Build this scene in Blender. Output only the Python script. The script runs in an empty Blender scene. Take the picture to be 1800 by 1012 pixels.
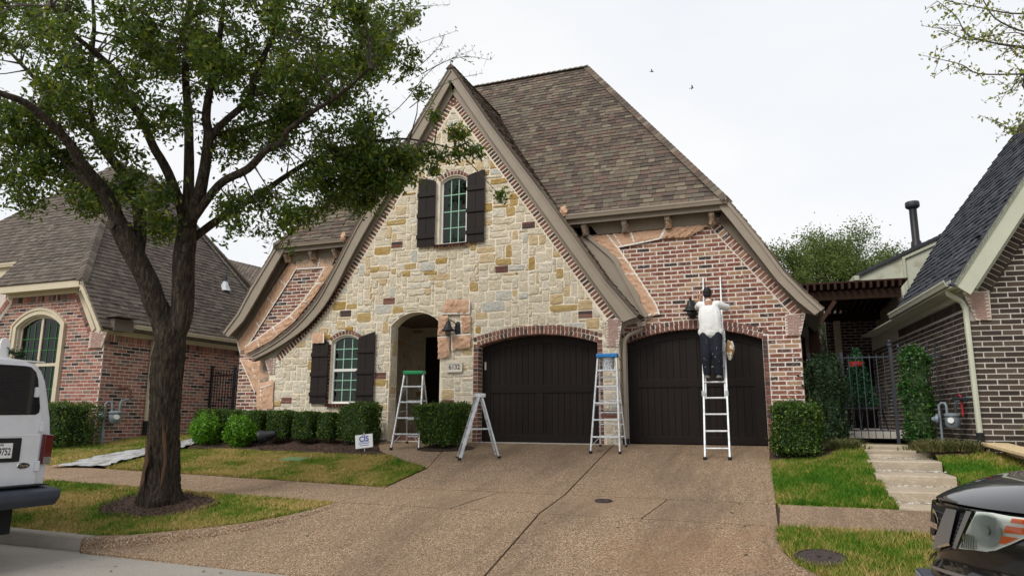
import bpy, math, random
import numpy as np
from mathutils import Vector, Matrix
from mathutils.geometry import tessellate_polygon
rnd = random.Random(7)
nrng = np.random.default_rng(11)
rad = math.radians
sc = bpy.context.scene
COL = sc.collection

# ------------------------------------------------------------------ camera
cam_d = bpy.data.cameras.new('camera')
cam = bpy.data.objects.new('camera', cam_d)
COL.objects.link(cam)
TH, AL, RO = rad(10.6), rad(21.15), rad(.25)
_f0 = Vector((-math.sin(AL), math.cos(AL), 0)); _r0 = Vector((math.cos(AL), math.sin(AL), 0)); _z = Vector((0, 0, 1))
_F = _f0*math.cos(TH) + _z*math.sin(TH); _U = -_f0*math.sin(TH) + _z*math.cos(TH)
_R2 = _r0*math.cos(RO) + _U*math.sin(RO); _U2 = -_r0*math.sin(RO) + _U*math.cos(RO)
M = Matrix((( _R2.x, _U2.x, -_F.x, 6.5), (_R2.y, _U2.y, -_F.y, -14.66), (_R2.z, _U2.z, -_F.z, .5), (0, 0, 0, 1)))
cam.matrix_world = M
cam_d.sensor_width = 36
cam_d.lens = 24.68
cam_d.clip_start = .05
cam_d.clip_end = 2000
sc.camera = cam

# ------------------------------------------------------------------ sky, sun, exposure
SUN_EL, SUN_AZ = rad(44), rad(203)      # azimuth measured from +y clockwise
w = bpy.data.worlds.new('World'); sc.world = w; w.use_nodes = True
nt = w.node_tree; nt.nodes.clear()
def wn(t): return nt.nodes.new(t)
sky = wn('ShaderNodeTexSky'); sky.sky_type = 'NISHITA'; sky.sun_disc = False
sky.sun_elevation = SUN_EL; sky.sun_rotation = SUN_AZ; sky.air_density = 1.0; sky.dust_density = 3.0
tc = wn('ShaderNodeTexCoord'); mp = wn('ShaderNodeMapping'); mp.inputs['Scale'].default_value = (1, 1, 2.6)
no = wn('ShaderNodeTexNoise'); no.inputs['Scale'].default_value = 1.6; no.inputs['Detail'].default_value = 5; no.inputs['Roughness'].default_value = .5
cr = wn('ShaderNodeValToRGB')
cr.color_ramp.elements[0].position = .30; cr.color_ramp.elements[0].color = (.84, .88, .95, 1)
cr.color_ramp.elements[1].position = .66; cr.color_ramp.elements[1].color = (1, 1, 1, 1)
sk = wn('ShaderNodeVectorMath'); sk.operation = 'SCALE'; sk.inputs['Scale'].default_value = .10
mx = wn('ShaderNodeMix'); mx.data_type = 'RGBA'; mx.inputs['Factor'].default_value = .93
bg = wn('ShaderNodeBackground'); bg.inputs['Strength'].default_value = .64
out = wn('ShaderNodeOutputWorld')
L = nt.links.new
L(tc.outputs['Generated'], mp.inputs['Vector']); L(mp.outputs[0], no.inputs['Vector']); L(no.outputs['Fac'], cr.inputs['Fac'])
L(sky.outputs[0], sk.inputs[0]); L(sk.outputs[0], mx.inputs['A']); L(cr.outputs['Color'], mx.inputs['B'])
L(mx.outputs['Result'], bg.inputs['Color']); L(bg.outputs[0], out.inputs['Surface'])
sun_d = bpy.data.lights.new('sun', 'SUN'); sun_d.energy = 1.5; sun_d.angle = rad(28); sun_d.color = (1, .965, .905)
sun = bpy.data.objects.new('sun', sun_d); COL.objects.link(sun)
_sd = Vector((math.sin(SUN_AZ)*math.cos(SUN_EL), math.cos(SUN_AZ)*math.cos(SUN_EL), math.sin(SUN_EL)))
sun.rotation_euler = _sd.to_track_quat('Z', 'Y').to_euler()
sun.location = (0, -20, 30)
vs = sc.view_settings
vs.view_transform = 'Standard'; vs.look = 'None'; vs.gamma = 1; vs.use_curve_mapping = False
vs.exposure = .70

# ------------------------------------------------------------------ materials
MATS = {}
class NB:
    """tiny node helper for one material"""
    def __init__(s, name):
        s.m = bpy.data.materials.new(name); s.m.use_nodes = True
        s.t = s.m.node_tree; s.b = s.t.nodes['Principled BSDF']; s.out = s.t.nodes['Material Output']
        s.b.inputs['Specular IOR Level'].default_value = .3
        MATS[name] = s.m
    def n(s, t, **k):
        x = s.t.nodes.new(t)
        for a, v in k.items(): setattr(x, a, v)
        return x
    def l(s, a, b): s.t.links.new(a, b)
    def coord(s, world=True):
        if world: return s.n('ShaderNodeNewGeometry').outputs['Position']
        return s.n('ShaderNodeTexCoord').outputs['Object']
    def noise(s, scale, detail=4, rough=.6, vec=None, stretch=None):
        x = s.n('ShaderNodeTexNoise'); x.inputs['Scale'].default_value = scale; x.inputs['Detail'].default_value = detail; x.inputs['Roughness'].default_value = rough
        v = vec or s.coord()
        if stretch:
            mp = s.n('ShaderNodeMapping'); mp.inputs['Scale'].default_value = stretch; s.l(v, mp.inputs['Vector']); v = mp.outputs[0]
        s.l(v, x.inputs['Vector']); return x.outputs['Fac']
    def voro(s, scale, out='Color', vec=None):
        x = s.n('ShaderNodeTexVoronoi'); x.inputs['Scale'].default_value = scale
        s.l(vec or s.coord(), x.inputs['Vector']); return x.outputs[out]
    def ramp(s, fac, stops, const=False):
        x = s.n('ShaderNodeValToRGB'); e = x.color_ramp.elements
        if const: x.color_ramp.interpolation = 'CONSTANT'
        while len(e) < len(stops): e.new(.5)
        for i, (p, c) in enumerate(stops):
            e[i].position = p; e[i].color = tuple(c) + (1,) if len(c) == 3 else c
        s.l(fac, x.inputs['Fac']); return x.outputs['Color']
    def mix(s, fac, a, b, mode='MIX'):
        x = s.n('ShaderNodeMix', data_type='RGBA', blend_type=mode)
        for i, v in (('Factor', fac), ('A', a), ('B', b)):
            if hasattr(v, 'links'): s.l(v, x.inputs[i])
            elif i == 'Factor': x.inputs[i].default_value = v
            else: x.inputs[i].default_value = tuple(v) + (1,)
        return x.outputs['Result']
    def math(s, op, a, b=0):
        x = s.n('ShaderNodeMath', operation=op)
        for i, v in enumerate((a, b)):
            if hasattr(v, 'links'): s.l(v, x.inputs[i])
            else: x.inputs[i].default_value = v
        return x.outputs[0]
    def piece(s):
        """one random number for each piece, whether it is an object or an island"""
        a = s.n('ShaderNodeObjectInfo').outputs['Random']; b = s.n('ShaderNodeNewGeometry').outputs['Random Per Island']
        return s.math('FRACT', s.math('ADD', s.math('MULTIPLY', a, 3.7), b))
    def col(s, c):
        if hasattr(c, 'links'): s.l(c, s.b.inputs['Base Color'])
        else: s.b.inputs['Base Color'].default_value = tuple(c) + (1,)
        return s
    def rough(s, r):
        if hasattr(r, 'links'): s.l(r, s.b.inputs['Roughness'])
        else: s.b.inputs['Roughness'].default_value = r
        return s
    def metal(s, v): s.b.inputs['Metallic'].default_value = v; return s
    def spec(s, v): s.b.inputs['Specular IOR Level'].default_value = v; return s
    def coat(s, v, r=.03): s.b.inputs['Coat Weight'].default_value = v; s.b.inputs['Coat Roughness'].default_value = r; return s
    def bump(s, h, strength=.4, dist=.01):
        x = s.n('ShaderNodeBump'); x.inputs['Strength'].default_value = strength; x.inputs['Distance'].default_value = dist
        s.l(h, x.inputs['Height']); s.l(x.outputs[0], s.b.inputs['Normal']); return s

def plain(name, c, r=.6, var=.12, scale=3., metal=0., spec=.3, bump=0., bscale=60.):
    m = NB(name)
    d = tuple(x*(1-var) for x in c); u = tuple(min(1, x*(1+var)) for x in c)
    m.col(m.ramp(m.noise(scale, 6, .65), [(.3, d), (.7, u)])).rough(r).metal(metal).spec(spec)
    if bump: m.bump(m.noise(bscale, 4), bump, .005)
    return m

def brick_mat(name, cols, smear, sm=.5):
    m = NB(name); p = m.piece()
    st = [(i/len(cols), c) for i, c in enumerate(cols)]
    c = m.ramp(p, st, True)
    n1 = m.noise(38, 5, .7)
    c = m.mix(m.math('MULTIPLY', n1, .55), c, m.mix(.5, c, (.02, .014, .012)))
    # lime smears left from the mortar
    s = m.ramp(m.noise(17, 5, .75), [(sm, (0, 0, 0)), (sm+.14, (1, 1, 1))])
    c = m.mix(m.math('MULTIPLY', s, .75), c, smear)
    m.col(c).rough(.88).spec(.2).bump(m.noise(70, 5, .7), .55, .006)
    return m
brick_mat('brick main', [(.255,.095,.060),(.20,.074,.050),(.31,.145,.090),(.062,.044,.040),(.37,.215,.120),(.23,.088,.058),(.275,.118,.080),(.12,.060,.047),(.41,.25,.15),(.215,.078,.053)], (.74,.68,.61), .55)
brick_mat('brick trim', [(.19,.080,.063),(.22,.096,.075),(.155,.068,.058),(.085,.056,.052),(.25,.12,.092)], (.66,.60,.54), .60)
brick_mat('brick left', [(.36,.155,.115),(.29,.115,.085),(.42,.23,.175),(.055,.043,.043),(.24,.165,.14),(.32,.13,.098),(.39,.185,.145),(.17,.12,.108)], (.66,.59,.53), .62)
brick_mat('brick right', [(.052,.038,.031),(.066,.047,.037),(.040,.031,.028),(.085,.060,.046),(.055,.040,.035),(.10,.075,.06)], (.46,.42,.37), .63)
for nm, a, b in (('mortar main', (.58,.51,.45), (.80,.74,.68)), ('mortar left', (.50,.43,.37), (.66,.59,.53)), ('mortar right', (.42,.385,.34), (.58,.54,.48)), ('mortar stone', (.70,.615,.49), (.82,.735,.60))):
    m = NB(nm); m.col(m.ramp(m.noise(9, 7, .7), [(.3, a), (.7, b)])).rough(.95).spec(.1).bump(m.noise(55, 5), .5, .006)
def stone_mat(name, a, b, c):
    m = NB(name); p = m.piece()
    base = m.mix(p, a, b)
    base = m.mix(m.ramp(m.noise(5, 6, .7), [(.45, (0,0,0)), (.75, (1,1,1))]), base, c)
    base = m.mix(m.ramp(m.noise(22, 8, .8), [(.34, (.6,.6,.6)), (.48, (0,0,0))]), base, tuple(x*.55 for x in a))
    base = m.mix(m.ramp(m.noise(9, 6, .7), [(.55, (0,0,0)), (.72, (.5,.5,.5))]), base, (.60,.43,.20))
    m.col(base).rough(.92).spec(.12).bump(m.noise(12, 10, .78), 1., .08)
stone_mat('stone cream', (.82,.73,.565), (.74,.645,.48), (.86,.785,.64))
stone_mat('stone pale', (.84,.78,.66), (.77,.70,.57), (.83,.74,.57))
stone_mat('stone grey', (.62,.62,.575), (.70,.68,.61), (.74,.67,.54))
stone_mat('stone ochre', (.50,.32,.095), (.58,.41,.17), (.62,.50,.30))
stone_mat('stone tan', (.70,.53,.31), (.76,.61,.40), (.62,.44,.21))
def shingle_mat(name, cols, grit=.3):
    m = NB(name); p = m.piece()
    c = m.ramp(p, [(i/len(cols), c) for i, c in enumerate(cols)], True)
    c = m.mix(m.math('MULTIPLY', m.noise(90, 3, .8), grit*1.6), c, m.mix(.5, c, (.01,.01,.01)))
    c = m.mix(m.math('MULTIPLY', m.ramp(m.noise(.7, 4, .6), [(.35, (0,0,0)), (.75, (1,1,1))]), .22), c, (.04,.037,.033))
    m.col(c).rough(.93).spec(.12).bump(m.noise(150, 3), .5, .004)
shingle_mat('shingle main', [(.172,.137,.104),(.120,.094,.077),(.165,.112,.090),(.225,.187,.140),(.104,.081,.070),(.190,.156,.117),(.138,.110,.086),(.168,.118,.096),(.160,.142,.110),(.126,.100,.083)])
shingle_mat('shingle left', [(.165,.138,.115),(.142,.117,.098),(.182,.155,.130),(.128,.106,.091),(.155,.129,.108),(.112,.093,.082)])
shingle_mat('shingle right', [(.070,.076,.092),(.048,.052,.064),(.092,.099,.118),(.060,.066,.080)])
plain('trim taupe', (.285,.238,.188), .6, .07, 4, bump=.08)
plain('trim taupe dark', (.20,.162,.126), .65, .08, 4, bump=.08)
plain('trim cream', (.56,.49,.36), .6, .06, 4)
plain('trim sage', (.47,.48,.385), .6, .06, 3)
m = NB('sage stained'); m.col(m.mix(m.ramp(m.noise(2.2, 5, .6), [(.5, (0,0,0)), (.72, (1,1,1))]), (.50,.51,.41), (.30,.25,.17))).rough(.7)
def wood_mat(name, c, r=.55):
    m = NB(name); n1 = m.noise(30, 5, .7, stretch=(1, 1, .06)); p = m.piece()
    c1 = m.mix(n1, tuple(x*.6 for x in c), tuple(x*1.45 for x in c)); c1 = m.mix(m.math('MULTIPLY', p, .45), c1, tuple(x*.55 for x in c))
    m.col(c1).rough(r).spec(.16).bump(n1, .25, .004)
wood_mat('dark wood', (.0165,.0118,.0102), .5)
wood_mat('shutter wood', (.022,.0165,.0155), .6)
wood_mat('pergola wood', (.045,.022,.014), .75)
wood_mat('plywood', (.60,.46,.27), .75)
plain('alu', (.50,.52,.54), .42, .25, 9, metal=.75)
plain('alu painted', (.62,.64,.66), .5, .22, 14, metal=.25)
plain('white paint', (.74,.74,.73), .45, .05, 3)
plain('window white', (.72,.71,.68), .45, .05, 3)
plain('green muntin', (.30,.52,.38), .45, .06, 3)
plain('black metal', (.018,.018,.020), .45, .2, 6)
plain('iron grey', (.040,.046,.058), .5, .15, 6)
plain('meter grey', (.20,.235,.26), .5, .12, 9, metal=.2)
plain('pipe rust', (.11,.06,.04), .8, .3, 12)
plain('red paint', (.36,.025,.03), .5, .1, 5)
plain('plastic green', (.02,.26,.10), .4, .1, 6)
plain('plastic blue', (.025,.20,.52), .4, .2, 20)
plain('rubber', (.015,.015,.016), .8, .2, 8)
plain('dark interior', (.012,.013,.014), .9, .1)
plain('blind green', (.16,.30,.22), .6, .08, 4)
plain('blind dark green', (.03,.13,.03), .6, .1, 4)
plain('mulch', (.058,.034,.024), .95, .45, 22, bump=.9, bscale=40)
plain('concrete pale', (.48,.45,.40), .9, .12, 5, bump=.3)
plain('plaque stone', (.62,.58,.50), .8, .05, 8)
plain('ink', (.02,.02,.025), .6, .05)
plain('ink blue', (.02,.07,.33), .6, .05)
plain('green lid', (.10,.22,.10), .7, .15, 9)
plain('iron lid', (.050,.036,.033), .75, .25, 14, bump=.5, bscale=30)
plain('tape', (.78,.74,.68), .7, .05, 7)
plain('corbel brick', (.40,.26,.22), .9, .12, 14, bump=.4)
plain('siding', (.55,.55,.51), .7, .05, 4)
m = NB('kraft paper'); cp = m.noise(5, 6, .6)
m.col(m.mix(cp, (.55,.335,.215), (.66,.43,.295))).rough(.72).spec(.2).bump(m.noise(11, 6, .65, stretch=(1, 1, .6)), .8, .05)
m = NB('kraft oversprayed'); cp = m.noise(5, 6, .6)
m.col(m.mix(m.ramp(m.noise(6, 7, .7, stretch=(1.0, 1, 1.0)), [(.40, (0,0,0)), (.58, (1,1,1))]), m.mix(cp, (.55,.335,.215), (.66,.43,.295)), (.27,.23,.19))).rough(.72).bump(m.noise(14, 4), .35, .02)
# exposed aggregate
def agg(name, tint, stain):
    m = NB(name)
    v = m.voro(100); bw = m.n('ShaderNodeSeparateColor'); m.l(v, bw.inputs[0])
    c = m.ramp(bw.outputs[0], [(0, (.054,.034,.020)), (.3, (.158,.101,.061)), (.55, (.265,.175,.109)), (.8, (.42,.30,.195)), (1, (.62,.50,.37))])
    c = m.mix(.12, c, tint)
    big = m.noise(.55, 6, .62)
    c = m.mix(m.math('MULTIPLY', m.ramp(big, [(.4, (0,0,0)), (.72, (1,1,1))]), .5), c, stain)
    c = m.mix(m.math('MULTIPLY', m.ramp(m.noise(2.3, 7, .7), [(.5, (0,0,0)), (.8, (1,1,1))]), .35), c, (.10,.07,.05))
    # tyre marks down each bay, and a rusty patch by the right kerb
    tr_ = m.noise(1.0, 6, .7, stretch=(1.25, .16, 1)); c = m.mix(m.math('MULTIPLY', m.ramp(tr_, [(.50, (0,0,0)), (.66, (1,1,1))]), .42), c, (.085,.060,.044))
    vm = m.n('ShaderNodeVectorMath', operation='DISTANCE'); m.l(m.coord(), vm.inputs[0]); vm.inputs[1].default_value = (5.5, -6.6, -.9)
    rs_ = m.math('MULTIPLY', m.math('SUBTRACT', m.noise(1.7, 6, .7), m.math('MULTIPLY', vm.outputs['Value'], .22)), 2.2); c = m.mix(m.ramp(rs_, [(.45, (0,0,0)), (1, (.30,.30,.30))]), c, (.26,.14,.07))
    m.col(c).rough(.85).spec(.25).bump(m.voro(100, 'Distance'), .7, .006)
agg('aggregate', (.26,.172,.100), (.19,.128,.078))
agg('aggregate walk', (.30,.20,.122), (.22,.147,.092))
agg('aggregate kerb', (.215,.145,.092), (.12,.082,.055))
m = NB('street concrete')
c = m.mix(m.noise(1.1, 7, .65), (.26,.24,.21), (.40,.375,.335)); c = m.mix(m.ramp(m.noise(45, 4, .7), [(.35, (.6,.6,.6)), (.65, (0,0,0))]), c, (.20,.18,.155))
m.col(c).rough(.9).bump(m.noise(80, 4), .35, .006)
m = NB('kerb concrete'); m.col(m.mix(m.noise(6, 7, .7), (.22,.195,.165), (.37,.335,.285))).rough(.92).bump(m.noise(40, 5), .5, .01)
m = NB('step stone')
c = m.mix(m.noise(3, 7, .7), (.27,.215,.15), (.47,.395,.30)); m.col(m.mix(m.ramp(m.noise(1.6, 8, .7, stretch=(1.5,1.5,4)), [(.475, (0,0,0)), (.50, (.55,.55,.55)), (.525, (0,0,0))]), c, (.56,.49,.39))).rough(.9).bump(m.noise(20, 6), .4, .01)
m = NB('soil'); m.col(m.mix(m.noise(4, 7, .7), (.10,.085,.045), (.17,.145,.075))).rough(.95).bump(m.noise(60, 5), .6, .01)
# turf: straw and green in patches, with a tone for each blade
def turf(name, lo, hi):
    m = NB(name); p = m.piece()
    patch = m.math('ADD', m.math('MULTIPLY', m.noise(.9, 5, .65), .9), m.math('ADD', m.math('MULTIPLY', m.noise(7, 3, .6), .35), m.math('MULTIPLY', p, .22)))
    c = m.ramp(patch, [(lo, (.040,.130,.005)), (lo+(hi-lo)*.35, (.095,.185,.010)), (lo+(hi-lo)*.65, (.235,.215,.040)), (hi, (.42,.315,.12))])
    m.col(c).rough(.7).spec(.2)
turf('turf dry', .54, .84)
turf('turf green', .64, .92)
def leaf_mat(name, a, b, c, trans=.25, r=.45):
    m = NB(name); p = m.piece()
    g = m.ramp(p, [(0, a), (.45, b), (.8, b), (.93, c)])
    m.col(g).rough(r).spec(.35)
    tr = m.n('ShaderNodeBsdfTranslucent'); m.l(m.mix(.5, g, c), tr.inputs['Color'])
    ms = m.n('ShaderNodeMixShader'); ms.inputs[0].default_value = trans
    m.l(m.b.outputs[0], ms.inputs[1]); m.l(tr.outputs[0], ms.inputs[2]); m.l(ms.outputs[0], m.out.inputs['Surface'])
leaf_mat('oak leaf', (.018,.046,.007), (.060,.120,.014), (.25,.28,.032), .40, .33)
leaf_mat('hedge leaf', (.012,.036,.006), (.040,.092,.011), (.17,.24,.025), .28)
leaf_mat('bright leaf', (.045,.14,.006), (.10,.26,.010), (.20,.40,.025), .35)
leaf_mat('holly leaf', (.012,.040,.011), (.025,.085,.015), (.09,.19,.025), .2, .3)
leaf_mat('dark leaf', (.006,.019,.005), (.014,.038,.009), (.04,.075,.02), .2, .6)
leaf_mat('far leaf', (.05,.085,.020), (.105,.155,.032), (.21,.23,.05), .35)
leaf_mat('bud leaf', (.20,.28,.035), (.30,.38,.055), (.30,.22,.07), .45)
leaf_mat('strap leaf', (.05,.085,.02), (.14,.165,.05), (.36,.29,.14), .25)
leaf_mat('lime leaf', (.22,.33,.02), (.32,.44,.03), (.45,.52,.06), .3)
leaf_mat('wire green', (.006,.05,.015), (.010,.085,.025), (.02,.14,.045), .1)
m = NB('bark'); v = m.coord()
n1 = m.noise(26, 9, .82, stretch=(1, 1, .16)); n2 = m.noise(5, 4, .6)
c = m.ramp(n1, [(.36, (.014,.011,.008)), (.5, (.080,.062,.047)), (.64, (.235,.19,.147))]); c = m.mix(m.math('MULTIPLY', n2, .35), c, (.05,.045,.036))
m.col(c).rough(.95).spec(.1).bump(n1, 1, .12)
m = NB('bark scar'); m.col(m.mix(m.noise(14, 6, .7, stretch=(1,1,.15)), (.045,.026,.017), (.17,.092,.052))).rough(.95).bump(m.noise(20, 6, .7, stretch=(1,1,.12)), .8, .03)
plain('twig', (.10,.085,.075), .9, .2, 9)
# glass: tinted see-through with a clear reflection
def glass(name, tint, ior=1.5):
    m = NB(name)
    tr = m.n('ShaderNodeBsdfTransparent'); tr.inputs[0].default_value = tint + (1,)
    gl = m.n('ShaderNodeBsdfGlossy'); gl.inputs['Roughness'].default_value = .02
    fr = m.n('ShaderNodeFresnel'); fr.inputs['IOR'].default_value = ior
    ms = m.n('ShaderNodeMixShader'); m.l(fr.outputs[0], ms.inputs[0]); m.l(tr.outputs[0], ms.inputs[1]); m.l(gl.outputs[0], ms.inputs[2])
    m.l(ms.outputs[0], m.out.inputs['Surface'])
glass('window glass', (.38,.50,.43))
glass('lamp glass', (.8,.82,.8))
glass('lens glass', (.90,.93,.90), 1.6)
def paint(name, c, coat=1., r=.35, metal=0.): m = NB(name); m.col(c).rough(r).metal(metal).coat(coat); return m
m = NB('van white'); m.col(m.mix(m.ramp(m.noise(2.2, 7, .75), [(.45, (0,0,0)), (.8, (.5,.5,.5))]), (.66,.68,.72), (.46,.46,.45))).rough(.38).coat(.5)
paint('car black', (.004,.004,.005), 1., .3); MATS['car black'].node_tree.nodes['Principled BSDF'].inputs['Specular IOR Level'].default_value = .15
m = NB('chrome'); m.col((.82,.82,.83)).rough(.08).metal(1)
m = NB('chrome dark'); m.col((.30,.305,.31)).rough(.32).metal(.7)
m = NB('headlamp inner'); m.col(m.mix(m.noise(40, 2, .5, stretch=(1, 1, 3)), (.50,.54,.50), (.80,.84,.80))).rough(.3).metal(.3)
m = NB('lens_back'); m.col((.80,.84,.80)).rough(.35).metal(.1)
m = NB('reflector'); m.col((.78,.80,.78)).rough(.3).metal(.85)
m = NB('tinted glass'); m.col((.008,.009,.012)).rough(.04).spec(.8)
m = NB('tail lamp'); m.col((.10,.006,.010)).rough(.15).coat(1)
m = NB('amber lens'); m.col((.85,.16,.03)).rough(.2).coat(1)
m = NB('bumper grey'); m.col(m.mix(m.noise(5, 7, .7), (.025,.032,.045), (.06,.07,.09))).rough(.5)
# people
plain('skin', (.33,.18,.115), .55, .08, 9)
plain('hair black', (.010,.009,.009), .6, .3, 40)
m = NB('tshirt'); m.col(m.mix(m.noise(4, 4), (.66,.66,.65), (.78,.78,.78))).rough(.85).bump(m.noise(8, 3, .5, stretch=(1,1,.55)), .8, .045)
m = NB('work trousers'); m.col(m.mix(m.ramp(m.noise(26, 3, .6), [(.69, (0,0,0)), (.705, (1,1,1))]), (.011,.014,.023), (.55,.56,.55))).rough(.85).bump(m.noise(11, 4), .5, .02)
plain('shoe', (.16,.15,.14), .6, .5, 30)
m = NB('painted rag'); m.col(m.mix(m.ramp(m.noise(14, 4), [(.5, (0,0,0)), (.55, (1,1,1))]), (.33,.19,.075), (.75,.72,.66))).rough(.8)
m = NB('drop cloth'); m.col(m.mix(m.ramp(m.noise(4.5, 7, .75, stretch=(1.6, .5, 1)), [(.45, (0,0,0)), (.62, (1,1,1))]), (.42,.425,.43), (.17,.155,.135))).rough(.85).bump(m.noise(7, 5), .8, .03)
m = NB('paint bucket wrap'); m.col(m.mix(m.ramp(m.noise(22, 5, .8), [(.42, (0,0,0)), (.58, (1,1,1))]), (.16,.17,.19), (.66,.68,.70))).rough(.35).bump(m.noise(18, 4), .8, .02)
plain('bird black', (.02,.022,.03), .7)

# ------------------------------------------------------------------ mesh helpers
BASE = {}
def _base(o): return BASE.get(o, Vector((0, 0, 0)))
def tag(o, label=None, cat=None, group=None, kind=None):
    if label: o['label'] = label
    if cat: o['category'] = cat
    if group: o['group'] = group
    if kind: o['kind'] = kind
    return o
def thing(name, label, cat, loc=(0, 0, 0), rz=0, group=None):
    o = bpy.data.objects.new(name, None); COL.objects.link(o); o.empty_display_size = .2
    o.location = loc; o.rotation_euler = (0, 0, rz)
    BASE[o] = Vector(loc)
    return tag(o, label, cat, group)
def copy_tree(o, parent=None):
    c = o.copy(); COL.objects.link(c); c.parent = parent
    for ch in list(o.children): copy_tree(ch, c)
    return c
def link(name, me, mat, parent=None, loc=None):
    o = bpy.data.objects.new(name, me); COL.objects.link(o)
    if mat and not me.materials: me.materials.append(MATS[mat])
    if parent is not None: o.parent = parent
    if loc is not None: o.location = loc
    return o
class MB:
    def __init__(s): s.v = []; s.f = []
    def add(s, vs, fs):
        k = len(s.v); s.v += [tuple(p) for p in vs]; s.f += [tuple(i+k for i in f) for f in fs]; return s
    def box(s, x0, x1, y0, y1, z0, z1):
        return s.add([(x0,y0,z0),(x1,y0,z0),(x1,y1,z0),(x0,y1,z0),(x0,y0,z1),(x1,y0,z1),(x1,y1,z1),(x0,y1,z1)],
                     [(0,3,2,1),(4,5,6,7),(0,1,5,4),(1,2,6,5),(2,3,7,6),(3,0,4,7)])
    def bar(s, a, b, wx, wy, up=(0, 0, 1)):
        """rectangular bar from a to b; wx across, wy along 'up'"""
        a = Vector(a); b = Vector(b); d = (b-a).normalized(); r = d.cross(Vector(up))
        if r.length < 1e-4: r = d.cross(Vector((0, 1, 0)))
        r.normalize(); u = r.cross(d); r = r*wx/2; u = u*wy/2
        vs = [a-r-u, a+r-u, a+r+u, a-r+u, b-r-u, b+r-u, b+r+u, b-r+u]
        return s.add(vs, [(0,1,2,3),(7,6,5,4),(0,4,5,1),(1,5,6,2),(2,6,7,3),(3,7,4,0)])
    def tube(s, pts, rads, n=8, caps=True):
        pts = [Vector(p) for p in pts]
        if not hasattr(rads, '__len__'): rads = [rads]*len(pts)
        k = len(s.v); d0 = (pts[1]-pts[0]).normalized()
        ref = Vector((0, 0, 1)) if abs(d0.z) < .9 else Vector((1, 0, 0))
        r = d0.cross(ref).normalized()
        for i, p in enumerate(pts):
            d = (pts[min(i+1, len(pts)-1)]-pts[max(i-1, 0)]).normalized()
            r = (r-d*r.dot(d))
            if r.length < 1e-6: r = d.orthogonal()
            r.normalize(); u = d.cross(r)
            for j in range(n):
                t = 2*math.pi*j/n
                s.v.append(tuple(p+(r*math.cos(t)+u*math.sin(t))*rads[i]))
        for i in range(len(pts)-1):
            for j in range(n):
                s.f.append((k+i*n+j, k+i*n+(j+1) % n, k+(i+1)*n+(j+1) % n, k+(i+1)*n+j))
        if caps:
            s.f.append(tuple(k+j for j in reversed(range(n)))); e = k+(len(pts)-1)*n
            s.f.append(tuple(e+j for j in range(n)))
        return s
    def lathe(s, prof, c=(0, 0, 0), n=16, axis='z'):
        """prof: (radius, height) pairs"""
        k = len(s.v)
        for r, h in prof:
            for j in range(n):
                t = 2*math.pi*j/n; a, b = r*math.cos(t), r*math.sin(t)
                p = (a, b, h) if axis == 'z' else ((h, a, b) if axis == 'x' else (a, h, b))
                s.v.append((p[0]+c[0], p[1]+c[1], p[2]+c[2]))
        for i in range(len(prof)-1):
            for j in range(n): s.f.append((k+i*n+j, k+i*n+(j+1) % n, k+(i+1)*n+(j+1) % n, k+(i+1)*n+j))
        s.f.append(tuple(k+j for j in reversed(range(n)))); e = k+(len(prof)-1)*n; s.f.append(tuple(e+j for j in range(n)))
        return s
    def prism(s, poly, y0, y1, fn=None):
        """polygon in (x,z), extruded y0..y1; fn maps (x,y,z)"""
        fn = fn or (lambda x, y, z: (x, y, z)); n = len(poly)
        tri = tessellate_polygon([[Vector((p[0], p[1], 0)) for p in poly]])
        vs = [fn(p[0], y0, p[1]) for p in poly]+[fn(p[0], y1, p[1]) for p in poly]
        fs = [tuple(t) for t in tri]+[tuple(i+n for i in reversed(t)) for t in tri]+[(i, (i+1) % n, (i+1) % n+n, i+n) for i in range(n)]
        return s.add(vs, fs)
    def wall(s, loops, y0, y1, fn=None):
        """wall with openings: loops[0] outer, the rest holes, in (x,z)"""
        fn = fn or (lambda x, y, z: (x, y, z))
        flat = [p for l in loops for p in l]; n = len(flat)
        tri = tessellate_polygon([[Vector((p[0], p[1], 0)) for p in l] for l in loops])
        vs = [fn(p[0], y0, p[1]) for p in flat]+[fn(p[0], y1, p[1]) for p in flat]
        fs = [tuple(t) for t in tri]+[tuple(i+n for i in reversed(t)) for t in tri]
        k = 0
        for l in loops:
            m = len(l)
            fs += [(k+i, k+(i+1) % m, k+(i+1) % m+n, k+i+n) for i in range(m)]; k += m
        return s.add(vs, fs)
    def grid(s, P):
        """P[i][j] 3-D points"""
        k = len(s.v); a = len(P); b = len(P[0])
        for r in P: s.v += [tuple(p) for p in r]
        for i in range(a-1):
            for j in range(b-1): s.f.append((k+i*b+j, k+i*b+j+1, k+(i+1)*b+j+1, k+(i+1)*b+j))
        return s
    def build(s, name, mat, parent=None, smooth=False, bevel=0, root=None, fix=True):
        """vertices in world space are moved to the root of the thing"""
        b = root if root is not None else parent
        while b is not None and b not in BASE and b.parent is not None: b = b.parent
        off = _base(b) if b is not None else Vector((0, 0, 0))
        me = bpy.data.meshes.new(name)
        me.from_pydata([(x-off.x, y-off.y, z-off.z) for x, y, z in s.v], [], s.f)
        if fix:
            import bmesh
            bm = bmesh.new(); bm.from_mesh(me); bmesh.ops.recalc_face_normals(bm, faces=bm.faces)
            if bevel: bmesh.ops.bevel(bm, geom=[e for e in bm.edges if e.is_manifold and e.calc_face_angle(0) > .5], offset=bevel, segments=2, affect='EDGES', profile=.5)
            bm.to_mesh(me); bm.free()
        if smooth:
            me.polygons.foreach_set('use_smooth', [True]*len(me.polygons))
            if smooth != 'all': me.set_sharp_from_angle(angle=rad(40))
        return link(name, me, mat, parent)

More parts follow.
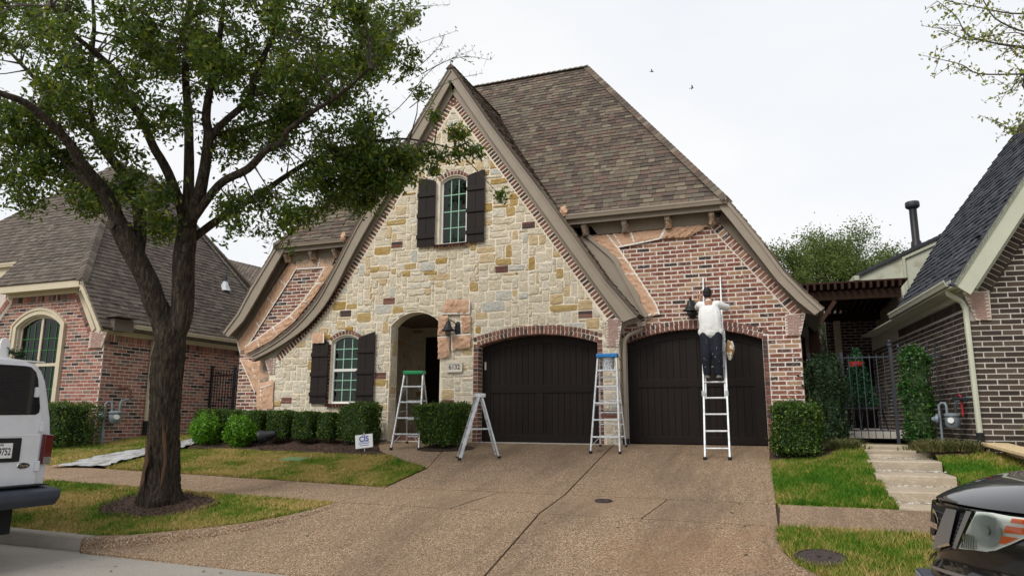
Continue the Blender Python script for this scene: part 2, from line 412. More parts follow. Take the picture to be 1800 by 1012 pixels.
def npmesh(name, V, F, mat, parent=None, smooth=False):
    """numpy mesh, faces (n,k)"""
    V = np.asarray(V, np.float32); F = np.asarray(F, np.int32)
    if parent is not None:
        b = parent
        while b not in BASE and b.parent is not None: b = b.parent
        V = V-np.array(_base(b), np.float32)
    me = bpy.data.meshes.new(name); k = F.shape[1]
    me.vertices.add(len(V)); me.vertices.foreach_set('co', V.ravel())
    me.loops.add(F.size); me.loops.foreach_set('vertex_index', F.ravel())
    me.polygons.add(len(F)); me.polygons.foreach_set('loop_start', np.arange(0, F.size, k, dtype=np.int32))
    if smooth: me.polygons.foreach_set('use_smooth', np.ones(len(F), bool))
    me.update(calc_edges=True)
    return link(name, me, mat, parent)

def leaves(P, size, N=None, aspect=.42, spread=1., fold=.25, jit=.35):
    """two-triangle folded leaves at points P: rhombus with a bent midrib"""
    n = len(P); P = np.asarray(P, float)
    d = nrng.normal(size=(n, 3))
    if N is not None: d = N+d*spread
    d /= np.linalg.norm(d, axis=1)[:, None]+1e-9
    a = nrng.normal(size=(n, 3)); a[:, 2] -= .35
    a -= d*(a*d).sum(1)[:, None]; a /= np.linalg.norm(a, axis=1)[:, None]+1e-9
    b = np.cross(d, a)
    s = size*(1+jit*nrng.uniform(-1, 1, n))[:, None]
    tip = P+a*s*.5; tail = P-a*s*.5
    l = P+b*s*aspect*.5+d*s*fold*.3; r = P-b*s*aspect*.5+d*s*fold*.3
    V = np.stack([tail, l, tip, r], 1).reshape(-1, 3)
    i = np.arange(n)*4
    F = np.stack([np.stack([i, i+3, i+2], 1), np.stack([i, i+2, i+1], 1)], 1).reshape(-1, 3)
    return V, F

# polygon clipping ---------------------------------------------------
def clip_half(P, a, b, c):
    """keep a*x+b*y<=c"""
    o = []
    for i in range(len(P)):
        p, q = P[i], P[(i+1) % len(P)]; dp = a*p[0]+b*p[1]-c; dq = a*q[0]+b*q[1]-c
        if dp <= 0: o.append(p)
        if (dp < 0 < dq) or (dq < 0 < dp):
            t = dp/(dp-dq); o.append((p[0]+(q[0]-p[0])*t, p[1]+(q[1]-p[1])*t))
    return o
def clip_rect(P, x0, x1, y0, y1):
    for a, b, c in ((-1, 0, -x0), (1, 0, x1), (0, -1, -y0), (0, 1, y1)):
        P = clip_half(P, a, b, c)
        if len(P) < 3: return []
    return P
def area(P): return .5*sum(P[i][0]*P[(i+1) % len(P)][1]-P[(i+1) % len(P)][0]*P[i][1] for i in range(len(P)))
def inside(p, P):
    r = False; x, y = p
    for i in range(len(P)):
        a, b = P[i], P[i-1]
        if (a[1] > y) != (b[1] > y) and x < (b[0]-a[0])*(y-a[1])/(b[1]-a[1])+a[0]: r = not r
    return r
def minus_convex(P, H):
    """P without the convex polygon H (counter-clockwise): largest piece"""
    if not any(inside(p, H) for p in P):
        hb = (min(h[0] for h in H), max(h[0] for h in H), min(h[1] for h in H), max(h[1] for h in H))
        if max(p[0] for p in P) < hb[0] or min(p[0] for p in P) > hb[1] or max(p[1] for p in P) < hb[2] or min(p[1] for p in P) > hb[3]: return P
        if not any(inside(h, P) for h in H):
            cx = sum(p[0] for p in P)/len(P); cy = sum(p[1] for p in P)/len(P)
            q = P
            for i in range(len(H)):
                a, b = H[i], H[(i+1) % len(H)]
                q = clip_half(q, b[1]-a[1], a[0]-b[0], (b[1]-a[1])*a[0]+(a[0]-b[0])*a[1])
                if len(q) < 3: return P
    best = []; ba = 0
    for i in range(len(H)):
        a, b = H[i], H[(i+1) % len(H)]
        nx, ny = b[1]-a[1], a[0]-b[0]          # outward normal for ccw
        c = nx*a[0]+ny*a[1]
        q = clip_half(P, -nx, -ny, -c)
        if len(q) >= 3 and abs(area(q)) > ba: best, ba = q, abs(area(q))
    return best
def clean(P, eps=.004):
    o = []
    for p in P:
        if not o or (abs(p[0]-o[-1][0])+abs(p[1]-o[-1][1])) > eps: o.append(p)
    if len(o) > 1 and (abs(o[0][0]-o[-1][0])+abs(o[0][1]-o[-1][1])) <= eps: o.pop()
    return o
def shrink(P, d):
    """inset a roughly convex ccw polygon by d (vertex normals)"""
    n = len(P); o = []
    for i in range(n):
        a, b, c = P[i-1], P[i], P[(i+1) % n]
        e1 = (b[0]-a[0], b[1]-a[1]); e2 = (c[0]-b[0], c[1]-b[1])
        l1 = math.hypot(*e1) or 1e-9; l2 = math.hypot(*e2) or 1e-9
        n1 = (-e1[1]/l1, e1[0]/l1); n2 = (-e2[1]/l2, e2[0]/l2)
        k = 1+n1[0]*n2[0]+n1[1]*n2[1]
        k = max(k, .5)
        o.append((b[0]+(n1[0]+n2[0])/k*d, b[1]+(n1[1]+n2[1])/k*d))
    return o
def arch(x0, x1, zs, za, n=12):
    """points of a segmental arch from (x1,zs) over the top to (x0,zs)"""
    w_ = (x1-x0)/2; h = za-zs; r = (w_*w_+h*h)/(2*h); cx = (x0+x1)/2; cz = za-r; t = math.asin(min(1, w_/r))
    return [(cx+r*math.sin(t-2*t*i/n), cz+r*math.cos(t-2*t*i/n)) for i in range(n+1)]
def opening(x0, x1, z0, zs, za, n=12): return [(x0, z0), (x1, z0)]+arch(x0, x1, zs, za, n)

# pieces: bricks, shingles -------------------------------------------
class Pieces:
    """collects convex flat pieces; the largest `keep` become objects, the rest one mesh"""
    def __init__(s, fn, name, mat, parent, depth=.012, bevel=.005, keep=300, back=.0, near=None):
        s.fn, s.name, s.mat, s.parent, s.depth, s.bevel, s.keep, s.back = fn, name, mat, parent, depth, bevel, keep, back
        s.items = []; s.near = near
    def add(s, poly, depth=None, tilt=0, mat=None):
        poly = clean(poly)
        if len(poly) < 3: return
        A = area(poly)
        if abs(A) < 2e-4: return
        if A < 0: poly = poly[::-1]
        s.items.append((abs(A), poly, depth if depth is not None else s.depth, mat or s.mat, tilt))
    def geo(s, poly, depth, tilt):
        n = len(poly); q = shrink(poly, s.bevel)
        fn = s.fn
        zlo = min(p[1] for p in poly); zh = max(max(p[1] for p in poly)-zlo, 1e-6)
        vs = [fn(p[0], p[1], -s.back) for p in poly]+[fn(p[0], p[1], max(depth-s.bevel, .001)*(1-tilt*(p[1]-zlo)/zh)) for p in poly]+[fn(p[0], p[1], depth*(1-tilt*(p[1]-zlo)/zh)) for p in q]
        fs = [tuple(range(2*n, 3*n))]
        for i in range(n):
            j = (i+1) % n
            fs += [(i, j, n+j, n+i), (n+i, n+j, 2*n+j, 2*n+i)]
        return vs, fs
    def score(s, it):
        c = it[1]; x = sum(p[0] for p in c)/len(c); z = sum(p[1] for p in c)/len(c)
        p = Vector(s.fn(x, z, 0)); d = (p-cam.location)
        # how large it shows: only what the frame can see counts
        l = Vector((d.dot(_R2), d.dot(_U2), d.dot(_F)))
        if l.z < .5 or abs(l.x/l.z) > .74 or abs(l.y/l.z) > .42: return 0
        if s.near and not s.near(p): return 0
        return it[0]/(l.z*l.z)
    def finish(s):
        its = sorted(s.items, key=s.score, reverse=True)
        off = _base(s.parent); b = s.parent
        while b not in BASE and b.parent is not None: b = b.parent
        off = _base(b)
        cache = {}
        for it in its[:s.keep]:
            A, poly, dp, mat, tilt = it
            x0 = poly[0][0]; z0 = poly[0][1]
            key = (mat, round(dp, 3), tilt)+tuple((round(p[0]-x0, 3), round(p[1]-z0, 3)) for p in poly)
            if s.fn(0, 0, 0) is not None and key in cache: me, o0 = cache[key]
            else:
                vs, fs = s.geo(poly, dp, tilt); o0 = Vector(s.fn(x0, z0, 0))
                me = bpy.data.meshes.new(s.name); me.from_pydata([Vector(v)-o0 for v in vs], [], fs); cache[key] = (me, o0)
                me.materials.append(MATS[mat])
            o = link(s.name, me, None, s.parent, Vector(s.fn(x0, z0, 0))-off)
        rest = {}
        for A, poly, dp, mat, tilt in its[s.keep:]: rest.setdefault(mat, MB()).add(*s.geo(poly, dp, tilt))
        for mat, mb in rest.items():
            o = mb.build(s.name+'_field', mat, s.parent, fix=False); o['kind'] = 'stuff'

def brickwork(P, outer, holes, z0, course=.0914, mod=.29, joint=.0135, u0=0.):
    """running bond over a polygon (u,z) with convex holes"""
    zmax = max(p[1] for p in outer); zmin = min(p[1] for p in outer); umin = min(p[0] for p in outer); umax = max(p[0] for p in outer)
    r = 0; z = z0
    while z < zmax:
        if z+course > zmin:
            u = u0+(0 if r % 2 else mod/2)-mod*math.ceil((u0+mod-umin)/mod)
            while u < umax:
                a, b, c, d = u+joint/2, u+mod-joint/2, z+joint/2, z+course-joint/2
                j = .002
                box = [(a, c), (b, c), (b, d), (a, d)]
                ins = all(inside(p, outer) for p in box)
                poly = box if ins else clip_rect(outer, a, b, c, d)
                if poly:
                    for H in holes:
                        if min(h[0] for h in H)-mod > b or max(h[0] for h in H)+mod < a or min(h[1] for h in H) > d or max(h[1] for h in H) < c: continue
                        poly = minus_convex(poly, H)
                        if not poly: break
                    if poly and abs(area(poly)) > .0018: P.add(poly, P.depth+rnd.uniform(-.003, .003))
                u += mod
        z += course; r += 1
def band(P, pts, wdt, step, gap=.016, side=1, off=0., depth=None):
    """bricks laid across a polyline (rowlock / soldier): each spans from the line to wdt on one side"""
    seg = [0]
    for i in range(1, len(pts)): seg.append(seg[-1]+math.dist(pts[i-1], pts[i]))
    tot = seg[-1]; n = max(1, round(tot/step)); st = tot/n
    def at(s_):
        s_ = min(max(s_, 0), tot)
        for i in range(1, len(pts)):
            if s_ <= seg[i]+1e-9:
                t = (s_-seg[i-1])/max(seg[i]-seg[i-1], 1e-9)
                return (pts[i-1][0]+(pts[i][0]-pts[i-1][0])*t, pts[i-1][1]+(pts[i][1]-pts[i-1][1])*t)
        return pts[-1]
    def nrm(s_):
        a, b = at(s_-.12), at(s_+.12); d = (b[0]-a[0], b[1]-a[1]); l = math.hypot(*d) or 1
        return (-d[1]/l*side, d[0]/l*side)
    for k in range(n):
        s0, s1 = k*st+gap/2, (k+1)*st-gap/2
        a, b = at(s0), at(s1); na, nb = nrm((s0+s1)/2), nrm((s0+s1)/2)
        P.add([(a[0]+na[0]*off, a[1]+na[1]*off), (b[0]+nb[0]*off, b[1]+nb[1]*off), (b[0]+nb[0]*(off+wdt), b[1]+nb[1]*(off+wdt)), (a[0]+na[0]*(off+wdt), a[1]+na[1]*(off+wdt))], depth)
def shingles(P, poly, expo=.155, wmin=.12, wmax=.27):
    """courses of uneven tabs over a polygon in (u,v), v up the slope"""
    u0 = min(p[0] for p in poly); u1 = max(p[0] for p in poly); v0 = min(p[1] for p in poly); v1 = max(p[1] for p in poly)
    v = v0
    while v < v1:
        u = u0-rnd.uniform(0, wmax)
        while u < u1:
            w_ = rnd.uniform(wmin, wmax); lo = v-(rnd.choice((0, 0, .012)))
            a, b, c, d = u+.003, u+w_-.003, lo, v+expo-.001
            box = [(a, c), (b, c), (b, d), (a, d)]
            q = box if all(inside(p, poly) for p in box) else clip_rect(poly, a, b, c, d)
            if q: P.add(q, rnd.uniform(.014, .030), .8)
            u += w_
        v += expo
def plane_fn(o, u, v, n=None):
    o = Vector(o); u = Vector(u).normalized(); v = Vector(v).normalized(); n = u.cross(v).normalized() if n is None else Vector(n)
    def fn(a, b, d): return o+u*a+v*b+n*d
    def inv(p): p = Vector(p)-o; return (p.dot(u), p.dot(v))
    return fn, inv
# ------------------------------------------------------------------ terrain
def sms(a, b, x):
    t = min(1, max(0, (x-a)/(b-a))); return t*t*(3-2*t)
PY = [-60, -8.05, -8.0, -7.75, -5.6, -4.3, -.6, 0, 60]; PZ = [-1.17, -1.17, -1.17, -1.03, -.70, -.60, -.05, 0, 0]
def gz(x, y):
    """lawns, beds, walks"""
    return float(np.interp(y, PY, PZ))+.018*min(14, max(0, .3-x))*(1-sms(-4, -1, y))*sms(-8.3, -7, y)+.13*sms(6.3, 8, x)*sms(-2.6, -.6, y)
def gd(x, y):
    """driveway and its apron"""
    return float(np.interp(y, [-60, -8.1, -5.6, -4.3, -.6, 0, 3], [-1.168, -1.168, -.70, -.60, -.05, 0, .01]))
def sheet(name, poly, zf, mat, res=.5, dz=0., parent=None, kind=None, thick=0.):
    mb = MB(); x0 = min(p[0] for p in poly); x1 = max(p[0] for p in poly); y0 = min(p[1] for p in poly); y1 = max(p[1] for p in poly)
    idx = {}
    def vid(p):
        k = (round(p[0], 4), round(p[1], 4))
        if k not in idx: idx[k] = len(mb.v); mb.v.append((p[0], p[1], zf(*p)+dz))
        return idx[k]
    nx = max(1, math.ceil((x1-x0)/res)); ny = max(1, math.ceil((y1-y0)/res))
    for i in range(nx):
        for j in range(ny):
            a, b = x0+(x1-x0)*i/nx, x0+(x1-x0)*(i+1)/nx; c, d = y0+(y1-y0)*j/ny, y0+(y1-y0)*(j+1)/ny
            q = clean(clip_rect(poly, a, b, c, d), 1e-4)
            if len(q) >= 3 and abs(area(q)) > 1e-6:
                if area(q) < 0: q = q[::-1]
                mb.f.append(tuple(vid(p) for p in q))
    if thick:
        q = poly if area(poly) > 0 else poly[::-1]; n = len(q)
        P = []
        for i in range(n):
            a, b = q[i], q[(i+1) % n]; m_ = max(1, math.ceil(math.dist(a, b)/res))
            P += [(a[0]+(b[0]-a[0])*t/m_, a[1]+(b[1]-a[1])*t/m_) for t in range(m_)]
        k = len(mb.v); n = len(P)
        mb.v += [(p[0], p[1], zf(*p)+dz) for p in P]+[(p[0], p[1], zf(*p)+dz-thick) for p in P]
        mb.f += [(k+i, k+n+i, k+n+(i+1) % n, k+(i+1) % n) for i in range(n)]
    o = mb.build(name, mat, parent, fix=False)
    if kind: o['kind'] = kind
    return o
# ground: one sheet to the horizon, lowered under the paving
def gbase(x, y):
    z = gz(x, y)
    if -2.6 < x < 8.2 and -9 < y < -5.2: z = min(z, gd(x, y))
    if 7.5 < x < 8.7 and -4.4 < y < .4: z -= .35
    return z-.06
mbg = MB()
xs = [-900, -300, -120, -60, -40, -30, -24, -20]+[-18+i*1.0 for i in range(25)]+[7.25, 7.6, 8.0, 8.5, 8.8, 9.15]+[10+i*1.0 for i in range(9)]+[20, 24, 30, 40, 60, 120, 300, 900]
ys = [-900, -300, -120, -60, -40, -30, -24, -20, -17]+[-15+i*.5 for i in range(37)]+[5, 7, 10, 15, 20, 30, 60, 120, 300, 900]
mbg.grid([[(x, y, gbase(x, y)) for x in xs] for y in ys])
go = mbg.build('ground', 'soil', smooth='all', fix=False); go['kind'] = 'structure'
# street
st = sheet('street', [(-400, -17), (400, -17), (400, -7.9), (-400, -7.9)], lambda x, y: -1.17, 'street concrete', 60, 0, kind='structure')
# left kerb curve and right kerb curve (inner edge, lawn side)
KL = [(-1.94, -7.71), (-1.5, -7.60), (-1.12, -7.39), (-.70, -7.13), (-.33, -6.83), (-.02, -6.42), (.16, -6.02), (.27, -5.62)]
KR = [(6.31, -5.62), (6.33, -6.14), (6.39, -6.52), (6.50, -6.84), (6.69, -7.12), (7.0, -7.40), (7.4, -7.60), (7.9, -7.71)]
def kerb(name, pts, mat, lowf, wid=.17, label=None):
    """kerb laid along pts; lawn on the left-hand side of travel, street on the right"""
    mb = MB(); P = []
    n = len(pts)
    for i in range(n):
        a, b = pts[max(i-1, 0)], pts[min(i+1, n-1)]; d = (b[0]-a[0], b[1]-a[1]); l = math.hypot(*d); nx, ny = d[1]/l, -d[0]/l
        x, y = pts[i]; zt = gz(x, y)+.012; xo, yo = x+nx*wid, y+ny*wid; zl = lowf(xo, yo)-.03
        zt2 = max(zt-.02, zl+.012)
        P.append([(x-nx*.01, y-ny*.01, zt-.15), (x, y, zt-.012), (x+nx*.02, y+ny*.02, zt), (x+nx*wid*.62, y+ny*wid*.62, zt-.003), (x+nx*wid*.86, y+ny*wid*.86, zt2-.012), (xo, yo, zl)])
    mb.grid(P); return mb.build(name, mat, smooth='all')
def rs(pts, step=.12):
    o = []
    for i in range(len(pts)-1):
        m_ = max(1, round(math.dist(pts[i], pts[i+1])/step))
        o += [(pts[i][0]+(pts[i+1][0]-pts[i][0])*t/m_, pts[i][1]+(pts[i+1][1]-pts[i][1])*t/m_) for t in range(m_)]
    return o+[pts[-1]]
k1 = kerb('kerb', rs([(-60, -7.71), (-20, -7.71), (-6.0, -7.71), (-1.94, -7.71)], 1.), 'kerb concrete', lambda x, y: -1.17); k1['kind'] = 'structure'
k2 = kerb('kerb', rs([(-2.02, -7.712)]+KL), 'aggregate kerb', gd); k2['kind'] = 'structure'
k3 = kerb('kerb', rs(KR), 'aggregate kerb', gd); k3['kind'] = 'structure'
k4 = kerb('kerb', rs([(7.92, -7.71), (12, -7.71), (60, -7.71)], 1.), 'kerb concrete', lambda x, y: -1.17); k4['kind'] = 'structure'
# sidewalk slabs
wk = sheet('sidewalk', [(-30, -5.58), (.3, -5.58), (.3, -4.32), (-30, -4.32)], gz, 'mulch', .8, -.03, kind='structure')
wk2 = sheet('sidewalk', [(6.28, -5.58), (30, -5.58), (30, -4.32), (6.28, -4.32)], gz, 'mulch', .8, -.03, kind='structure')
xw = .28
while xw > -22:
    sheet('slab', [(xw-1.86, -5.6), (xw, -5.6), (xw, -4.29), (xw-1.86, -4.29)], gz, 'aggregate walk', .5, .0, wk, thick=.04); xw -= 1.872
xw = 6.335
while xw < 24:
    sheet('slab', [(xw, -5.6), (xw+1.86, -5.6), (xw+1.86, -4.29), (xw, -4.29)], gz, 'aggregate walk', .5, .0, wk2, thick=.04); xw += 1.872
# driveway: slabs with open joints over a dark bed
def jx(y): return 3.16+(.34/7.3)*(-y-.5)           # centre joint
def rx(y): return 6.14+(-y)*.034                    # right edge
def lx(y): return .27+max(0, -4.2-y)*.0
dw = sheet('driveway', [(-2.3, .28), (-2.3, -.9), (-.5, -2.3), (.26, -2.83), (.28, -5.6)]+rs(KL[::-1], .3)+[(-1.94, -8.05), (7.9, -8.05)]+rs(KR[::-1], .3)+[(rx(-4), -4), (rx(0), .6), (3.3, .6), (3.3, .28)], gd, 'mulch', .5, -.032, kind='structure')
G = .014
def dslab(p, mat='aggregate'): return sheet('slab', p, gd, mat, .45, .0, dw, thick=.045)
LJ = [(-.42, -.62), (.28, -2.86)]                   # joint from the bush to the lawn corner
dslab([(-.06, .25), (-.06, -.50), (LJ[0][0]+.02, LJ[0][1]), (.29, -2.85), (.29, -4.255), (jx(-4.255)-G, -4.255), (jx(-.62)-G, -.62), (jx(0)-G, .0), (2.85, .25)])
dslab([(jx(-.3)+G, -.30), (jx(-4.255)+G, -4.255), (rx(-4.255), -4.255), (rx(0), -.30)])
dslab([(jx(-.3)+G, -.285), (rx(0), -.285), (rx(0), .62), (3.3, .62)], 'aggregate walk')
for a, b in ((.29, 1.75), (1.765, None)):
    y0, y1 = -5.592, -4.283
    if b is None: dslab([(a+.35, y0), (jx(y0)-G, y0), (jx(y1)-G, y1), (a+.55, y1)], 'aggregate walk')
    else: dslab([(a, y0), (b+.34, y0), (b+.54, y1), (a, y1)], 'aggregate walk')
dslab([(jx(-5.6)+G, -5.6), (4.72, -5.6), (4.84, -4.283), (jx(-4.283)+G, -4.283)], 'aggregate walk')
dslab([(4.74, -5.6), (rx(-5.6)-.012, -5.6), (rx(-4.27)-.012, -4.283), (4.86, -4.283)], 'aggregate walk')
dslab([(jx(-5.62)-G, -5.622), (.29, -5.622)]+[(p[0]+.05, p[1]-.03) for p in rs(KL[::-1], .3)][1:]+[(-1.90, -7.96), (.54, -8.02), (jx(-8.02)-G, -8.02)])
dslab([(jx(-5.62)+G, -5.622), (jx(-8.02)+G, -8.02), (7.85, -8.02)]+[(p[0]-.06, p[1]-.02) for p in rs(KR[::-1], .3)][:-1]+[(rx(-5.6), -5.622)])
# entry walk, left of the joint
dslab([(-2.28, .25), (-2.28, -.42), (-1.55, -1.5), (-1.1, -1.83), (-.55, -2.28), (.26, -2.82), (LJ[0][0], LJ[0][1]), (-.08, -.5), (-.08, .25)], 'aggregate walk')
# lawns: soil sheet plus blades
LAWNS = {
 'front_left': [(-1.14, -1.86), (-.58, -2.32), (.25, -2.86), (.26, -4.28), (-6.05, -4.28), (-6.2, -3.4), (-6.45, -2.0), (-5.5, -1.72), (-4.4, -1.85), (-2.8, -1.93), (-1.7, -1.98)],
 'front_far_left': [(-7.2, -4.28), (-20, -4.28), (-20, -2.9), (-10.4, -2.9), (-9.8, -1.75), (-9.85, 1.2), (-7.9, 1.2), (-7.75, -.7), (-7.55, -2.05), (-7.3, -3.3)],
 'strip_left': [(.24, -5.64)]+[(p[0]-.0, p[1]) for p in rs(KL[::-1], .3)][1:]+[(-1.94, -7.70), (-20, -7.70), (-20, -5.64)],
 'strip_right': [(6.35, -5.64), (20, -5.64), (20, -7.70), (7.9, -7.70)]+rs(KR[::-1], .3)[1:-1],
 'front_right': [(6.31, -4.27), (7.74, -4.27), (7.72, -3.72), (7.68, -.9), (7.3, -.9), (7.1, -1.3), (6.2, -1.55)],
 'front_far_right': [(8.80, -4.27), (20, -4.27), (20, -1.6), (9.9, -1.2), (9.4, -1.0), (9.2, -1.25), (8.72, -1.35), (8.75, -2.5)],
}
def fast_inside(X, Y, P):
    r = np.zeros(len(X), bool)
    for i in range(len(P)):
        (ax, ay), (bx, by) = P[i], P[i-1]
        c = (ay > Y) != (by > Y)
        with np.errstate(divide='ignore', invalid='ignore'): xi = (bx-ax)*(Y-ay)/(by-ay)+ax
        r ^= c & (X < xi)
    return r
def gz_np(X, Y):
    s_ = lambda a, b, x: (lambda t: t*t*(3-2*t))(np.clip((x-a)/(b-a), 0, 1))
    return np.interp(Y, PY, PZ)+.018*np.clip(.3-X, 0, 14)*(1-s_(-4, -1, Y))*s_(-8.3, -7, Y)+.13*s_(6.3, 8, X)*s_(-2.6, -.6, Y)
TREE_AT = (-2.42, -6.28)
def blades(P, n, hmin, hmax, wid, keep=None):
    a = np.array(P); x = nrng.uniform(a[:, 0].min(), a[:, 0].max(), n); y = nrng.uniform(a[:, 1].min(), a[:, 1].max(), n)
    k = fast_inside(x, y, P)
    if keep is not None: k &= keep(x, y)
    x, y = x[k], y[k]; n = len(x); z = gz_np(x, y)+.006
    t = nrng.uniform(0, 6.283, n); h = nrng.uniform(hmin, hmax, n); ln = nrng.uniform(-1, 1, (n, 2))*h[:, None]*.8
    dx, dy = np.cos(t)*wid/2, np.sin(t)*wid/2
    A = np.stack([x-dx, y-dy, z], 1); B = np.stack([x+dx, y+dy, z], 1); Cc = np.stack([x+ln[:, 0], y+ln[:, 1], z+h], 1)
    V = np.stack([A, B, Cc], 1).reshape(-1, 3); F = np.arange(3*n).reshape(-1, 3)
    return V, F
for nm, P in LAWNS.items():
    mat = 'turf green' if nm in ('front_right', 'front_far_right') else 'turf dry'
    lo = sheet('lawn', P, gz, mat, .5, .004, thick=.3 if nm in ('front_right', 'front_far_right') else 0); lo['kind'] = 'structure'
    Pv = [(max(-12.5, min(11.2, p[0])), p[1]) for p in P]
    A = abs(area(Pv))
    den = {'front_left': 4200, 'front_far_left': 2500, 'strip_left': 4200, 'strip_right': 6500, 'front_right': 5200, 'front_far_right': 3600}[nm]
    bb = (max(p[0] for p in Pv)-min(p[0] for p in Pv))*(max(p[1] for p in Pv)-min(p[1] for p in Pv))
    kp = None
    if nm == 'strip_left':
        kp = lambda x, y: ((x-TREE_AT[0]-.05)/.86)**2+((y-TREE_AT[1]+.12)/.58)**2 > 1+.2*np.sin(np.arctan2(y-TREE_AT[1], x-TREE_AT[0])*5)
    if nm == 'strip_right': kp = lambda x, y: ((x-6.72)/.23)**2+((y+6.66)/.2)**2 > 1
    V, F = blades(Pv, int(den*bb), .015, .052 if 'right' not in nm else .075, .011, kp)
    # a ragged fringe where the turf hangs over the paving
    fx, fy, fo = [], [], []
    Pc = P if area(P) > 0 else P[::-1]
    for i in range(len(Pc)):
        a_, b_ = Pc[i], Pc[(i+1) % len(Pc)]; l_ = math.dist(a_, b_)
        if max(abs(a_[0]), abs(b_[0])) > 13: continue
        m_ = int(l_*260); t_ = nrng.random(m_); nx_, ny_ = (b_[1]-a_[1])/max(l_, 1e-6), -(b_[0]-a_[0])/max(l_, 1e-6); of = nrng.uniform(-.05, .012, m_)
        fx.append(a_[0]+(b_[0]-a_[0])*t_+nx_*of); fy.append(a_[1]+(b_[1]-a_[1])*t_+ny_*of); fo.append(np.stack([nx_*nrng.uniform(-.01, .05, m_), ny_*nrng.uniform(-.01, .05, m_)], 1))
    fx, fy, fo = np.concatenate(fx), np.concatenate(fy), np.concatenate(fo); n_ = len(fx); fz_ = gz_np(fx, fy); th_ = nrng.uniform(0, 6.28, n_); hh = nrng.uniform(.02, .065, n_)
    A_ = np.stack([fx-np.cos(th_)*.006, fy-np.sin(th_)*.006, fz_], 1); B_ = np.stack([fx+np.cos(th_)*.006, fy+np.sin(th_)*.006, fz_], 1); C_ = np.stack([fx+fo[:, 0]+nrng.normal(size=n_)*.015, fy+fo[:, 1]+nrng.normal(size=n_)*.015, fz_+hh], 1)
    V2 = np.stack([A_, B_, C_], 1).reshape(-1, 3); V = np.concatenate([V, V2]); F = np.arange(len(V)).reshape(-1, 3)
    o = npmesh('grass', V, F, mat)
    tag(o, {'front_left': 'patchy straw and green lawn in front of the mulch bed', 'front_far_left': 'patchy lawn beside the red brick neighbour on the left',
            'strip_left': 'grass strip round the oak tree between walk and kerb', 'strip_right': 'grass strip round the iron lid in front of the black car',
            'front_right': 'green lawn between the driveway and the stone steps', 'front_far_right': 'green lawn right of the stone steps'}[nm], 'grass', kind='stuff')
# mulch bed, tree ring
MB_ = [(-1.14, -1.83), (-1.7, -1.95), (-2.8, -1.90), (-4.4, -1.82), (-5.5, -1.69), (-6.42, -1.97), (-7.0, -1.2), (-7.5, -.2), (-7.5, .6), (-2.30, .2), (-2.28, -.44), (-1.6, -1.5)]
def bedz(x, y): return gz(x, y)+.02+.03*math.sin(x*7)*math.sin(y*6)
mu = sheet('mulch_bed', MB_, bedz, 'mulch', .18, .0); mu['kind'] = 'structure'
def chips(P, n, zf, size=.045):
    a = np.array(P); x = nrng.uniform(a[:, 0].min(), a[:, 0].max(), n); y = nrng.uniform(a[:, 1].min(), a[:, 1].max(), n)
    k = fast_inside(x, y, P); x, y = x[k], y[k]
    pts = np.stack([x, y, np.array([zf(a_, b_) for a_, b_ in zip(x, y)])+.012], 1)
    N = np.tile(np.array([[0, 0, 1.]]), (len(x), 1))
    return leaves(pts, size, N, .3, .5, .1, .6)
V, F = chips(MB_, 6000, bedz); o = npmesh('mulch_chips', V, F, 'mulch'); tag(o, 'shredded bark mulch under the clipped hedge row', 'mulch', kind='stuff')
ring = [(TREE_AT[0]+.05+.98*math.cos(t)*(1+.06*math.sin(3*t)), TREE_AT[1]-.12+.68*math.sin(t)*(1+.06*math.cos(4*t))) for t in [i*math.tau/28 for i in range(28)]]
rg = sheet('tree_ring', ring, lambda x, y: gz(x, y)+.012, 'mulch', .15); rg['kind'] = 'structure'
V, F = chips(ring, 2600, lambda x, y: gz(x, y)+.012, .04); o = npmesh('mulch_chips', V, F, 'mulch'); tag(o, 'dark mulch ring at the foot of the oak tree', 'mulch', kind='stuff')
hb = [(6.16, -.1), (6.16, -1.5), (7.12, -1.28), (7.32, -.88), (7.66, -.88), (7.66, .9), (6.9, .9), (6.85, .3)]
hm = sheet('mulch_bed', hb, lambda x, y: gz(x, y)+.012, 'mulch', .3); hm['kind'] = 'structure'
rb = [(8.72, -1.3), (9.2, -1.22), (9.5, -.95), (9.4, 1.2), (8.5, 1.2), (8.62, 0)]
rm = sheet('mulch_bed', rb, lambda x, y: gz(x, y)+.012, 'mulch', .3); rm['kind'] = 'structure'
lb = [(-10.4, -2.88), (-16, -2.88), (-16, -1.5), (-9.9, -1.5), (-9.9, -1.8)]
lm = sheet('mulch_bed', lb, lambda x, y: gz(x, y)+.012, 'mulch', .5); lm['kind'] = 'structure'
# fallen leaves on the paving
def litter(n, boxes, zf, mat, label, size):
    P = []
    for (x0, x1, y0, y1, k) in boxes:
        for _ in range(k):
            x, y = rnd.uniform(x0, x1), rnd.uniform(y0, y1); P.append((x, y, zf(x, y)+.008))
    V, F = leaves(np.array(P), size, np.tile(np.array([[0, 0, 1.]]), (len(P), 1)), .45, .25, .1)
    o = npmesh('fallen_leaves', V, F, mat); tag(o, label, 'leaves', kind='stuff')
litter(0, [(-1.5, 5.5, -8.0, -1, 46), (5.6, 6.2, -6.8, -2.5, 14)], gd, 'strap leaf', 'dry leaves scattered over the driveway', .06)
litter(0, [(-4.5, 1.5, -10.2, -8.2, 40)], lambda x, y: -1.17, 'strap leaf', 'dry leaves scattered on the street', .06)
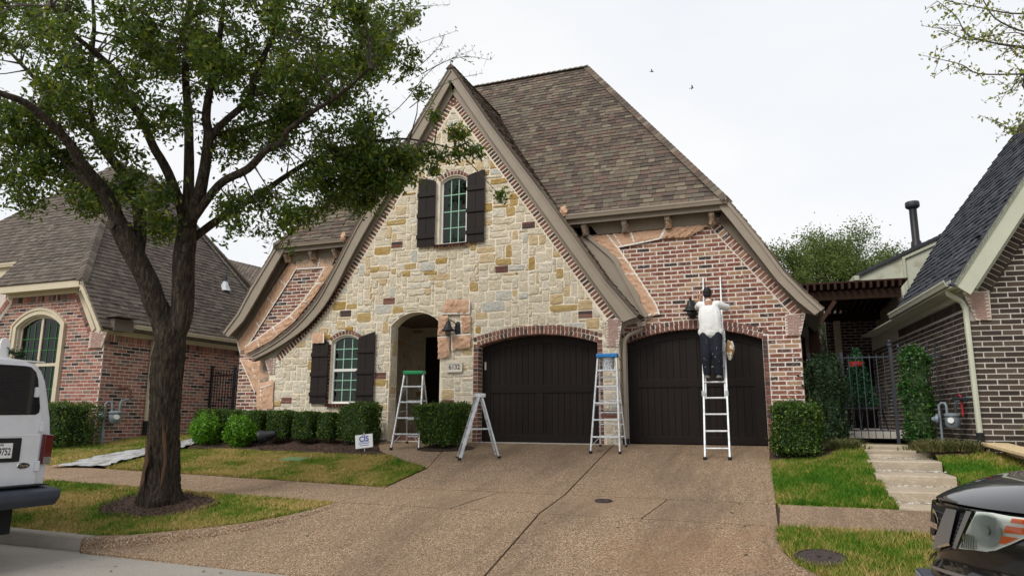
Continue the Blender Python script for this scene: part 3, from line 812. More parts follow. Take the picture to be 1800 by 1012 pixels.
# ------------------------------------------------------------------ main house
H = thing('stone_house', 'stone gabled house with two dark garage doors, masked for painting', 'house', (0, 3, 0))
def smooth_line(P, n=5):
    """Catmull-Rom through the points"""
    o = []
    for i in range(len(P)-1):
        a = P[max(i-1, 0)]; b = P[i]; c = P[i+1]; d = P[min(i+2, len(P)-1)]
        for k in range(n):
            t = k/n
            o.append(tuple(.5*((2*b[j])+(-a[j]+c[j])*t+(2*a[j]-5*b[j]+4*c[j]-d[j])*t*t+(-a[j]+3*b[j]-3*c[j]+d[j])*t**3) for j in range(len(b))))
    return o+[P[-1]]
def offset_line(P, d):
    """shift an open polyline to its right-hand side by d"""
    o = []
    for i in range(len(P)):
        a, b = P[max(i-1, 0)], P[min(i+1, len(P)-1)]; dx, dz = b[0]-a[0], b[1]-a[1]; l = math.hypot(dx, dz) or 1
        o.append((P[i][0]+dz/l*d, P[i][1]-dx/l*d))
    return o
def strip(mb, A, B, y0, y1):
    """solid between two polylines (x,z) of equal length, from y0 to y1"""
    for i in range(len(A)-1):
        q = [A[i], A[i+1], B[i+1], B[i]]
        k = len(mb.v)
        mb.v += [(p[0], y0, p[1]) for p in q]+[(p[0], y1, p[1]) for p in q]
        mb.f += [(k, k+1, k+2, k+3), (k+7, k+6, k+5, k+4), (k, k+4, k+5, k+1), (k+2, k+6, k+7, k+3)]
        if i == 0: mb.f.append((k, k+3, k+7, k+4))
        if i == len(A)-2: mb.f.append((k+1, k+5, k+6, k+2))
    return mb
APEX = (-.742, 9.083)
GR = [APEX, (.298, 7.48), (1.621, 5.59), (2.324, 4.549), (3.059, 3.437), (3.713, 2.627)]
GL = [APEX]+smooth_line([(-1.629, 7.762), (-2.318, 6.735), (-3.189, 5.414), (-3.697, 4.522), (-4.036, 3.94), (-4.38, 3.399), (-4.826, 2.941), (-5.286, 2.597), (-5.854, 2.296), (-6.365, 2.088)], 4)
GRl = [(-.742, 8.70), (.30, 7.10), (1.615, 5.14), (2.30, 4.13), (2.86, 3.30), (3.402, 2.522)]
GLl = [(-.742, 8.70)]+smooth_line([(-1.60, 7.30), (-2.24, 6.34), (-2.95, 5.25), (-3.50, 4.346), (-3.80, 3.79), (-4.13, 3.29), (-4.61, 2.80), (-5.13, 2.47), (-5.68, 2.20), (-6.18, 2.003)], 4)
YF = -.18
# brick line under the frieze, on the wall
BR = [(-.755, 8.43), (1.368, 5.351), (2.416, 3.80), (3.22, 2.651)]
BL = [(-.755, 8.43), (-2.752, 5.419)]+smooth_line([(-3.10, 4.92), (-3.698, 4.033), (-4.312, 3.262), (-5.035, 2.568), (-5.661, 2.064)], 4)
# ---- walls
GAR = opening(0, 2.80, 0, 2.13, 2.36, 14); DOOR = opening(-2.30, -.96, 0, 2.70, 3.01, 12)
WLO = opening(-3.98, -3.13, .86, 2.38, 2.54, 10); WUP = opening(-1.06, -.34, 4.60, 6.18, 6.32, 8)
gw_out = [(-5.84, -.4), (3.25, -.4), (3.25, 2.6), (3.36, 2.60)]+GRl[::-1][1:]+GLl[1:-1]+[(-5.98, 2.02), (-5.84, 1.7)]
gw = MB().wall([gw_out, GAR, DOOR, WLO, WUP], 0, .34).build('gable_wall', 'mortar stone', H)
RW_out = [(2.95, -.4), (6.84, -.4), (6.84, 2.2), (6.95, 2.62), (5.45, 4.75), (2.15, 4.75), (2.95, 3.0)]
GAR2 = opening(3.32, 6.12, 0, 2.13, 2.385, 14)
rw = MB().wall([RW_out, GAR2], .377, .70).build('wing_wall', 'mortar main', H)
LW_out = [(-7.25, -.4), (-5.7, -.4), (-5.7, 1.9), (-4.1, 3.2), (-3.9, 4.85), (-5.6, 4.85), (-7.40, 2.55), (-7.25, 2.2)]
lw = MB().wall([LW_out], .45, .75).build('wing_wall', 'mortar main', H)
for b_ in ((6.55, 6.84, .705, 11.5), (-7.25, -6.95, .755, 11.5), (-6.94, 6.54, 11.2, 11.5)): MB().box(*b_, -.4, 2.6).build('side_wall', 'mortar main', H)
# ---- stones
PAIRS = [(-2.17,4.78),(1.25,4.91),(.60,3.92),(-2.38,3.40),(-3.60,3.10),(2.60,2.82),(-2.52,1.60),(-.71,.92),(-5.19,.97),(3.09,.70),(-.70,7.35),(-2.62,.25)]
SPOT = [(.42,3.06,7,3,'stone grey'),(-2.48,3.15,6,3,'stone grey'),(-1.28,4.18,5,3,'stone grey'),(1.02,3.96,5,2,'stone grey'),(-2.6,4.64,6,3,'stone ochre'),(1.37,4.04,2,4,'stone ochre'),(2.08,2.97,8,2,'stone ochre'),(.76,4.36,2,4,'stone ochre'),(-1.48,3.98,4,3,'stone ochre'),(-.99,3.83,7,2,'stone tan'),(-1.73,4.21,4,2,'stone ochre'),(.45,6.55,4,3,'stone ochre'),(.1,6.3,5,2,'stone ochre'),(-4.85,.95+.35,5,4,'stone pale'),(-4.3,1.62,4,3,'stone ochre')]
def inner(P, d):
    return offset_line(P, d)
SR = offset_line(BR, .18)[1:]; SL = offset_line(BL, -.18)[1:]
stone_out = [(-5.66, -.4), (3.25, -.4), (3.25, 2.02), (3.0, 2.03), (3.0, SR[-1][1])]+[p for p in SR[::-1][1:]]+[(-.755, 8.06)]+SL[:-1]+[(-5.66, 1.90)]
if area(stone_out) < 0: stone_out = stone_out[::-1]
holes = [opening(-.115, 2.915, -.4, 2.285, 2.56, 14), opening(-2.32, -.94, -.4, 2.71, 3.03, 12), opening(-4.06, -3.05, .775, 2.36, 2.64, 10), opening(-1.17, -.26, 4.52, 6.16, 6.44, 10)]
def ashlar(out, holes, cell, seed, pairs=(), spots=()):
    r = random.Random(seed); x0 = min(p[0] for p in out); x1 = max(p[0] for p in out); z0 = -.12; z1 = max(p[1] for p in out)
    nx = int((x1-x0)/cell)+1; nz = int((z1-z0)/cell)+1
    g_ = [[0]*nx for _ in range(nz)]; res = []
    def take(i, j, w_, h): 
        if i < 0 or j < 0 or i+w_ > nx or j+h > nz or any(g_[jj][ii] for jj in range(j, j+h) for ii in range(i, i+w_)): return False
        for jj in range(j, j+h):
            for ii in range(i, i+w_): g_[jj][ii] = 1
        return True
    for (x, z) in pairs:
        i, j = int((x-.15-x0)/cell), int((z-.09-z0)/cell)
        if take(i, j, 4, 2): res.append((x0+i*cell, z0+j*cell, 4*cell, 2*cell, 'pair'))
    for (x, z, w_, h, m_) in spots:
        i, j = int((x-x0)/cell-w_/2), int((z-z0)/cell-h/2)
        if take(i, j, w_, h): res.append((x0+i*cell, z0+j*cell, w_*cell, h*cell, m_))
    sizes = [(5,2)]*9+[(4,2)]*8+[(6,2)]*6+[(3,2)]*5+[(4,3)]*5+[(5,3)]*4+[(3,3)]*4+[(2,3)]*2+[(2,4)]*2+[(7,2)]*4+[(6,3)]*2+[(2,2)]*2+[(4,1)]*2+[(5,1)]*2+[(6,1)]
    for j in range(nz):
        for i in range(nx):
            if g_[j][i]: continue
            done = False
            for _ in range(26):
                w_, h = r.choice(sizes)
                if take(i, j, w_, h): done = True; break
            if not done:
                for w_, h in ((3, 2), (2, 2), (4, 1), (3, 1), (2, 1), (1, 2), (1, 1)):
                    if take(i, j, w_, h): break
            m_ = r.choices(['stone cream', 'stone pale', 'stone grey', 'stone ochre', 'stone tan'], [.60, .20, .04, .065, .095])[0]
            res.append((x0+i*cell, z0+j*cell, w_*cell, h*cell, m_))
    return res
def stone_mesh(poly, r, fn, depth):
    """rough-faced stone: rounded outline, proud and uneven"""
    q = shrink(poly, .011)
    # round the corners once
    c = []
    n = len(q)
    for i in range(n):
        a, b = q[i], q[(i+1) % n]; t = .07+r.uniform(0, .08)
        c += [(a[0]+(b[0]-a[0])*t, a[1]+(b[1]-a[1])*t), (a[0]+(b[0]-a[0])*(1-t), a[1]+(b[1]-a[1])*(1-t))]
    c = clean(c, .006)
    c = [(p[0]+r.uniform(-.016, .016), p[1]+r.uniform(-.013, .013)) for p in c]
    n = len(c); cx = sum(p[0] for p in c)/n; cz = sum(p[1] for p in c)/n
    k1 = [(p[0]+(cx-p[0])*.045, p[1]+(cz-p[1])*.075) for p in c]; k2 = [(cx+(p[0]-cx)*.6*r.uniform(.8, 1.2), cz+(p[1]-cz)*.55*r.uniform(.8, 1.2)) for p in c]
    vs = [fn(p[0], p[1], -.002) for p in c]+[fn(p[0], p[1], depth*r.uniform(.65, 1.0)) for p in k1]+[fn(p[0], p[1], depth*r.uniform(.75, 1.45)) for p in k2]+[fn(cx, cz, depth*r.uniform(.9, 1.5))]
    fs = []
    for i in range(n):
        j = (i+1) % n
        fs += [(i, j, n+j, n+i), (n+i, n+j, 2*n+j, 2*n+i), (2*n+i, 2*n+j, 3*n)]
    return vs, fs
def lay_stones(out, holes, seed, fn, parent, keep, pairs=(), spots=(), cell=.082):
    r = random.Random(seed); items = []; Pb = Pieces(fn, 'brick', 'brick trim', parent, .02, .006, 60)
    for x, z, w_, h, m_ in ashlar(out, holes, cell, seed, pairs, spots):
        if m_ == 'pair':
            Pb.add([(x+.01, z+.008), (x+w_-.01, z+.008), (x+w_-.01, z+h/2-.006), (x+.01, z+h/2-.006)]); Pb.add([(x+.01, z+h/2+.006), (x+w_-.01, z+h/2+.006), (x+w_-.01, z+h-.008), (x+.01, z+h-.008)])
            continue
        p = clip_rect(out, x, x+w_, z, z+h)
        if not p: continue
        for hh in holes:
            p = minus_convex(p, hh)
            if not p: break
        p = clean(p, .01)
        if len(p) < 3 or abs(area(p)) < .004: continue
        if area(p) < 0: p = p[::-1]
        xs_ = [q[0] for q in p]; zs_ = [q[1] for q in p]
        if min(max(xs_)-min(xs_), max(zs_)-min(zs_)) < .045: continue
        items.append((abs(area(p)), p, m_))
    items.sort(key=lambda t: -t[0]); b = parent
    while b not in BASE: b = b.parent
    off = _base(b); rest = {}
    for k, (A, p, m_) in enumerate(items):
        vs, fs = stone_mesh(p, r, fn, r.uniform(.006, .022))
        if k < keep:
            o0 = Vector(fn(p[0][0], p[0][1], 0)); me = bpy.data.meshes.new('stone'); me.from_pydata([Vector(v)-o0 for v in vs], [], fs); me.materials.append(MATS[m_])
            link('stone', me, None, parent, o0-off)
        else: rest.setdefault(m_, MB()).add(vs, fs)
    for m_, mb in rest.items(): mb.build('stone_field', m_, parent, fix=False)['kind'] = 'stuff'
    Pb.finish()
fw, _ = plane_fn((0, 0, 0), (1, 0, 0), (0, 0, 1))
lay_stones(stone_out, holes, 5, fw, gw, 296, PAIRS, SPOT)
# ---- brick trim on the gable: rake bricks, arches, jambs
P = Pieces(fw, 'rake_brick', 'brick trim', gw, .010, .003, 200)
band(P, BR, .165, .098, .036, -1); band(P, BL, .165, .098, .036, 1); P.finish()
P = Pieces(fw, 'arch_brick', 'brick trim', gw, .014, .004, 130)
a_in = arch(0, 2.80, 2.13, 2.36, 24); band(P, a_in, .095, .095, .022, -1, .012); band(P, arch(-.10, 2.90, 2.245, 2.47, 24), .085, .095, .022, -1, .0, .020)
band(P, arch(-3.99, -3.12, 2.385, 2.55, 12), .085, .085, .014, -1, .012); band(P, arch(-1.07, -.33, 6.185, 6.33, 12), .09, .085, .014, -1, .012); P.finish()
P = Pieces(fw, 'jamb_brick', 'brick trim', gw, .012, .003, 120)
z = .0
while z < 2.17:
    P.add([(-.105, z+.007), (-.004, z+.007), (-.004, z+.084), (-.105, z+.084)]); P.add([(2.804, z+.007), (2.905, z+.007), (2.905, z+.084), (2.804, z+.084)]); z += .0914
z = .86
while z < 2.3: P.add([(-4.05, z+.007), (-3.99, z+.007), (-3.99, z+.084), (-4.05, z+.084)]); z += .0914
P.finish()
# brick reveal of the left garage and of the right one
fj, _ = plane_fn((-.0, .002, 0), (0, 1, 0), (0, 0, 1), (1, 0, 0))
P = Pieces(fj, 'jamb_brick', 'brick trim', gw, .006, .003, 60)
z = .0; r_ = 0
while z < 2.1:
    for a, b in (((.005, .12), (.135, .25)) if r_ % 2 else ((.005, .2), (.215, .25))): P.add([(a, z+.007), (b, z+.007), (b, z+.084), (a, z+.084)])
    z += .0914; r_ += 1
P.finish()
# sills: brick on edge
P = Pieces(lambda a, b, d: Vector((a, -.045-d, b)), 'sill_brick', 'brick trim', gw, .012, .004, 60, back=-.045)
for x0, x1, zz in ((-4.04, -3.08, .785), (-1.16, -.28, 4.525)):
    n = round((x1-x0)/.085)
    for i in range(n): P.add([(x0+(x1-x0)*i/n+.006, zz), (x0+(x1-x0)*(i+1)/n-.006, zz), (x0+(x1-x0)*(i+1)/n-.006, zz+.075), (x0+(x1-x0)*i/n+.006, zz+.075)])
P.finish()
MB().box(-4.04, -3.08, -.044, .0, .79, .855).build('sill', 'mortar stone', gw); MB().box(-1.16, -.28, -.044, .0, 4.53, 4.595).build('sill', 'mortar stone', gw)
# ---- bricks on the wings
frw, _ = plane_fn((0, .377, 0), (1, 0, 0), (0, 0, 1))
RB = [(5.379, 4.651), (6.92, 2.626)]; RBi = offset_line(RB, .185)
P = Pieces(frw, 'brick', 'brick main', rw, .007, .003, 300)
reg = [(3.31, -.3), (6.835, -.3), (6.835, 2.16), (6.57, 2.165), (6.57, 2.62), (RBi[1][0]-.02, RBi[1][1]), (RBi[0][0]-.02, RBi[0][1]), (5.22, 4.62), (2.75, 4.62), (3.42, 3.35), (3.9, 2.65), (3.31, 2.5)]
brickwork(P, reg, [opening(3.20, 6.235, -.4, 2.225, 2.60, 14)], -.0914, joint=.025)
P.finish()
P = Pieces(frw, 'rake_brick', 'brick main', rw, .009, .003, 60); band(P, RB, .175, .103, .03, -1); P.finish()
P = Pieces(frw, 'arch_brick', 'brick trim', rw, .010, .003, 100)
band(P, arch(3.32, 6.12, 2.13, 2.385, 24), .09, .098, .02, -1, .010); band(P, arch(3.22, 6.22, 2.225, 2.485, 24), .085, .098, .024, -1, .0, .016); P.finish()
P = Pieces(frw, 'jamb_brick', 'brick trim', rw, .02, .004, 60); z = 0
while z < 2.16: P.add([(6.125, z+.007), (6.215, z+.007), (6.215, z+.084), (6.125, z+.084)]); z += .0914
P.finish()
flw, _ = plane_fn((0, .45, 0), (1, 0, 0), (0, 0, 1))
P = Pieces(flw, 'brick', 'brick main', lw, .007, .003, 200)
brickwork(P, [(-7.245, -.3), (-5.8, -.3), (-5.8, 1.9), (-4.3, 3.3), (-4.1, 4.75), (-5.55, 4.75), (-7.25, 2.55)], [], -.0914, joint=.024); P.finish()
# side of the right wing seen past the corner is plain brick courses
fs_, _ = plane_fn((6.842, 0, 0), (0, 1, 0), (0, 0, 1))
P = Pieces(fs_, 'brick', 'brick main', H, .012, .005, 0); brickwork(P, [(.39, -.3), (2.2, -.3), (2.2, 2.5), (.39, 2.5)], [], -.0914); P.finish()
# ---- kneelers of small brick at the ends of the rakes
def kneeler(poly, fn, parent, y0, y1, name='kneeler'):
    k = MB().prism(poly, y0, y1).build(name, 'mortar main', parent)
    Pk = Pieces(fn, 'kneeler_brick', 'corbel brick', k, y0 and .01, .002, 0); Pk.depth = .010
    brickwork(Pk, poly if area(poly) > 0 else poly[::-1], [], min(p[1] for p in poly), .030, .105, .006); Pk.finish()
    r2 = random.Random(3); dm = MB(); x0 = min(p[0] for p in poly); x1 = max(p[0] for p in poly); z0 = min(p[1] for p in poly); z1 = max(p[1] for p in poly)
    for i in range(34):
        p = (r2.uniform(x0+.02, x1-.02), r2.uniform(z0+.02, z1-.02))
        if inside(p, poly): q_ = fn(p[0], p[1], .012); dm.box(q_[0]-.007, q_[0]+.007, q_[1]-.002, q_[1]+.002, q_[2]-.007, q_[2]+.007)
    if dm.v: dm.build('mortar_dots', 'mortar main', k, fix=False)['kind'] = 'stuff'
    return k
fk1, _ = plane_fn((0, .345, 0), (1, 0, 0), (0, 0, 1)); kneeler([(6.585, 2.165), (6.85, 2.165), (6.965, 2.60), (6.585, 2.60)], fk1, H, .345, .376)
fk2, _ = plane_fn((0, -.032, 0), (1, 0, 0), (0, 0, 1)); kneeler([(3.01, 2.03), (3.255, 2.03), (3.36, 2.61), (3.01, 2.63)], fk2, H, -.032, -.001)
kneeler([(-5.99, 1.97), (-5.83, 1.62), (-5.67, 1.62), (-5.67, 2.03), (-5.75, 2.05)][::-1], fk2, H, -.032, -.001)
# ---- rakes: fascia, soffit, frieze
for A_, B_ in ((GR, GRl), (GL, GLl)): strip(MB(), A_, B_, YF, YF+.045).build('rake_board', 'trim taupe', H)
for A_, d_ in ((GR, .055), (GL, -.055)): strip(MB(), A_, offset_line(A_, d_), YF-.028, YF-.002).build('rake_moulding', 'trim taupe', H)
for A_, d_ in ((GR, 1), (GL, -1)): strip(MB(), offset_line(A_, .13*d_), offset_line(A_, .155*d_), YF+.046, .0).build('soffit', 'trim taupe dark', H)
def resample(P, n):
    s_ = [0]
    for i in range(1, len(P)): s_.append(s_[-1]+math.dist(P[i-1], P[i]))
    return [(float(np.interp(t, s_, [p[0] for p in P])), float(np.interp(t, s_, [p[1] for p in P]))) for t in np.linspace(0, s_[-1], n)]
for A_, B_, d_ in ((GR, BR, .15), (GL, BL, -.15)): strip(MB(), resample(offset_line(A_, d_), 24), resample(B_, 24), -.04, -.001).build('frieze_board', 'trim taupe', H)
WR = [(5.60, 5.0), (5.82, 4.67), (6.268, 3.985), (6.617, 3.392), (6.99, 2.926), (7.264, 2.616)]; WRl = [(5.44, 4.87), (5.66, 4.54), (6.09, 3.86), (6.49, 3.22), (6.82, 2.81), (7.117, 2.516)]
WL = [(-5.957, 5.03), (-6.36, 4.44), (-6.747, 3.876), (-7.113, 3.254), (-7.547, 2.761)]; WLl = [(-5.70, 4.93), (-6.12, 4.28), (-6.53, 3.62), (-6.92, 3.05), (-7.38, 2.64)]
strip(MB(), WR, WRl, -.0, .045).build('rake_board', 'trim taupe', H); strip(MB(), WL, WLl, .1, .145).build('rake_board', 'trim taupe', H)
strip(MB(), WR, offset_line(WR, .055), -.028, -.002).build('rake_moulding', 'trim taupe', H); strip(MB(), WL, offset_line(WL, -.055), .072, .098).build('rake_moulding', 'trim taupe', H)
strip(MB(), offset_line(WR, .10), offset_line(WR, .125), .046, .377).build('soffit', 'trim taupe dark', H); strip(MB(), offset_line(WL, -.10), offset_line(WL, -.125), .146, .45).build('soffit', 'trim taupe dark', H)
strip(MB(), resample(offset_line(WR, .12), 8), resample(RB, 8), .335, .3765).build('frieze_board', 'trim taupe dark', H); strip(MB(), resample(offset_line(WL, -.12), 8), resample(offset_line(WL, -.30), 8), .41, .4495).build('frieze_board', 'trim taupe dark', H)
# stepped board where the gable roof meets the right wing wall
strip(MB(), [(2.14, 4.80), (2.72, 3.95), (3.56, 2.72)], [(2.62, 4.80), (3.20, 3.98), (3.86, 2.68)], .33, .3765).build('wall_board', 'trim taupe', H)
# ---- eaves: gutters, boards, brackets
def gutter(x0, x1, y, z, parent, axis='x', mat='trim taupe'):
    prof = [(0, -.11), (.085, -.11), (.10, -.06), (.115, -.035), (.115, 0), (.10, 0), (.098, -.03), (.082, -.095), (.008, -.095), (.008, 0), (0, 0)]
    mb = MB(); n = len(prof); k = 0
    for x in (x0, x1):
        mb.v += [(x, y-a, z+b) if axis == 'x' else (y+a, x, z+b) for a, b in prof]
    mb.f += [(i, (i+1) % n, n+(i+1) % n, n+i) for i in range(n)]+[tuple(range(n)), tuple(range(2*n-1, n-1, -1))]
    return mb.build('gutter', mat, parent)
gutter(2.12, 5.60, .02, 5.02, H); gutter(-6.0, -3.75, .12, 5.06, H)
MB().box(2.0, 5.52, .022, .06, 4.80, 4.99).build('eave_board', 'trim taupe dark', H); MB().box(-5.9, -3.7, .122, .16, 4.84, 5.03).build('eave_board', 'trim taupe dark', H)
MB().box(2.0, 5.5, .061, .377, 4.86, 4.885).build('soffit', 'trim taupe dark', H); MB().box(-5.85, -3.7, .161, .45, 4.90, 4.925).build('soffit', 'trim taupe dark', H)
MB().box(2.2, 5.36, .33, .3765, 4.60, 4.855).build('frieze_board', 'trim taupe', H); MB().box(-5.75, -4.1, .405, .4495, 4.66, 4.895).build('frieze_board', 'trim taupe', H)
for x, y0, y1, zt in [(2.50, .08, .329, 4.855), (3.41, .08, .329, 4.855), (4.35, .08, .329, 4.855), (5.27, .08, .329, 4.855), (-5.77, .18, .404, 4.895), (-4.95, .18, .404, 4.895), (-4.22, .18, .404, 4.895)]:
    prof = [(y0, zt), (y1, zt), (y1, zt-.26), (y0+.13, zt-.24), (y0+.05, zt-.17), (y0, zt-.12)]
    mb = MB(); n = len(prof)
    mb.v = [(x-.055, a, b) for a, b in prof]+[(x+.055, a, b) for a, b in prof]
    mb.f = [(i, (i+1) % n, n+(i+1) % n, n+i) for i in range(n)]+[tuple(range(n)), tuple(range(2*n-1, n-1, -1))]
    bk = mb.build('bracket', 'trim taupe', H, bevel=.006)
    if x != -4.22 or True:
        # masking paper bunched round the lower half of the bracket
        g_ = []
        for i in range(9):
            t = i/8; ring_ = []
            for j in range(14):
                u = j/13*math.pi; ra = .072+rnd.uniform(-.008, .012); zz = zt-.10-.19*t
                yy = y1-.01-math.sin(u)*(y1-y0+.015)*(1-.55*t)
                ring_.append((x-math.cos(u)*ra*1.05, yy+rnd.uniform(-.012, .012), zz+rnd.uniform(-.01, .01)))
            g_.append(ring_)
        MB().grid(g_).build('paper_wrap', 'kraft oversprayed', bk, fix=False)
def downspout(pts, mat, parent, w_=.075, name='downspout'):
    mb = MB()
    for i in range(len(pts)-1):
        a, b = Vector(pts[i]), Vector(pts[i+1]); d = (b-a).normalized(); mb.bar(a-d*.02, b+d*.02, w_, w_*.8, (0, 1, 0))
    return mb.build(name, mat, parent, bevel=.008)
mbt = MB().tube([(3.76, .10, 2.48), (3.74, .12, 2.40), (3.62, .14, 2.35), (3.46, .15, 2.29), (3.38, .15, 2.20), (3.345, .15, 2.08), (3.34, .15, 1.2), (3.335, .15, .10)], .045, 8)
ds = mbt.build('downspout', 'trim taupe', H, smooth=True)
MB().box(3.285, 3.39, .095, .205, 0, .12).build('boot', 'rubber', ds)
MB().box(3.66, 3.84, .0, .14, 2.44, 2.54).build('gutter_outlet', 'trim taupe', H, bevel=.01)
MB().tube([(-6.1, .1, 2.02), (-6.05, .15, 1.95), (-5.98, .3, 1.88), (-5.98, .4, 1.75)], .04, 8).build('downspout', 'trim taupe dark', H, smooth=True)
# ---- roof
RF = {}
def roof(name, pts3, mat, parent, keep, expo=.150, u=None, lift=0., th=.06):
    """roof face from 3-D corner points (first edge runs along the eave) with shingle courses"""
    o = Vector(pts3[0]); u = (Vector(pts3[1])-o).normalized() if u is None else Vector(u)
    n_ = (Vector(pts3[1])-o).cross(Vector(pts3[-1])-o).normalized()
    if n_.z < 0: n_ = -n_
    v = n_.cross(u).normalized()
    if v.z < 0: u = -u; v = n_.cross(u).normalized()
    fn, inv = plane_fn(o, u, v, n_)
    poly = [inv(p) for p in pts3]
    if area(poly) < 0: poly = poly[::-1]
    q = [fn(a, b, 0) for a, b in poly]; m_ = len(q)
    s_ = MB(); s_.add([p for p in q]+[p-n_*th for p in q], [tuple(range(m_)), tuple(range(2*m_-1, m_-1, -1))]+[(i, m_+i, m_+(i+1) % m_, (i+1) % m_) for i in range(m_)])
    face = s_.build(name, mat, parent)
    Pp = Pieces(fn, 'shingle', mat, face, .016, .002, keep); shingles(Pp, poly, expo); Pp.finish()
    return face
def hip_caps(a, b, mat, parent, w_=.15, step=.17):
    a = Vector(a); b = Vector(b); n = max(1, round((b-a).length/step)); mb = MB(); d = (b-a)/n; s_ = d.normalized().cross(Vector((0, 0, 1))).normalized()
    for i in range(n):
        p = a+d*i; q = p+d*1.12; lift = Vector((0, 0, .035)); dn = Vector((0, 0, -.075))
        mb.add([p+lift*1.3-s_*0, q+lift*.6, p+s_*w_+dn, q+s_*w_+dn-lift*.4, p-s_*w_+dn, q-s_*w_+dn-lift*.4], [(0, 2, 3, 1), (0, 1, 5, 4), (0, 4, 2)])
    return mb.build('hip_cap', mat, parent, fix=False)
E0, E1, RG0, RG1 = (-5.99, .0, 5.05), (5.62, -.05, 5.03), (-2.03, 4.0, 10.75), (1.644, 4.0, 10.75)
rf = roof('roof', [E0, (-3.30, 0, 5.05), (-.742, 2.70, 8.94), (1.92, 0, 5.045), E1, RG1, RG0], 'shingle main', H, 300, u=(1, 0, 0))
# right and left slopes run down to the flared eaves
rrp = [(5.62, 5.03), (5.84, 4.69), (6.29, 4.0), (6.64, 3.41), (7.01, 2.95), (7.29, 2.63)]
for i in range(5):
    a, b = rrp[i], rrp[i+1]
    roof('roof', [(b[0], -.02, b[1]), (b[0], 12, b[1]), (a[0], 12, a[1]), (a[0], -.02, a[1])], 'shingle main', H, 0)
roof('roof', [(5.62, -.02, 5.03), (5.62, 12, 5.03), (1.644, 8, 10.75), (1.644, 4, 10.75)], 'shingle main', H, 0)
llp = [(-5.98, 5.06), (-6.38, 4.47), (-6.77, 3.90), (-7.135, 3.28), (-7.57, 2.785)]
for i in range(4):
    a, b = llp[i], llp[i+1]
    roof('roof', [(b[0], .08, b[1]), (b[0], 12, b[1]), (a[0], 12, a[1]), (a[0], .08, a[1])], 'shingle main', H, 0)
roof('roof', [(-5.98, .08, 5.06), (-5.98, 12, 5.06), (-2.03, 8, 10.75), (-2.03, 4, 10.75)], 'shingle main', H, 0)
roof('roof', [(-5.98, 12, 5.04), (5.62, 12, 5.04), (1.644, 8, 10.75), (-2.03, 8, 10.75)], 'shingle main', H, 0, .3)
hip_caps(E1, RG1, 'shingle main', H); hip_caps(E0, RG0, 'shingle main', H); hip_caps(RG1, RG0, 'shingle main', H)
# gable roof: upper part runs back into the main slope, lower part stops at the wing walls
def gslope(line, yb_lo, zcut=4.98):
    for i in range(len(line)-1):
        a, b = line[i], line[i+1]
        yb = lambda z: (yb_lo if z < zcut+.05 else (z-5.05)/1.436+.05)
        ya, yb_ = yb(a[1]), yb(b[1])
        if a[1] > zcut+.05 > b[1]:
            t = (a[1]-zcut-.05)/(a[1]-b[1]); c = (a[0]+(b[0]-a[0])*t, zcut+.05)
            roof('roof', [(c[0], YF-.03, c[1]), (c[0], .35, c[1]), (a[0], ya, a[1]), (a[0], YF-.03, a[1])], 'shingle main', H, 0)
            a = c; ya = yb_lo
        roof('roof', [(b[0], YF-.03, b[1]), (b[0], yb_ if b[1] >= zcut else yb_lo, b[1]), (a[0], ya, a[1]), (a[0], YF-.03, a[1])], 'shingle main', H, 0)
gslope([(p[0]+.02, p[1]+.03) for p in GR], .36); gslope([(p[0]-.02, p[1]+.03) for p in GL][::1], .43)
hip_caps((APEX[0], YF-.05, APEX[1]+.03), (APEX[0], 2.85, APEX[1]+.03), 'shingle main', H, .13)
# ---- brick lining of the garage arches, stone return of the pier
for A_, y0_, y1_ in ((arch(0, 2.80, 2.13, 2.36, 24), -.018, .265), (arch(3.32, 6.12, 2.13, 2.385, 24), .36, .555)):
    n_ = 34; Q_ = resample(A_, n_+1); lin = MB()
    for i in range(n_):
        a, b = Q_[i], Q_[i+1]
        for ya, yb in ((y0_, (y0_+y1_)/2-.006), ((y0_+y1_)/2+.006, y1_)):
            p0 = (a[0]+(b[0]-a[0])*.1, a[1]+(b[1]-a[1])*.1-.003); p1 = (a[0]+(b[0]-a[0])*.9, a[1]+(b[1]-a[1])*.9-.003); lin.add([(p0[0], ya, p0[1]), (p1[0], ya, p1[1]), (p1[0], yb, p1[1]), (p0[0], yb, p0[1]), (p0[0], ya, p0[1]+.02), (p1[0], ya, p1[1]+.02), (p1[0], yb, p1[1]+.02), (p0[0], yb, p0[1]+.02)], [(0, 1, 2, 3), (0, 4, 5, 1), (1, 5, 6, 2), (2, 6, 7, 3), (3, 7, 4, 0)])
    lin.build('arch_lining', 'brick trim', H, fix=False)['kind'] = 'stuff'
fq, _ = plane_fn((3.253, 0, 0), (0, 1, 0), (0, 0, 1)); lay_stones([(.0, -.05), (.335, -.05), (.335, 2.5), (.0, 2.5)], [], 44, fq, gw, 0, cell=.11)
fq2, _ = plane_fn((-.938, 0, 0), (0, -1, 0), (0, 0, 1), (-1, 0, 0))
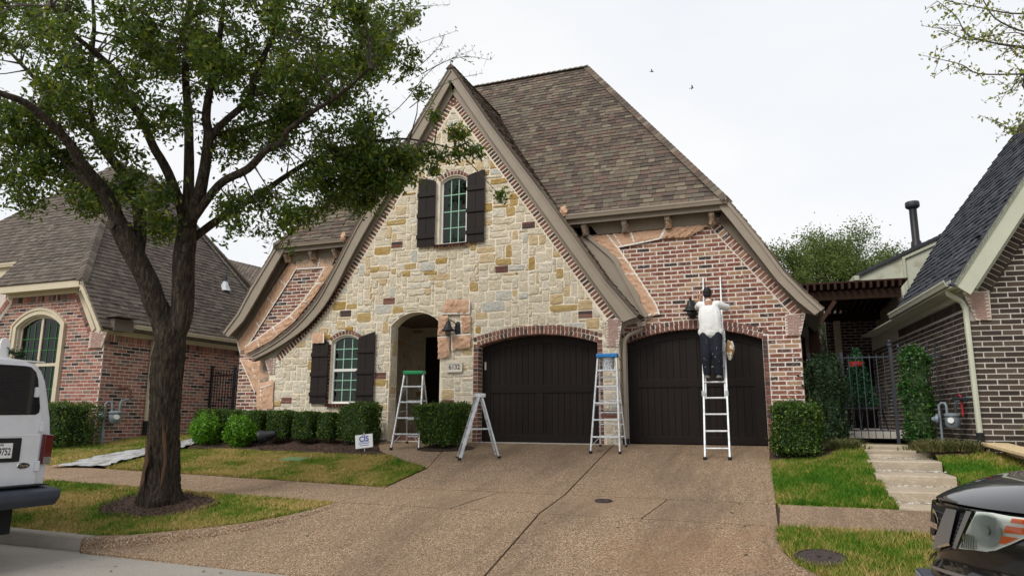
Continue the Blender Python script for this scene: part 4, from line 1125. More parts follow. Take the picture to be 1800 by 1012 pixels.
# ---- windows
def window(x0, x1, z0, zs, za, y, parent, cols, rows_z, blinds=None, fw_=.055, mid=None, frame_mat='window white', munt='green muntin', fr=None):
    o = opening(x0, x1, z0, zs, za, 10); i = opening(x0+fw_, x1-fw_, z0+fw_, zs-.01, za-fw_*.9, 10)
    fm = MB().wall([o, i], y, y+.07, fr).build('window', frame_mat, parent)
    T = (lambda m_: m_) if fr is None else None
    def put(mb): 
        if fr: mb.v = [fr(*v) for v in mb.v]
        return mb
    put(MB().prism(i, y+.040, y+.046)).build('pane', 'window glass', fm)
    for k in range(1, cols):
        x = x0+fw_+(x1-x0-2*fw_)*k/cols; zt = za-fw_ if cols % 2 == 0 and k == cols//2 else zs+(za-zs)*.55-.02
        put(MB().box(x-.011, x+.011, y+.026, y+.038, z0+fw_, zt)).build('muntin', munt, fm)
    for zz in rows_z: put(MB().box(x0+fw_, x1-fw_, y+.0255, y+.0385, zz-.010, zz+.010)).build('muntin', munt, fm)
    if mid: put(MB().box(x0+fw_-.01, x1-fw_+.01, y-.008, y+.06, mid-.035, mid+.03)).build('sash_rail', frame_mat, fm)
    if blinds:
        zz = z0+fw_+.03
        while zz < za-.05:
            put(MB().bar((x0+fw_, y+.13, zz), (x1-fw_, y+.13, zz), .008, .062, (0, .55, 1))).build('blind_slat', blinds, fm); zz += .078
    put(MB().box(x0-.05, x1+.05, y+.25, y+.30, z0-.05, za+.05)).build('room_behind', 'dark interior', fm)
    return fm
window(-3.98, -3.13, .86, 2.38, 2.54, .07, H, 3, [1.95, 2.20, 1.20, 1.43], 'blind green', mid=1.68)
window(-1.06, -.34, 4.60, 6.18, 6.32, .07, H, 3, [5.03, 5.44, 5.86])
# ---- shutters
def shutter(x0, x1, z0, zl, zr, parent):
    def top(x): t = (x-x0)/(x1-x0); return zl+(zr-zl)*(t**.7 if zr > zl else 1-(1-t)**.7)
    n = 6; back = [(x0+.006, z0+.006), (x1-.006, z0+.006)]+[(x1-.006-(x1-x0-.012)*i/n, top(x1-(x1-x0)*i/n)-.008) for i in range(n+1)]
    s_ = MB().prism(back, -.062, -.048).build('shutter', 'shutter wood', parent)
    xm = (x0+x1)/2
    for a, b in ((x0, xm-.004), (xm+.004, x1)):
        MB().prism([(a, z0), (b, z0)]+[(b-(b-a)*i/4, top(b-(b-a)*i/4)) for i in range(5)], -.083, -.063).build('plank', 'shutter wood', s_)
    zt = min(zl, zr); hgt = zt-z0
    for f_ in (.15, .475, .80): MB().box(x0-.012, x1+.012, -.112, -.084, z0+hgt*f_-.05, z0+hgt*f_+.05).build('batten', 'shutter wood', s_, bevel=.006)
    return s_
shutter(-4.50, -4.02, .87, 2.53, 2.36, H); shutter(-3.155, -2.69, .86, 2.43, 2.575, H)
shutter(-1.62, -1.15, 4.58, 6.33, 6.20, H); shutter(-.30, .15, 4.575, 6.23, 6.34, H)
# ---- garage doors
def garage(x0, x1, zs, za, y, parent, midz, lab=None):
    o = opening(x0, x1, .01, zs, za, 14)
    d = MB().prism(o, y+.04, y+.07).build('garage_door', 'dark wood', parent)
    A = arch(x0, x1, zs, za, 40)[::-1]
    def top(x): return float(np.interp(x, [p[0] for p in A], [p[1] for p in A]))
    xm = (x0+x1)/2; n = 20; w_ = (x1-x0)/n
    for i in range(n):
        a, b = x0+i*w_+.004, x0+(i+1)*w_-.004
        MB().prism([(a, .02), (b, .02), (b, top(b)-.005), (a, top(a)-.005)], y+.018, y+.039).build('plank', 'dark wood', d)
    for z0, z1, xa, xb in ((.02, .17, x0+.2, x1-.2), (midz-.085, midz+.085, x0+.2, x1-.2)): MB().box(xa, xb, y-.002, y+.017, z0, z1).build('rail', 'dark wood', d, bevel=.005)
    tp = [(x, top(x)) for x in np.linspace(x0, x1, 22)]
    strip(MB(), tp, [(x, z_-.17) for x, z_ in tp], y-.003, y+.016).build('rail', 'dark wood', d)
    for xa, xb in ((x0, x0+.198), (x1-.198, x1)): MB().prism([(xa, .02), (xb, .02), (xb, top(xb)-.175), (xa, top(xa)-.175)], y-.0025, y+.0165).build('stile', 'dark wood', d)
    for z0, z1 in ((.172, midz-.087), (midz+.087, top(xm)-.175)): MB().box(xm-.075, xm+.075, y-.001, y+.0168, z0, z1).build('stile', 'dark wood', d)
    MB().box(x0-.05, x1+.05, y+.075, y+.09, -.02, za+.1).build('door_liner', 'rubber', d)
    return d
g1 = garage(.003, 2.797, 2.13, 2.36, .27, H, 1.17); g2 = garage(3.323, 6.117, 2.13, 2.385, .56, H, 1.27)
MB().box(.06, .10, .262, .268, 1.62, 1.80).build('keypad', 'plaque stone', g1)
MB().box(-.1, 2.9, -.02, .30, -.045, .004).build('threshold', 'concrete pale', H)
# ---- entry porch: deep and wider than its arch
ar = MB().box(-3.75, -3.45, .342, 3.1, -.2, 3.3).build('entry_wall', 'mortar stone', H)
MB().box(-.55, -.25, .342, 3.1, -.2, 3.3).build('entry_wall', 'mortar stone', H)
aw = MB().box(-3.75, -.25, 3.105, 3.3, -.2, 3.3).build('entry_wall', 'mortar stone', H)
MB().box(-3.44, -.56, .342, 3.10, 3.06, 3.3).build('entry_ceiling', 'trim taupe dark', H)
MB().box(-3.44, -.56, .342, 3.10, -.06, .112).build('entry_floor', 'aggregate kerb', H)
fa, _ = plane_fn((-3.446, 3.10, 0), (0, -1, 0), (0, 0, 1), (1, 0, 0))
lay_stones([(0, .1), (2.75, .1), (2.75, 3.02), (0, 3.02)], [], 21, fa, ar, 0)
fb, _ = plane_fn((0, 3.102, 0), (1, 0, 0), (0, 0, 1))
lay_stones([(-3.44, .1), (-3.02, .1), (-3.02, 3.02), (-3.44, 3.02)], [], 22, fb, aw, 60)
fl_, _ = plane_fn((-2.303, .335, 0), (0, -1, 0), (0, 0, 1), (1, 0, 0)); lay_stones([(.02, .0), (.33, .0), (.33, 2.66), (.02, 2.66)], [], 23, fl_, gw, 0, cell=.10)
dr = MB().box(-2.94, -1.94, 3.00, 3.10, .12, 2.78).build('front_door', 'dark wood', H)
for a, b in ((-2.88, -2.47), (-2.41, -2.0)):
    for z0, z1 in ((.25, 1.15), (1.25, 2.6)): MB().box(a, b, 2.985, 2.999, z0, z1).build('panel', 'dark wood', dr, bevel=.008)
MB().tube([(-2.89, 2.96, 1.0), (-2.89, 2.93, 1.05), (-2.89, 2.93, 1.35), (-2.89, 2.96, 1.4)], .016, 6).build('handle', 'alu', dr)
for b_ in ((-3.01, -2.945, .12, 2.88), (-1.935, -1.85, .12, 2.88), (-2.94, -1.94, 2.785, 2.88)): MB().box(b_[0], b_[1], 2.97, 3.10, b_[2], b_[3]).build('door_frame', 'trim cream', H)
P = Pieces(lambda a, b, d: Vector((a, .338-d, b)), 'step_brick', 'brick trim', H, .012, .004, 40)
for i in range(14): P.add([(-2.30+i*.096, 0), (-2.30+i*.096+.08, 0), (-2.30+i*.096+.08, .112), (-2.30+i*.096, .112)])
P.finish()
MB().box(-3.435, -3.40, 1.9, 2.1, 1.80, 2.02).build('mail_slot', 'black metal', H)
# ---- plaque
pq = MB().box(-.755, -.365, -.055, -.022, 1.56, 1.785).build('address_plaque', 'plaque stone', H, bevel=.008)
strip(strip(MB(), [(-.755, 1.785), (-.365, 1.785)], [(-.755, 1.755), (-.365, 1.755)], -.066, -.056), [(-.755, 1.59), (-.365, 1.59)], [(-.755, 1.56), (-.365, 1.56)], -.066, -.056).box(-.755, -.725, -.066, -.056, 1.591, 1.754).box(-.395, -.365, -.066, -.056, 1.591, 1.754).build('plaque_border', 'plaque stone', pq)
def text(s_, size, loc, rot, mat, parent, root, bold=0., extr=.002, name='lettering', xs=1., align='CENTER'):
    cu = bpy.data.curves.new(name, 'FONT'); cu.body = s_; cu.size = size; cu.extrude = extr; cu.align_x = align; cu.align_y = 'CENTER'; cu.offset = bold
    t_ = bpy.data.objects.new(name, cu); COL.objects.link(t_)
    dg = bpy.context.evaluated_depsgraph_get(); me = bpy.data.meshes.new_from_object(t_.evaluated_get(dg)); bpy.data.objects.remove(t_)
    R_ = Matrix.Translation(Vector(loc)-(_base(root) if root else Vector())) @ rot.to_4x4() @ Matrix.Diagonal((xs, 1, 1, 1))
    me.transform(R_); me.materials.clear(); return link(name, me, mat, parent)
RX = Matrix.Rotation(rad(90), 3, 'X')
text('6132', .150, (-.56, -.0565, 1.672), RX, 'ink', pq, H, .0022, .0015, 'house_number', .95)
# ---- lanterns
def lantern(x, y, z, dx, s_=1.):
    """bell-shaped barn lantern: back plate at (x,y,z), shade hanging dx to the side"""
    b = MB().lathe([(.0, 0), (.075*s_, 0), (.075*s_, -.02), (.05*s_, -.03), (0, -.03)], (x, y, z), 14, 'y'); b.v = [(p[0], p[1], z+(p[2]-z)*2.3) for p in b.v]
    b = b.build('wall_lantern', 'black metal', H, smooth=True)
    cx, cy = x+dx, y-.17*s_
    MB().tube([(x, y-.02, z+.05*s_), (x+dx*.3, y-.09*s_, z+.14*s_), (x+dx*.7, y-.15*s_, z+.19*s_), (cx, cy, z+.16*s_), (cx, cy, z+.10*s_)], .012*s_, 6).build('arm', 'black metal', b)
    MB().lathe([(.02, .16), (.045, .155), (.06, .10), (.075, .05), (.105, .0), (.155, -.045), (.16, -.058), (.15, -.055), (.09, -.005), (.05, .03), (0, .04)], (cx, cy, z), 18).build('shade', 'black metal', b, smooth=True)
    if s_ != 1.:
        pass
    MB().lathe([(.045, -.04), (.055, -.09), (.05, -.15), (.03, -.175), (0, -.18)], (cx, cy, z), 12).build('glass_jar', 'lamp glass', b, smooth=True)
    mbc = MB()
    for k in range(4):
        t = k*math.pi/2+.4; mbc.tube([(cx+.06*math.cos(t), cy+.06*math.sin(t), z-.03), (cx+.06*math.cos(t), cy+.06*math.sin(t), z-.16), (cx, cy, z-.20)], .005, 5)
    mbc.build('cage', 'black metal', b)
    MB().lathe([(.0, .24), (.015, .22), (.008, .19), (.03, .16)], (cx, cy, z), 10).build('finial', 'black metal', b, smooth=True)
lantern(-.50, -.03, 2.56, -.17); lantern(4.78, .36, 2.79, -.03, 1.2)
# hose hook and small fixings
MB().tube([(-2.58, -.03, 1.76), (-2.58, -.06, 1.70), (-2.55, -.07, 1.67), (-2.52, -.05, 1.70)], .009, 5).build('hook', 'black metal', H)

# ------------------------------------------------------------------ masking paper and tape
def crumple(u, v, s_): return 1.25*( .5*math.sin(u*9+s_)*math.cos(v*11+s_*2)+.35*math.sin(u*23+v*17+s_*3)+.3*math.sin(u*41-v*29+s_)+.45*math.sin(u*5-v*14+s_*5))
def paper_patch(q, y, label, group, mat='kraft paper', nu=16, nv=10, amp=.012, tapes=(), name='masking_paper', axis=None):
    """q: four corners (x,z) going round; tapes: list of (edge line in u,v) strips"""
    s_ = rnd.uniform(0, 9); q = [Vector((a, b)) for a, b in q]
    def pt(u, v):
        p = (q[0]*(1-u)+q[1]*u)*(1-v)+(q[3]*(1-u)+q[2]*u)*v
        e = min(1, 6*min(u, 1-u, v, 1-v)+.15)
        return p.x, p.y, y-.012-abs(crumple(u*2, v*2, s_))*amp*e*1.6-rnd.uniform(0, amp*.25)*e
    P_ = []
    for i in range(nv+1):
        r_ = []
        for j in range(nu+1):
            x, z_, yy = pt(j/nu, i/nv); ed = .012 if i in (0, nv) or j in (0, nu) else 0
            r_.append((x+rnd.uniform(-ed, ed), yy, z_+rnd.uniform(-ed, ed)))
        P_.append(r_)
    o = MB().grid(P_).build(name, mat, smooth='all', fix=False); tag(o, label, 'masking paper', group)
    for (u0, v0, u1, v1, w_) in tapes: tape_strip(pt, u0, v0, u1, v1, w_, o)
    return o
def tape_strip(pt, u0, v0, u1, v1, w_, parent, n=10):
    A, B = [], []
    for i in range(n+1):
        t = i/n; x, z_, yy = pt(u0+(u1-u0)*t, v0+(v1-v0)*t); x2, z2, _ = pt(u0+(u1-u0)*min(t+.05, 1.05), v0+(v1-v0)*min(t+.05, 1.05))
        d = Vector((x2-x, z2-z_)); d.normalize(); nx, nz = -d.y*w_/2, d.x*w_/2
        A.append((x+nx, yy-.006, z_+nz)); B.append((x-nx, yy-.006, z_-nz))
    MB().grid([A, B]).build('tape', 'tape', parent, fix=False)
def paper_strip(A, B, y, label, group, mat='kraft paper', n=60, m_=12, amp=.018, edge=True, cross=()):
    A = resample(A, n+1); B = resample(B, n+1); s_ = rnd.uniform(0, 9)
    def pt(u, v):
        i = min(n-1, max(0, int(u*n))); t = u*n-i
        a = (A[i][0]+(A[i+1][0]-A[i][0])*t, A[i][1]+(A[i+1][1]-A[i][1])*t); b = (B[i][0]+(B[i+1][0]-B[i][0])*t, B[i][1]+(B[i+1][1]-B[i][1])*t)
        e = min(1, 4*min(v, 1-v)+.1)
        return a[0]+(b[0]-a[0])*v, a[1]+(b[1]-a[1])*v, y-.012-abs(crumple(u*7, v*1.5, s_))*amp*e*1.6
    P_ = [[(lambda p: (p[0], p[2]-rnd.uniform(0, .003), p[1]))(pt(j/n, i/m_)) for j in range(n+1)] for i in range(m_+1)]
    o = MB().grid(P_).build('masking_paper', mat, smooth='all', fix=False); tag(o, label, 'masking paper', group)
    if edge: tape_strip(pt, 0, .97, 1, .97, .035, o, n)
    for u in cross: tape_strip(pt, u, .02, u, .98, .035, o, 5)
    return o
GP = 'sheets of masking paper taped to the house'
paper_strip([(-5.76, 4.66), (-6.24, 4.02), (-6.86, 3.14), (-7.27, 2.62)], [(-5.50, 4.50), (-5.70, 4.19), (-6.20, 3.50), (-6.62, 2.92), (-7.06, 2.30)], .435, 'long paper strip along the left sloping roof board', GP, cross=(.22, .45, .72))
paper_patch([(-5.52, 4.42), (-4.42, 4.40), (-4.27, 4.70), (-5.58, 4.70)], .432, 'paper strip under the left brackets', GP, 'kraft oversprayed', 24, 6, .014, [(0, .03, 1, .03, .035), (.62, 0, .62, 1, .04)])
paper_strip([(-4.30, 4.45), (-4.66, 3.93), (-4.95, 3.58), (-5.5, 2.99), (-6.2, 2.53), (-7.05, 2.18)], [(-4.63, 4.40), (-4.87, 3.99), (-5.24, 3.55), (-5.62, 3.19), (-6.3, 2.82), (-7.05, 2.40)], .418, 'curving paper strip above the swooping left gable board', GP, cross=(.15, .33, .5, .68, .86))
paper_patch([(-7.24, 2.30), (-7.10, 2.30), (-7.12, 2.66), (-7.32, 2.62)], .43, 'narrow paper scrap at the far left wall corner', GP, nu=6, nv=8)
paper_patch([(-6.62, 1.18), (-6.28, 1.50), (-6.42, 1.98), (-7.20, 2.08)], .43, 'slanted paper sheet hanging on the left wing corner', GP, nu=12, nv=16, amp=.03, tapes=[(.55, 0, .35, 1, .035), (0, 0, 0, 1, .03)])
paper_patch([(-6.13, .72), (-5.62, .74), (-5.66, 1.47), (-6.20, 1.38)], -.03, 'paper sheet wrapped round the stone corner above the hedge', GP, nu=10, nv=14, amp=.022, tapes=[(.3, .1, .3, .8, .03), (.3, .8, .95, .85, .03)])
paper_patch([(-6.28, 1.36), (-5.85, 1.46), (-5.87, 1.94), (-6.34, 2.0)], .20, 'paper tucked under the foot of the swooping gable board', GP, 'kraft oversprayed', 10, 10, .022)
paper_strip([(2.52, 4.56), (3.12, 3.98), (3.79, 2.66)], [(2.99, 4.58), (3.24, 4.24), (3.54, 3.75), (4.03, 2.93), (4.09, 2.72)], .345, 'wide paper strip slanting beside the right slope of the gable', GP, cross=(.33, .52, .98))
ov = strip(MB(), resample([(2.50, 4.565), (3.10, 3.985), (3.775, 2.66)], 14), [(p[0]+.10+rnd.uniform(-.03, .03), p[1]+.03) for p in resample([(2.50, 4.565), (3.10, 3.985), (3.775, 2.66)], 14)], .272, .275)
ov.build('paint_overspray', 'trim taupe', bpy.data.objects['masking_paper.006'] if 'masking_paper.006' in bpy.data.objects else None)
paper_patch([(3.20, 4.26), (4.15, 4.38), (4.26, 4.585), (2.98, 4.585)], .345, 'paper strip under the middle brackets of the right eave', GP, 'kraft paper', 24, 6, .016, [(0, .02, 1, .02, .035), (.12, 0, .12, 1, .035), (.42, 0, .42, 1, .04)])
paper_patch([(4.16, 4.385), (4.78, 4.35), (5.19, 4.60), (4.24, 4.60)], .335, 'puckered paper strip at the right end of the right eave', GP, 'kraft paper', 22, 8, .03, [(0, 0, .05, 1, .06)])
# the six sheets round the left lantern
LP = 'sheets of masking paper taped to the house'
paper_patch([(-.93, 2.93), (-.19, 2.90), (-.18, 3.22), (-.80, 3.26)], -.05, 'paper sheet above the bell lantern by the entry arch', LP, nu=16, nv=9, amp=.025, tapes=[(0, 0, 1, 0, .03), (.98, 0, .98, 1, .03)])
paper_patch([(-1.0, 2.42), (-.72, 2.42), (-.74, 2.88), (-.98, 2.88)], -.05, 'paper sheet left of the bell lantern', LP, nu=10, nv=12, amp=.025)
paper_patch([(-.40, 2.45), (-.16, 2.47), (-.17, 2.86), (-.42, 2.86)], -.05, 'paper sheet right of the bell lantern', LP, nu=10, nv=12, amp=.025, tapes=[(.05, 0, .05, 1, .03)])
paper_patch([(-.62, 2.06), (-.17, 2.10), (-.16, 2.42), (-.64, 2.40)], -.05, 'square paper sheet right of the gap below the bell lantern', LP, nu=12, nv=10, amp=.028, tapes=[(0, 1, 1, 1, .03), (0, 0, 0, 1, .03)])
paper_patch([(-.98, 1.87), (-.68, 1.92), (-.70, 2.38), (-1.0, 2.38)], -.05, 'lowest paper sheet above the house number plaque', LP, nu=10, nv=12, amp=.025, tapes=[(0, 1, 1, 1, .03)])
paper_patch([(-4.47, 2.35), (-4.12, 2.35), (-4.14, 2.60), (-4.48, 2.60)], -.115, 'small paper square over the top of the lower left shutter', LP, nu=8, nv=6, amp=.008, tapes=[(.97, 0, .97, 1, .03)])
for c, lb in (((2.10, -.08, 5.10), 'crumpled paper ball lying in the right roof valley'), ((-3.82, .05, 5.06), 'crumpled paper scrap lying at the left roof valley')):
    g_ = [[(c[0]+.11*math.sin(t)*math.cos(p_)*rnd.uniform(.6, 1.2), c[1]+.08*math.sin(t)*math.sin(p_)*rnd.uniform(.6, 1.2), c[2]+.13*math.cos(t)*rnd.uniform(.6, 1.2)) for p_ in [k*math.tau/11 for k in range(12)]] for t in [k*math.pi/8 for k in range(9)]]
    o = MB().grid(g_).build('crumpled_paper', 'kraft paper', fix=False); tag(o, lb, 'masking paper')
# ------------------------------------------------------------------ left neighbour
LH = thing('brick_house', 'red brick house with cream trim and brown roof behind the oak', 'house', (-12, 1, -.1))
lf = [(-14.95, -.5), (-9.95, -.5), (-9.95, 2.30), (-10.08, 2.70), (-10.86, 3.86), (-13.95, 3.86), (-14.95, 2.6)]
LWIN = opening(-13.30, -11.62, .75, 2.93, 3.24, 14)
lfw = MB().wall([lf, LWIN], -1.5, -1.2).build('front_wall', 'mortar left', LH)
lsw = MB().box(-10.25, -9.95, -1.195, 9, -.5, 2.75).build('side_wall', 'mortar left', LH)
MB().box(-22, -14.96, -.9, -.6, -.5, 4.6).build('front_wall', 'mortar left', LH); MB().box(-22, -10.26, 8.7, 9, -.5, 2.75).build('back_wall', 'mortar left', LH)
f1, _ = plane_fn((0, -1.5, 0), (1, 0, 0), (0, 0, 1)); f2, _ = plane_fn((-9.95, 0, 0), (0, 1, 0), (0, 0, 1))
lrk = [(-11.09, 3.80), (-10.40, 2.71)]
P = Pieces(f1, 'brick', 'brick left', lfw, .006, .003, 150)
brickwork(P, [(-14.94, -.4), (-9.955, -.4), (-9.955, 2.28), (-10.47, 2.29), (-10.47, 2.72), (-10.58, 2.72), (-11.20, 3.62), (-13.75, 3.62), (-14.5, 2.7), (-14.94, 2.6)], [opening(-13.53, -11.40, .5, 2.98, 3.46, 14)], -.45, .0914, .27, .020); P.finish()
P = Pieces(f2, 'brick', 'brick left', lsw, .006, .003, 150)
brickwork(P, [(-1.49, -.4), (3.6, -.4), (3.6, 2.47), (-1.49, 2.47)], [], -.45, .0914, .27, .020); P.finish()
P = Pieces(f1, 'soldier_brick', 'brick left', lfw, .012, .004, 60); band(P, [(-13.72, 3.63), (-11.18, 3.63)], .165, .088, .014, 1); P.finish()
P = Pieces(f1, 'rake_brick', 'brick left', lfw, .012, .004, 40); band(P, lrk, .165, .088, .014, -1); band(P, [(-13.95, 3.80), (-14.9, 2.75)], .165, .088, .014, 1); P.finish()
P = Pieces(f2, 'soldier_brick', 'brick left', lsw, .012, .004, 70); band(P, [(-1.40, 2.475), (3.6, 2.475)], .165, .088, .014, 1); P.finish()
kneeler([(-10.465, 2.285), (-10.0, 2.285), (-9.86, 2.69), (-10.465, 2.70)], plane_fn((0, -1.535, 0), (1, 0, 0), (0, 0, 1))[0], LH, -1.535, -1.501)
# window with a moulded surround
wo = opening(-13.52, -11.41, .55, 2.99, 3.45, 16); wi = opening(-13.33, -11.59, .72, 2.95, 3.27, 16)
MB().wall([wo, wi], -1.56, -1.35).build('window_surround', 'trim cream', LH); wm = opening(-13.46, -11.47, .60, 2.98, 3.39, 16)
MB().wall([wo, wm], -1.585, -1.561).build('window_moulding', 'trim cream', LH)
lwn = MB().wall([wi, opening(-13.25, -11.67, .80, 2.93, 3.19, 16)], -1.42, -1.36).build('window', 'trim cream', LH)
MB().box(-12.51, -12.43, -1.425, -1.355, .80, 3.18).build('mullion', 'trim cream', lwn)
MB().box(-13.26, -11.66, -1.43, -1.35, 1.86, 1.94).build('transom', 'trim cream', lwn)
MB().prism(opening(-13.25, -11.67, .80, 2.93, 3.19, 16), -1.395, -1.39).build('pane', 'window glass', lwn)
for x in (-13.0, -12.75, -12.2, -11.92): MB().box(x-.012, x+.012, -1.408, -1.398, .8, 3.05).build('muntin', 'blind dark green', lwn)
for z in (1.25, 2.30, 2.62): MB().box(-13.25, -11.67, -1.409, -1.397, z-.01, z+.01).build('muntin', 'blind dark green', lwn)
z = .9
while z < 3.1: MB().bar((-13.25, -1.27, z), (-11.67, -1.27, z), .008, .055, (0, .5, 1)).build('blind_slat', 'blind dark green', lwn); z += .085
for x0, x1 in ((-13.22, -12.98), (-12.38, -12.16)): MB().box(x0, x1, -1.335, -1.32, .85, 3.1).build('shutter_panel', 'blind dark green', lwn)
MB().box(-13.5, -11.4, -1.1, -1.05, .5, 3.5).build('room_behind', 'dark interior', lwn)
# trim
LR = [(-10.47, 4.04), (-9.60, 2.73)]
strip(MB(), LR, [(-10.60, 3.90), (-9.68, 2.62)], -1.9, -1.86).build('rake_board', 'trim cream', LH)
strip(MB(), LR, offset_line(LR, .04), -1.93, -1.902).build('rake_moulding', 'trim cream', LH)
MB().box(-13.95, -10.605, -1.9, -1.86, 3.87, 4.05).build('eave_board', 'trim cream', LH)
strip(MB(), [(-14.0, 4.04), (-14.9, 2.73)], [(-13.85, 3.88), (-14.78, 2.62)], -1.9, -1.86).build('rake_board', 'trim cream', LH)
MB().box(-13.9, -10.65, -1.855, -1.5, 3.90, 3.93).build('soffit', 'trim cream', LH)
strip(MB(), offset_line(LR, .06), offset_line(LR, .085), -1.855, -1.5).build('soffit', 'trim cream', LH)
strip(MB(), [(-10.98, 3.90), (-10.30, 2.80)], [(-11.09, 3.80), (-10.40, 2.71)], -1.54, -1.501).build('frieze_board', 'trim cream', LH)
MB().box(-13.9, -11.09, -1.54, -1.501, 3.80, 3.895).build('frieze_board', 'trim cream', LH)
MB().box(-9.949, -9.91, -1.48, 6.5, 2.64, 2.76).build('frieze_board', 'trim cream', LH)
MB().box(-9.90, -9.62, -1.45, 6.5, 2.76, 2.79).build('soffit', 'trim cream', LH)
g_ = gutter(-.95, 6.5, -9.62, 2.93, LH, 'y', 'trim cream')
dl = downspout([(-9.55, -.04, 2.80), (-9.60, -.04, 2.70), (-9.88, -.04, 2.55), (-9.88, -.04, .40)], 'trim cream', LH, .085)
MB().tube([(-9.88, -.04, .42), (-9.88, -.04, -.06)], [.065, .06], 8).build('boot', 'rubber', dl)
# small shingled return at the corner
MB().prism([(-9.98, 2.74), (-9.50, 2.70), (-9.52, 3.02), (-9.98, 3.05)], -1.62, -1.05).build('roof_return', 'shingle left', LH)
MB().box(-9.98, -9.36, -1.7, -.98, 3.055, 3.085).build('roof_return', 'shingle left', LH)
# roof
RPL = (-13.80, 1.43, 8.90); RPL2 = (-13.80, 2.67, 8.90)
roof('roof', [(-14.0, -1.93, 4.07), (-10.47, -1.93, 4.07), (-13.80, 1.43, 8.93), (-13.85, 1.43, 8.93)], 'shingle left', LH, 120, .145)
roof('roof', [(-9.57, -1.93, 2.76), (-9.57, 6.2, 2.76), RPL2, RPL, (-10.47, -1.93, 4.05)], 'shingle left', LH, 180, .145, u=(0, 1, 0))
roof('roof', [(-20.5, -1.2, 4.90), (-12.9, -1.2, 4.90), (-13.4, 1.40, 8.87), (-13.85, 1.40, 8.87)], 'shingle left', LH, 0, .16)
roof('roof', [(-9.57, 6.9, 2.76), (-19, 6.9, 2.76), (-13.8, 2.67, 8.9)], 'shingle left', LH, 0, .3)
gutter(-22, -14.0, -1.22, 4.92, LH, 'x', 'trim cream')
MB().box(-22, -14.2, -1.2, -1.16, 4.55, 4.86).build('frieze_board', 'trim cream', LH)
roof('roof', [(-16.5, 7.2, 2.7), (-9.5, 7.2, 2.7), (-16.5, 9.2, 7.5)], 'shingle left', LH, 0, .18)
roof('roof', [(-9.5, 7.2, 2.7), (-9.5, 9.2, 5.6), (-16.5, 9.2, 7.5)], 'shingle left', LH, 0, .18)
hip_caps((-10.47, -1.93, 4.07), RPL, 'shingle left', LH, .14); hip_caps((-9.6, 6.1, 2.80), RPL2, 'shingle left', LH, .14)
vp = MB().lathe([(.045, 0), (.045, .42), (.0, .42)], (-11.0, 3.64, 4.85), 10).build('vent_pipe', 'iron grey', LH)
MB().lathe([(.20, -.22), (.10, .02), (.06, .1), (0, .1)], (-11.0, 3.62, 4.95), 10).build('flashing', 'alu', vp)
# iron gate between the houses
fg = thing('iron_gate', 'tall black iron gate between the stone house and left neighbour', 'gate', (-8.6, 2.2, 0))
for x in (-9.86, -8.98, -7.6): MB().box(x-.035, x+.035, 2.17, 2.23, -.1, 2.02).build('post', 'black metal', fg)
for z in (.15, 1.78): MB().box(-9.82, -7.64, 2.19, 2.21, z-.02, z+.02).build('rail', 'black metal', fg)
x = -9.72
while x < -7.65: MB().box(x-.010, x+.010, 2.192, 2.208, .0, 1.93).build('picket', 'black metal', fg); x += .105
# ------------------------------------------------------------------ gas meters
def gas_meter(label, loc, rz, pipe_red=False, s_=1.):
    t = thing('gas_meter', label, 'gas meter', loc, rz, 'gas meters on the neighbouring houses'); BASE[t] = Vector((0, 0, 0))
    MB().lathe([(.0, 0), (.09, .01), (.115, .05), (.12, .14), (.115, .19), (.0, .20)], (0, 0, .36), 14).build('body', 'meter grey', t, smooth=True)
    MB().lathe([(.0, 0), (.10, .005), (.125, .03), (.125, .05), (.10, .075), (0, .085)], (0, 0, .545), 14).build('top_cover', 'meter grey', t, smooth=True)
    MB().lathe([(.05, -.03), (.05, .0), (0, .002)], (0, -.125, .50), 12, 'y').build('dial', 'white paint', t)
    MB().tube([(-.07, 0, .60), (-.07, 0, .74), (-.09, .02, .80), (-.15, .03, .80), (-.19, .03, .76), (-.19, .03, .55)], .022, 8).build('inlet_pipe', 'meter grey', t, smooth=True)
    MB().lathe([(.0, -.09), (.035, -.08), (.06, -.02), (.085, -.01), (.085, .03), (.03, .05), (0, .06)], (-.24, .03, .52), 12, 'x').build('regulator', 'meter grey', t, smooth=True)
    MB().tube([(-.19, .03, .56), (-.19, .03, .05)], .02, 8).build('riser', 'meter grey', t)
    MB().tube([(.07, 0, .60), (.07, 0, .76), (.09, .02, .82), (.20, .06, .85), (.24, .08, .85)], .022, 8).build('outlet_pipe', 'meter grey' if not pipe_red else 'iron grey', t, smooth=True)
    if pipe_red: MB().tube([(.16, .05, .58), (.16, .05, .90), (.13, .05, .95)], .019, 8).build('bollard_pipe', 'red paint', t)
    else: MB().tube([(.24, .08, .85), (.26, .09, .90), (.26, .09, 1.02), (.20, .10, 1.08), (.05, .11, 1.08), (.0, .13, 1.05)], .022, 8).build('house_pipe', 'pipe rust', t, smooth=True)
    t.scale = (1.28,)*3 if not pipe_red else (1.0,)*3
    return t
gas_meter('grey gas meter on the left red brick wall, rusty pipe above', (-9.72, -1.14, -.12), rad(62))
cp = MB().lathe([(.055, -.1), (.055, .22), (.04, .25), (.04, .33), (0, .34)], (-9.72, -1.45, -.1), 10).build('vent_stub', 'meter grey', smooth=True); tag(cp, 'short grey pipe stub standing below the left gas meter', 'pipe')
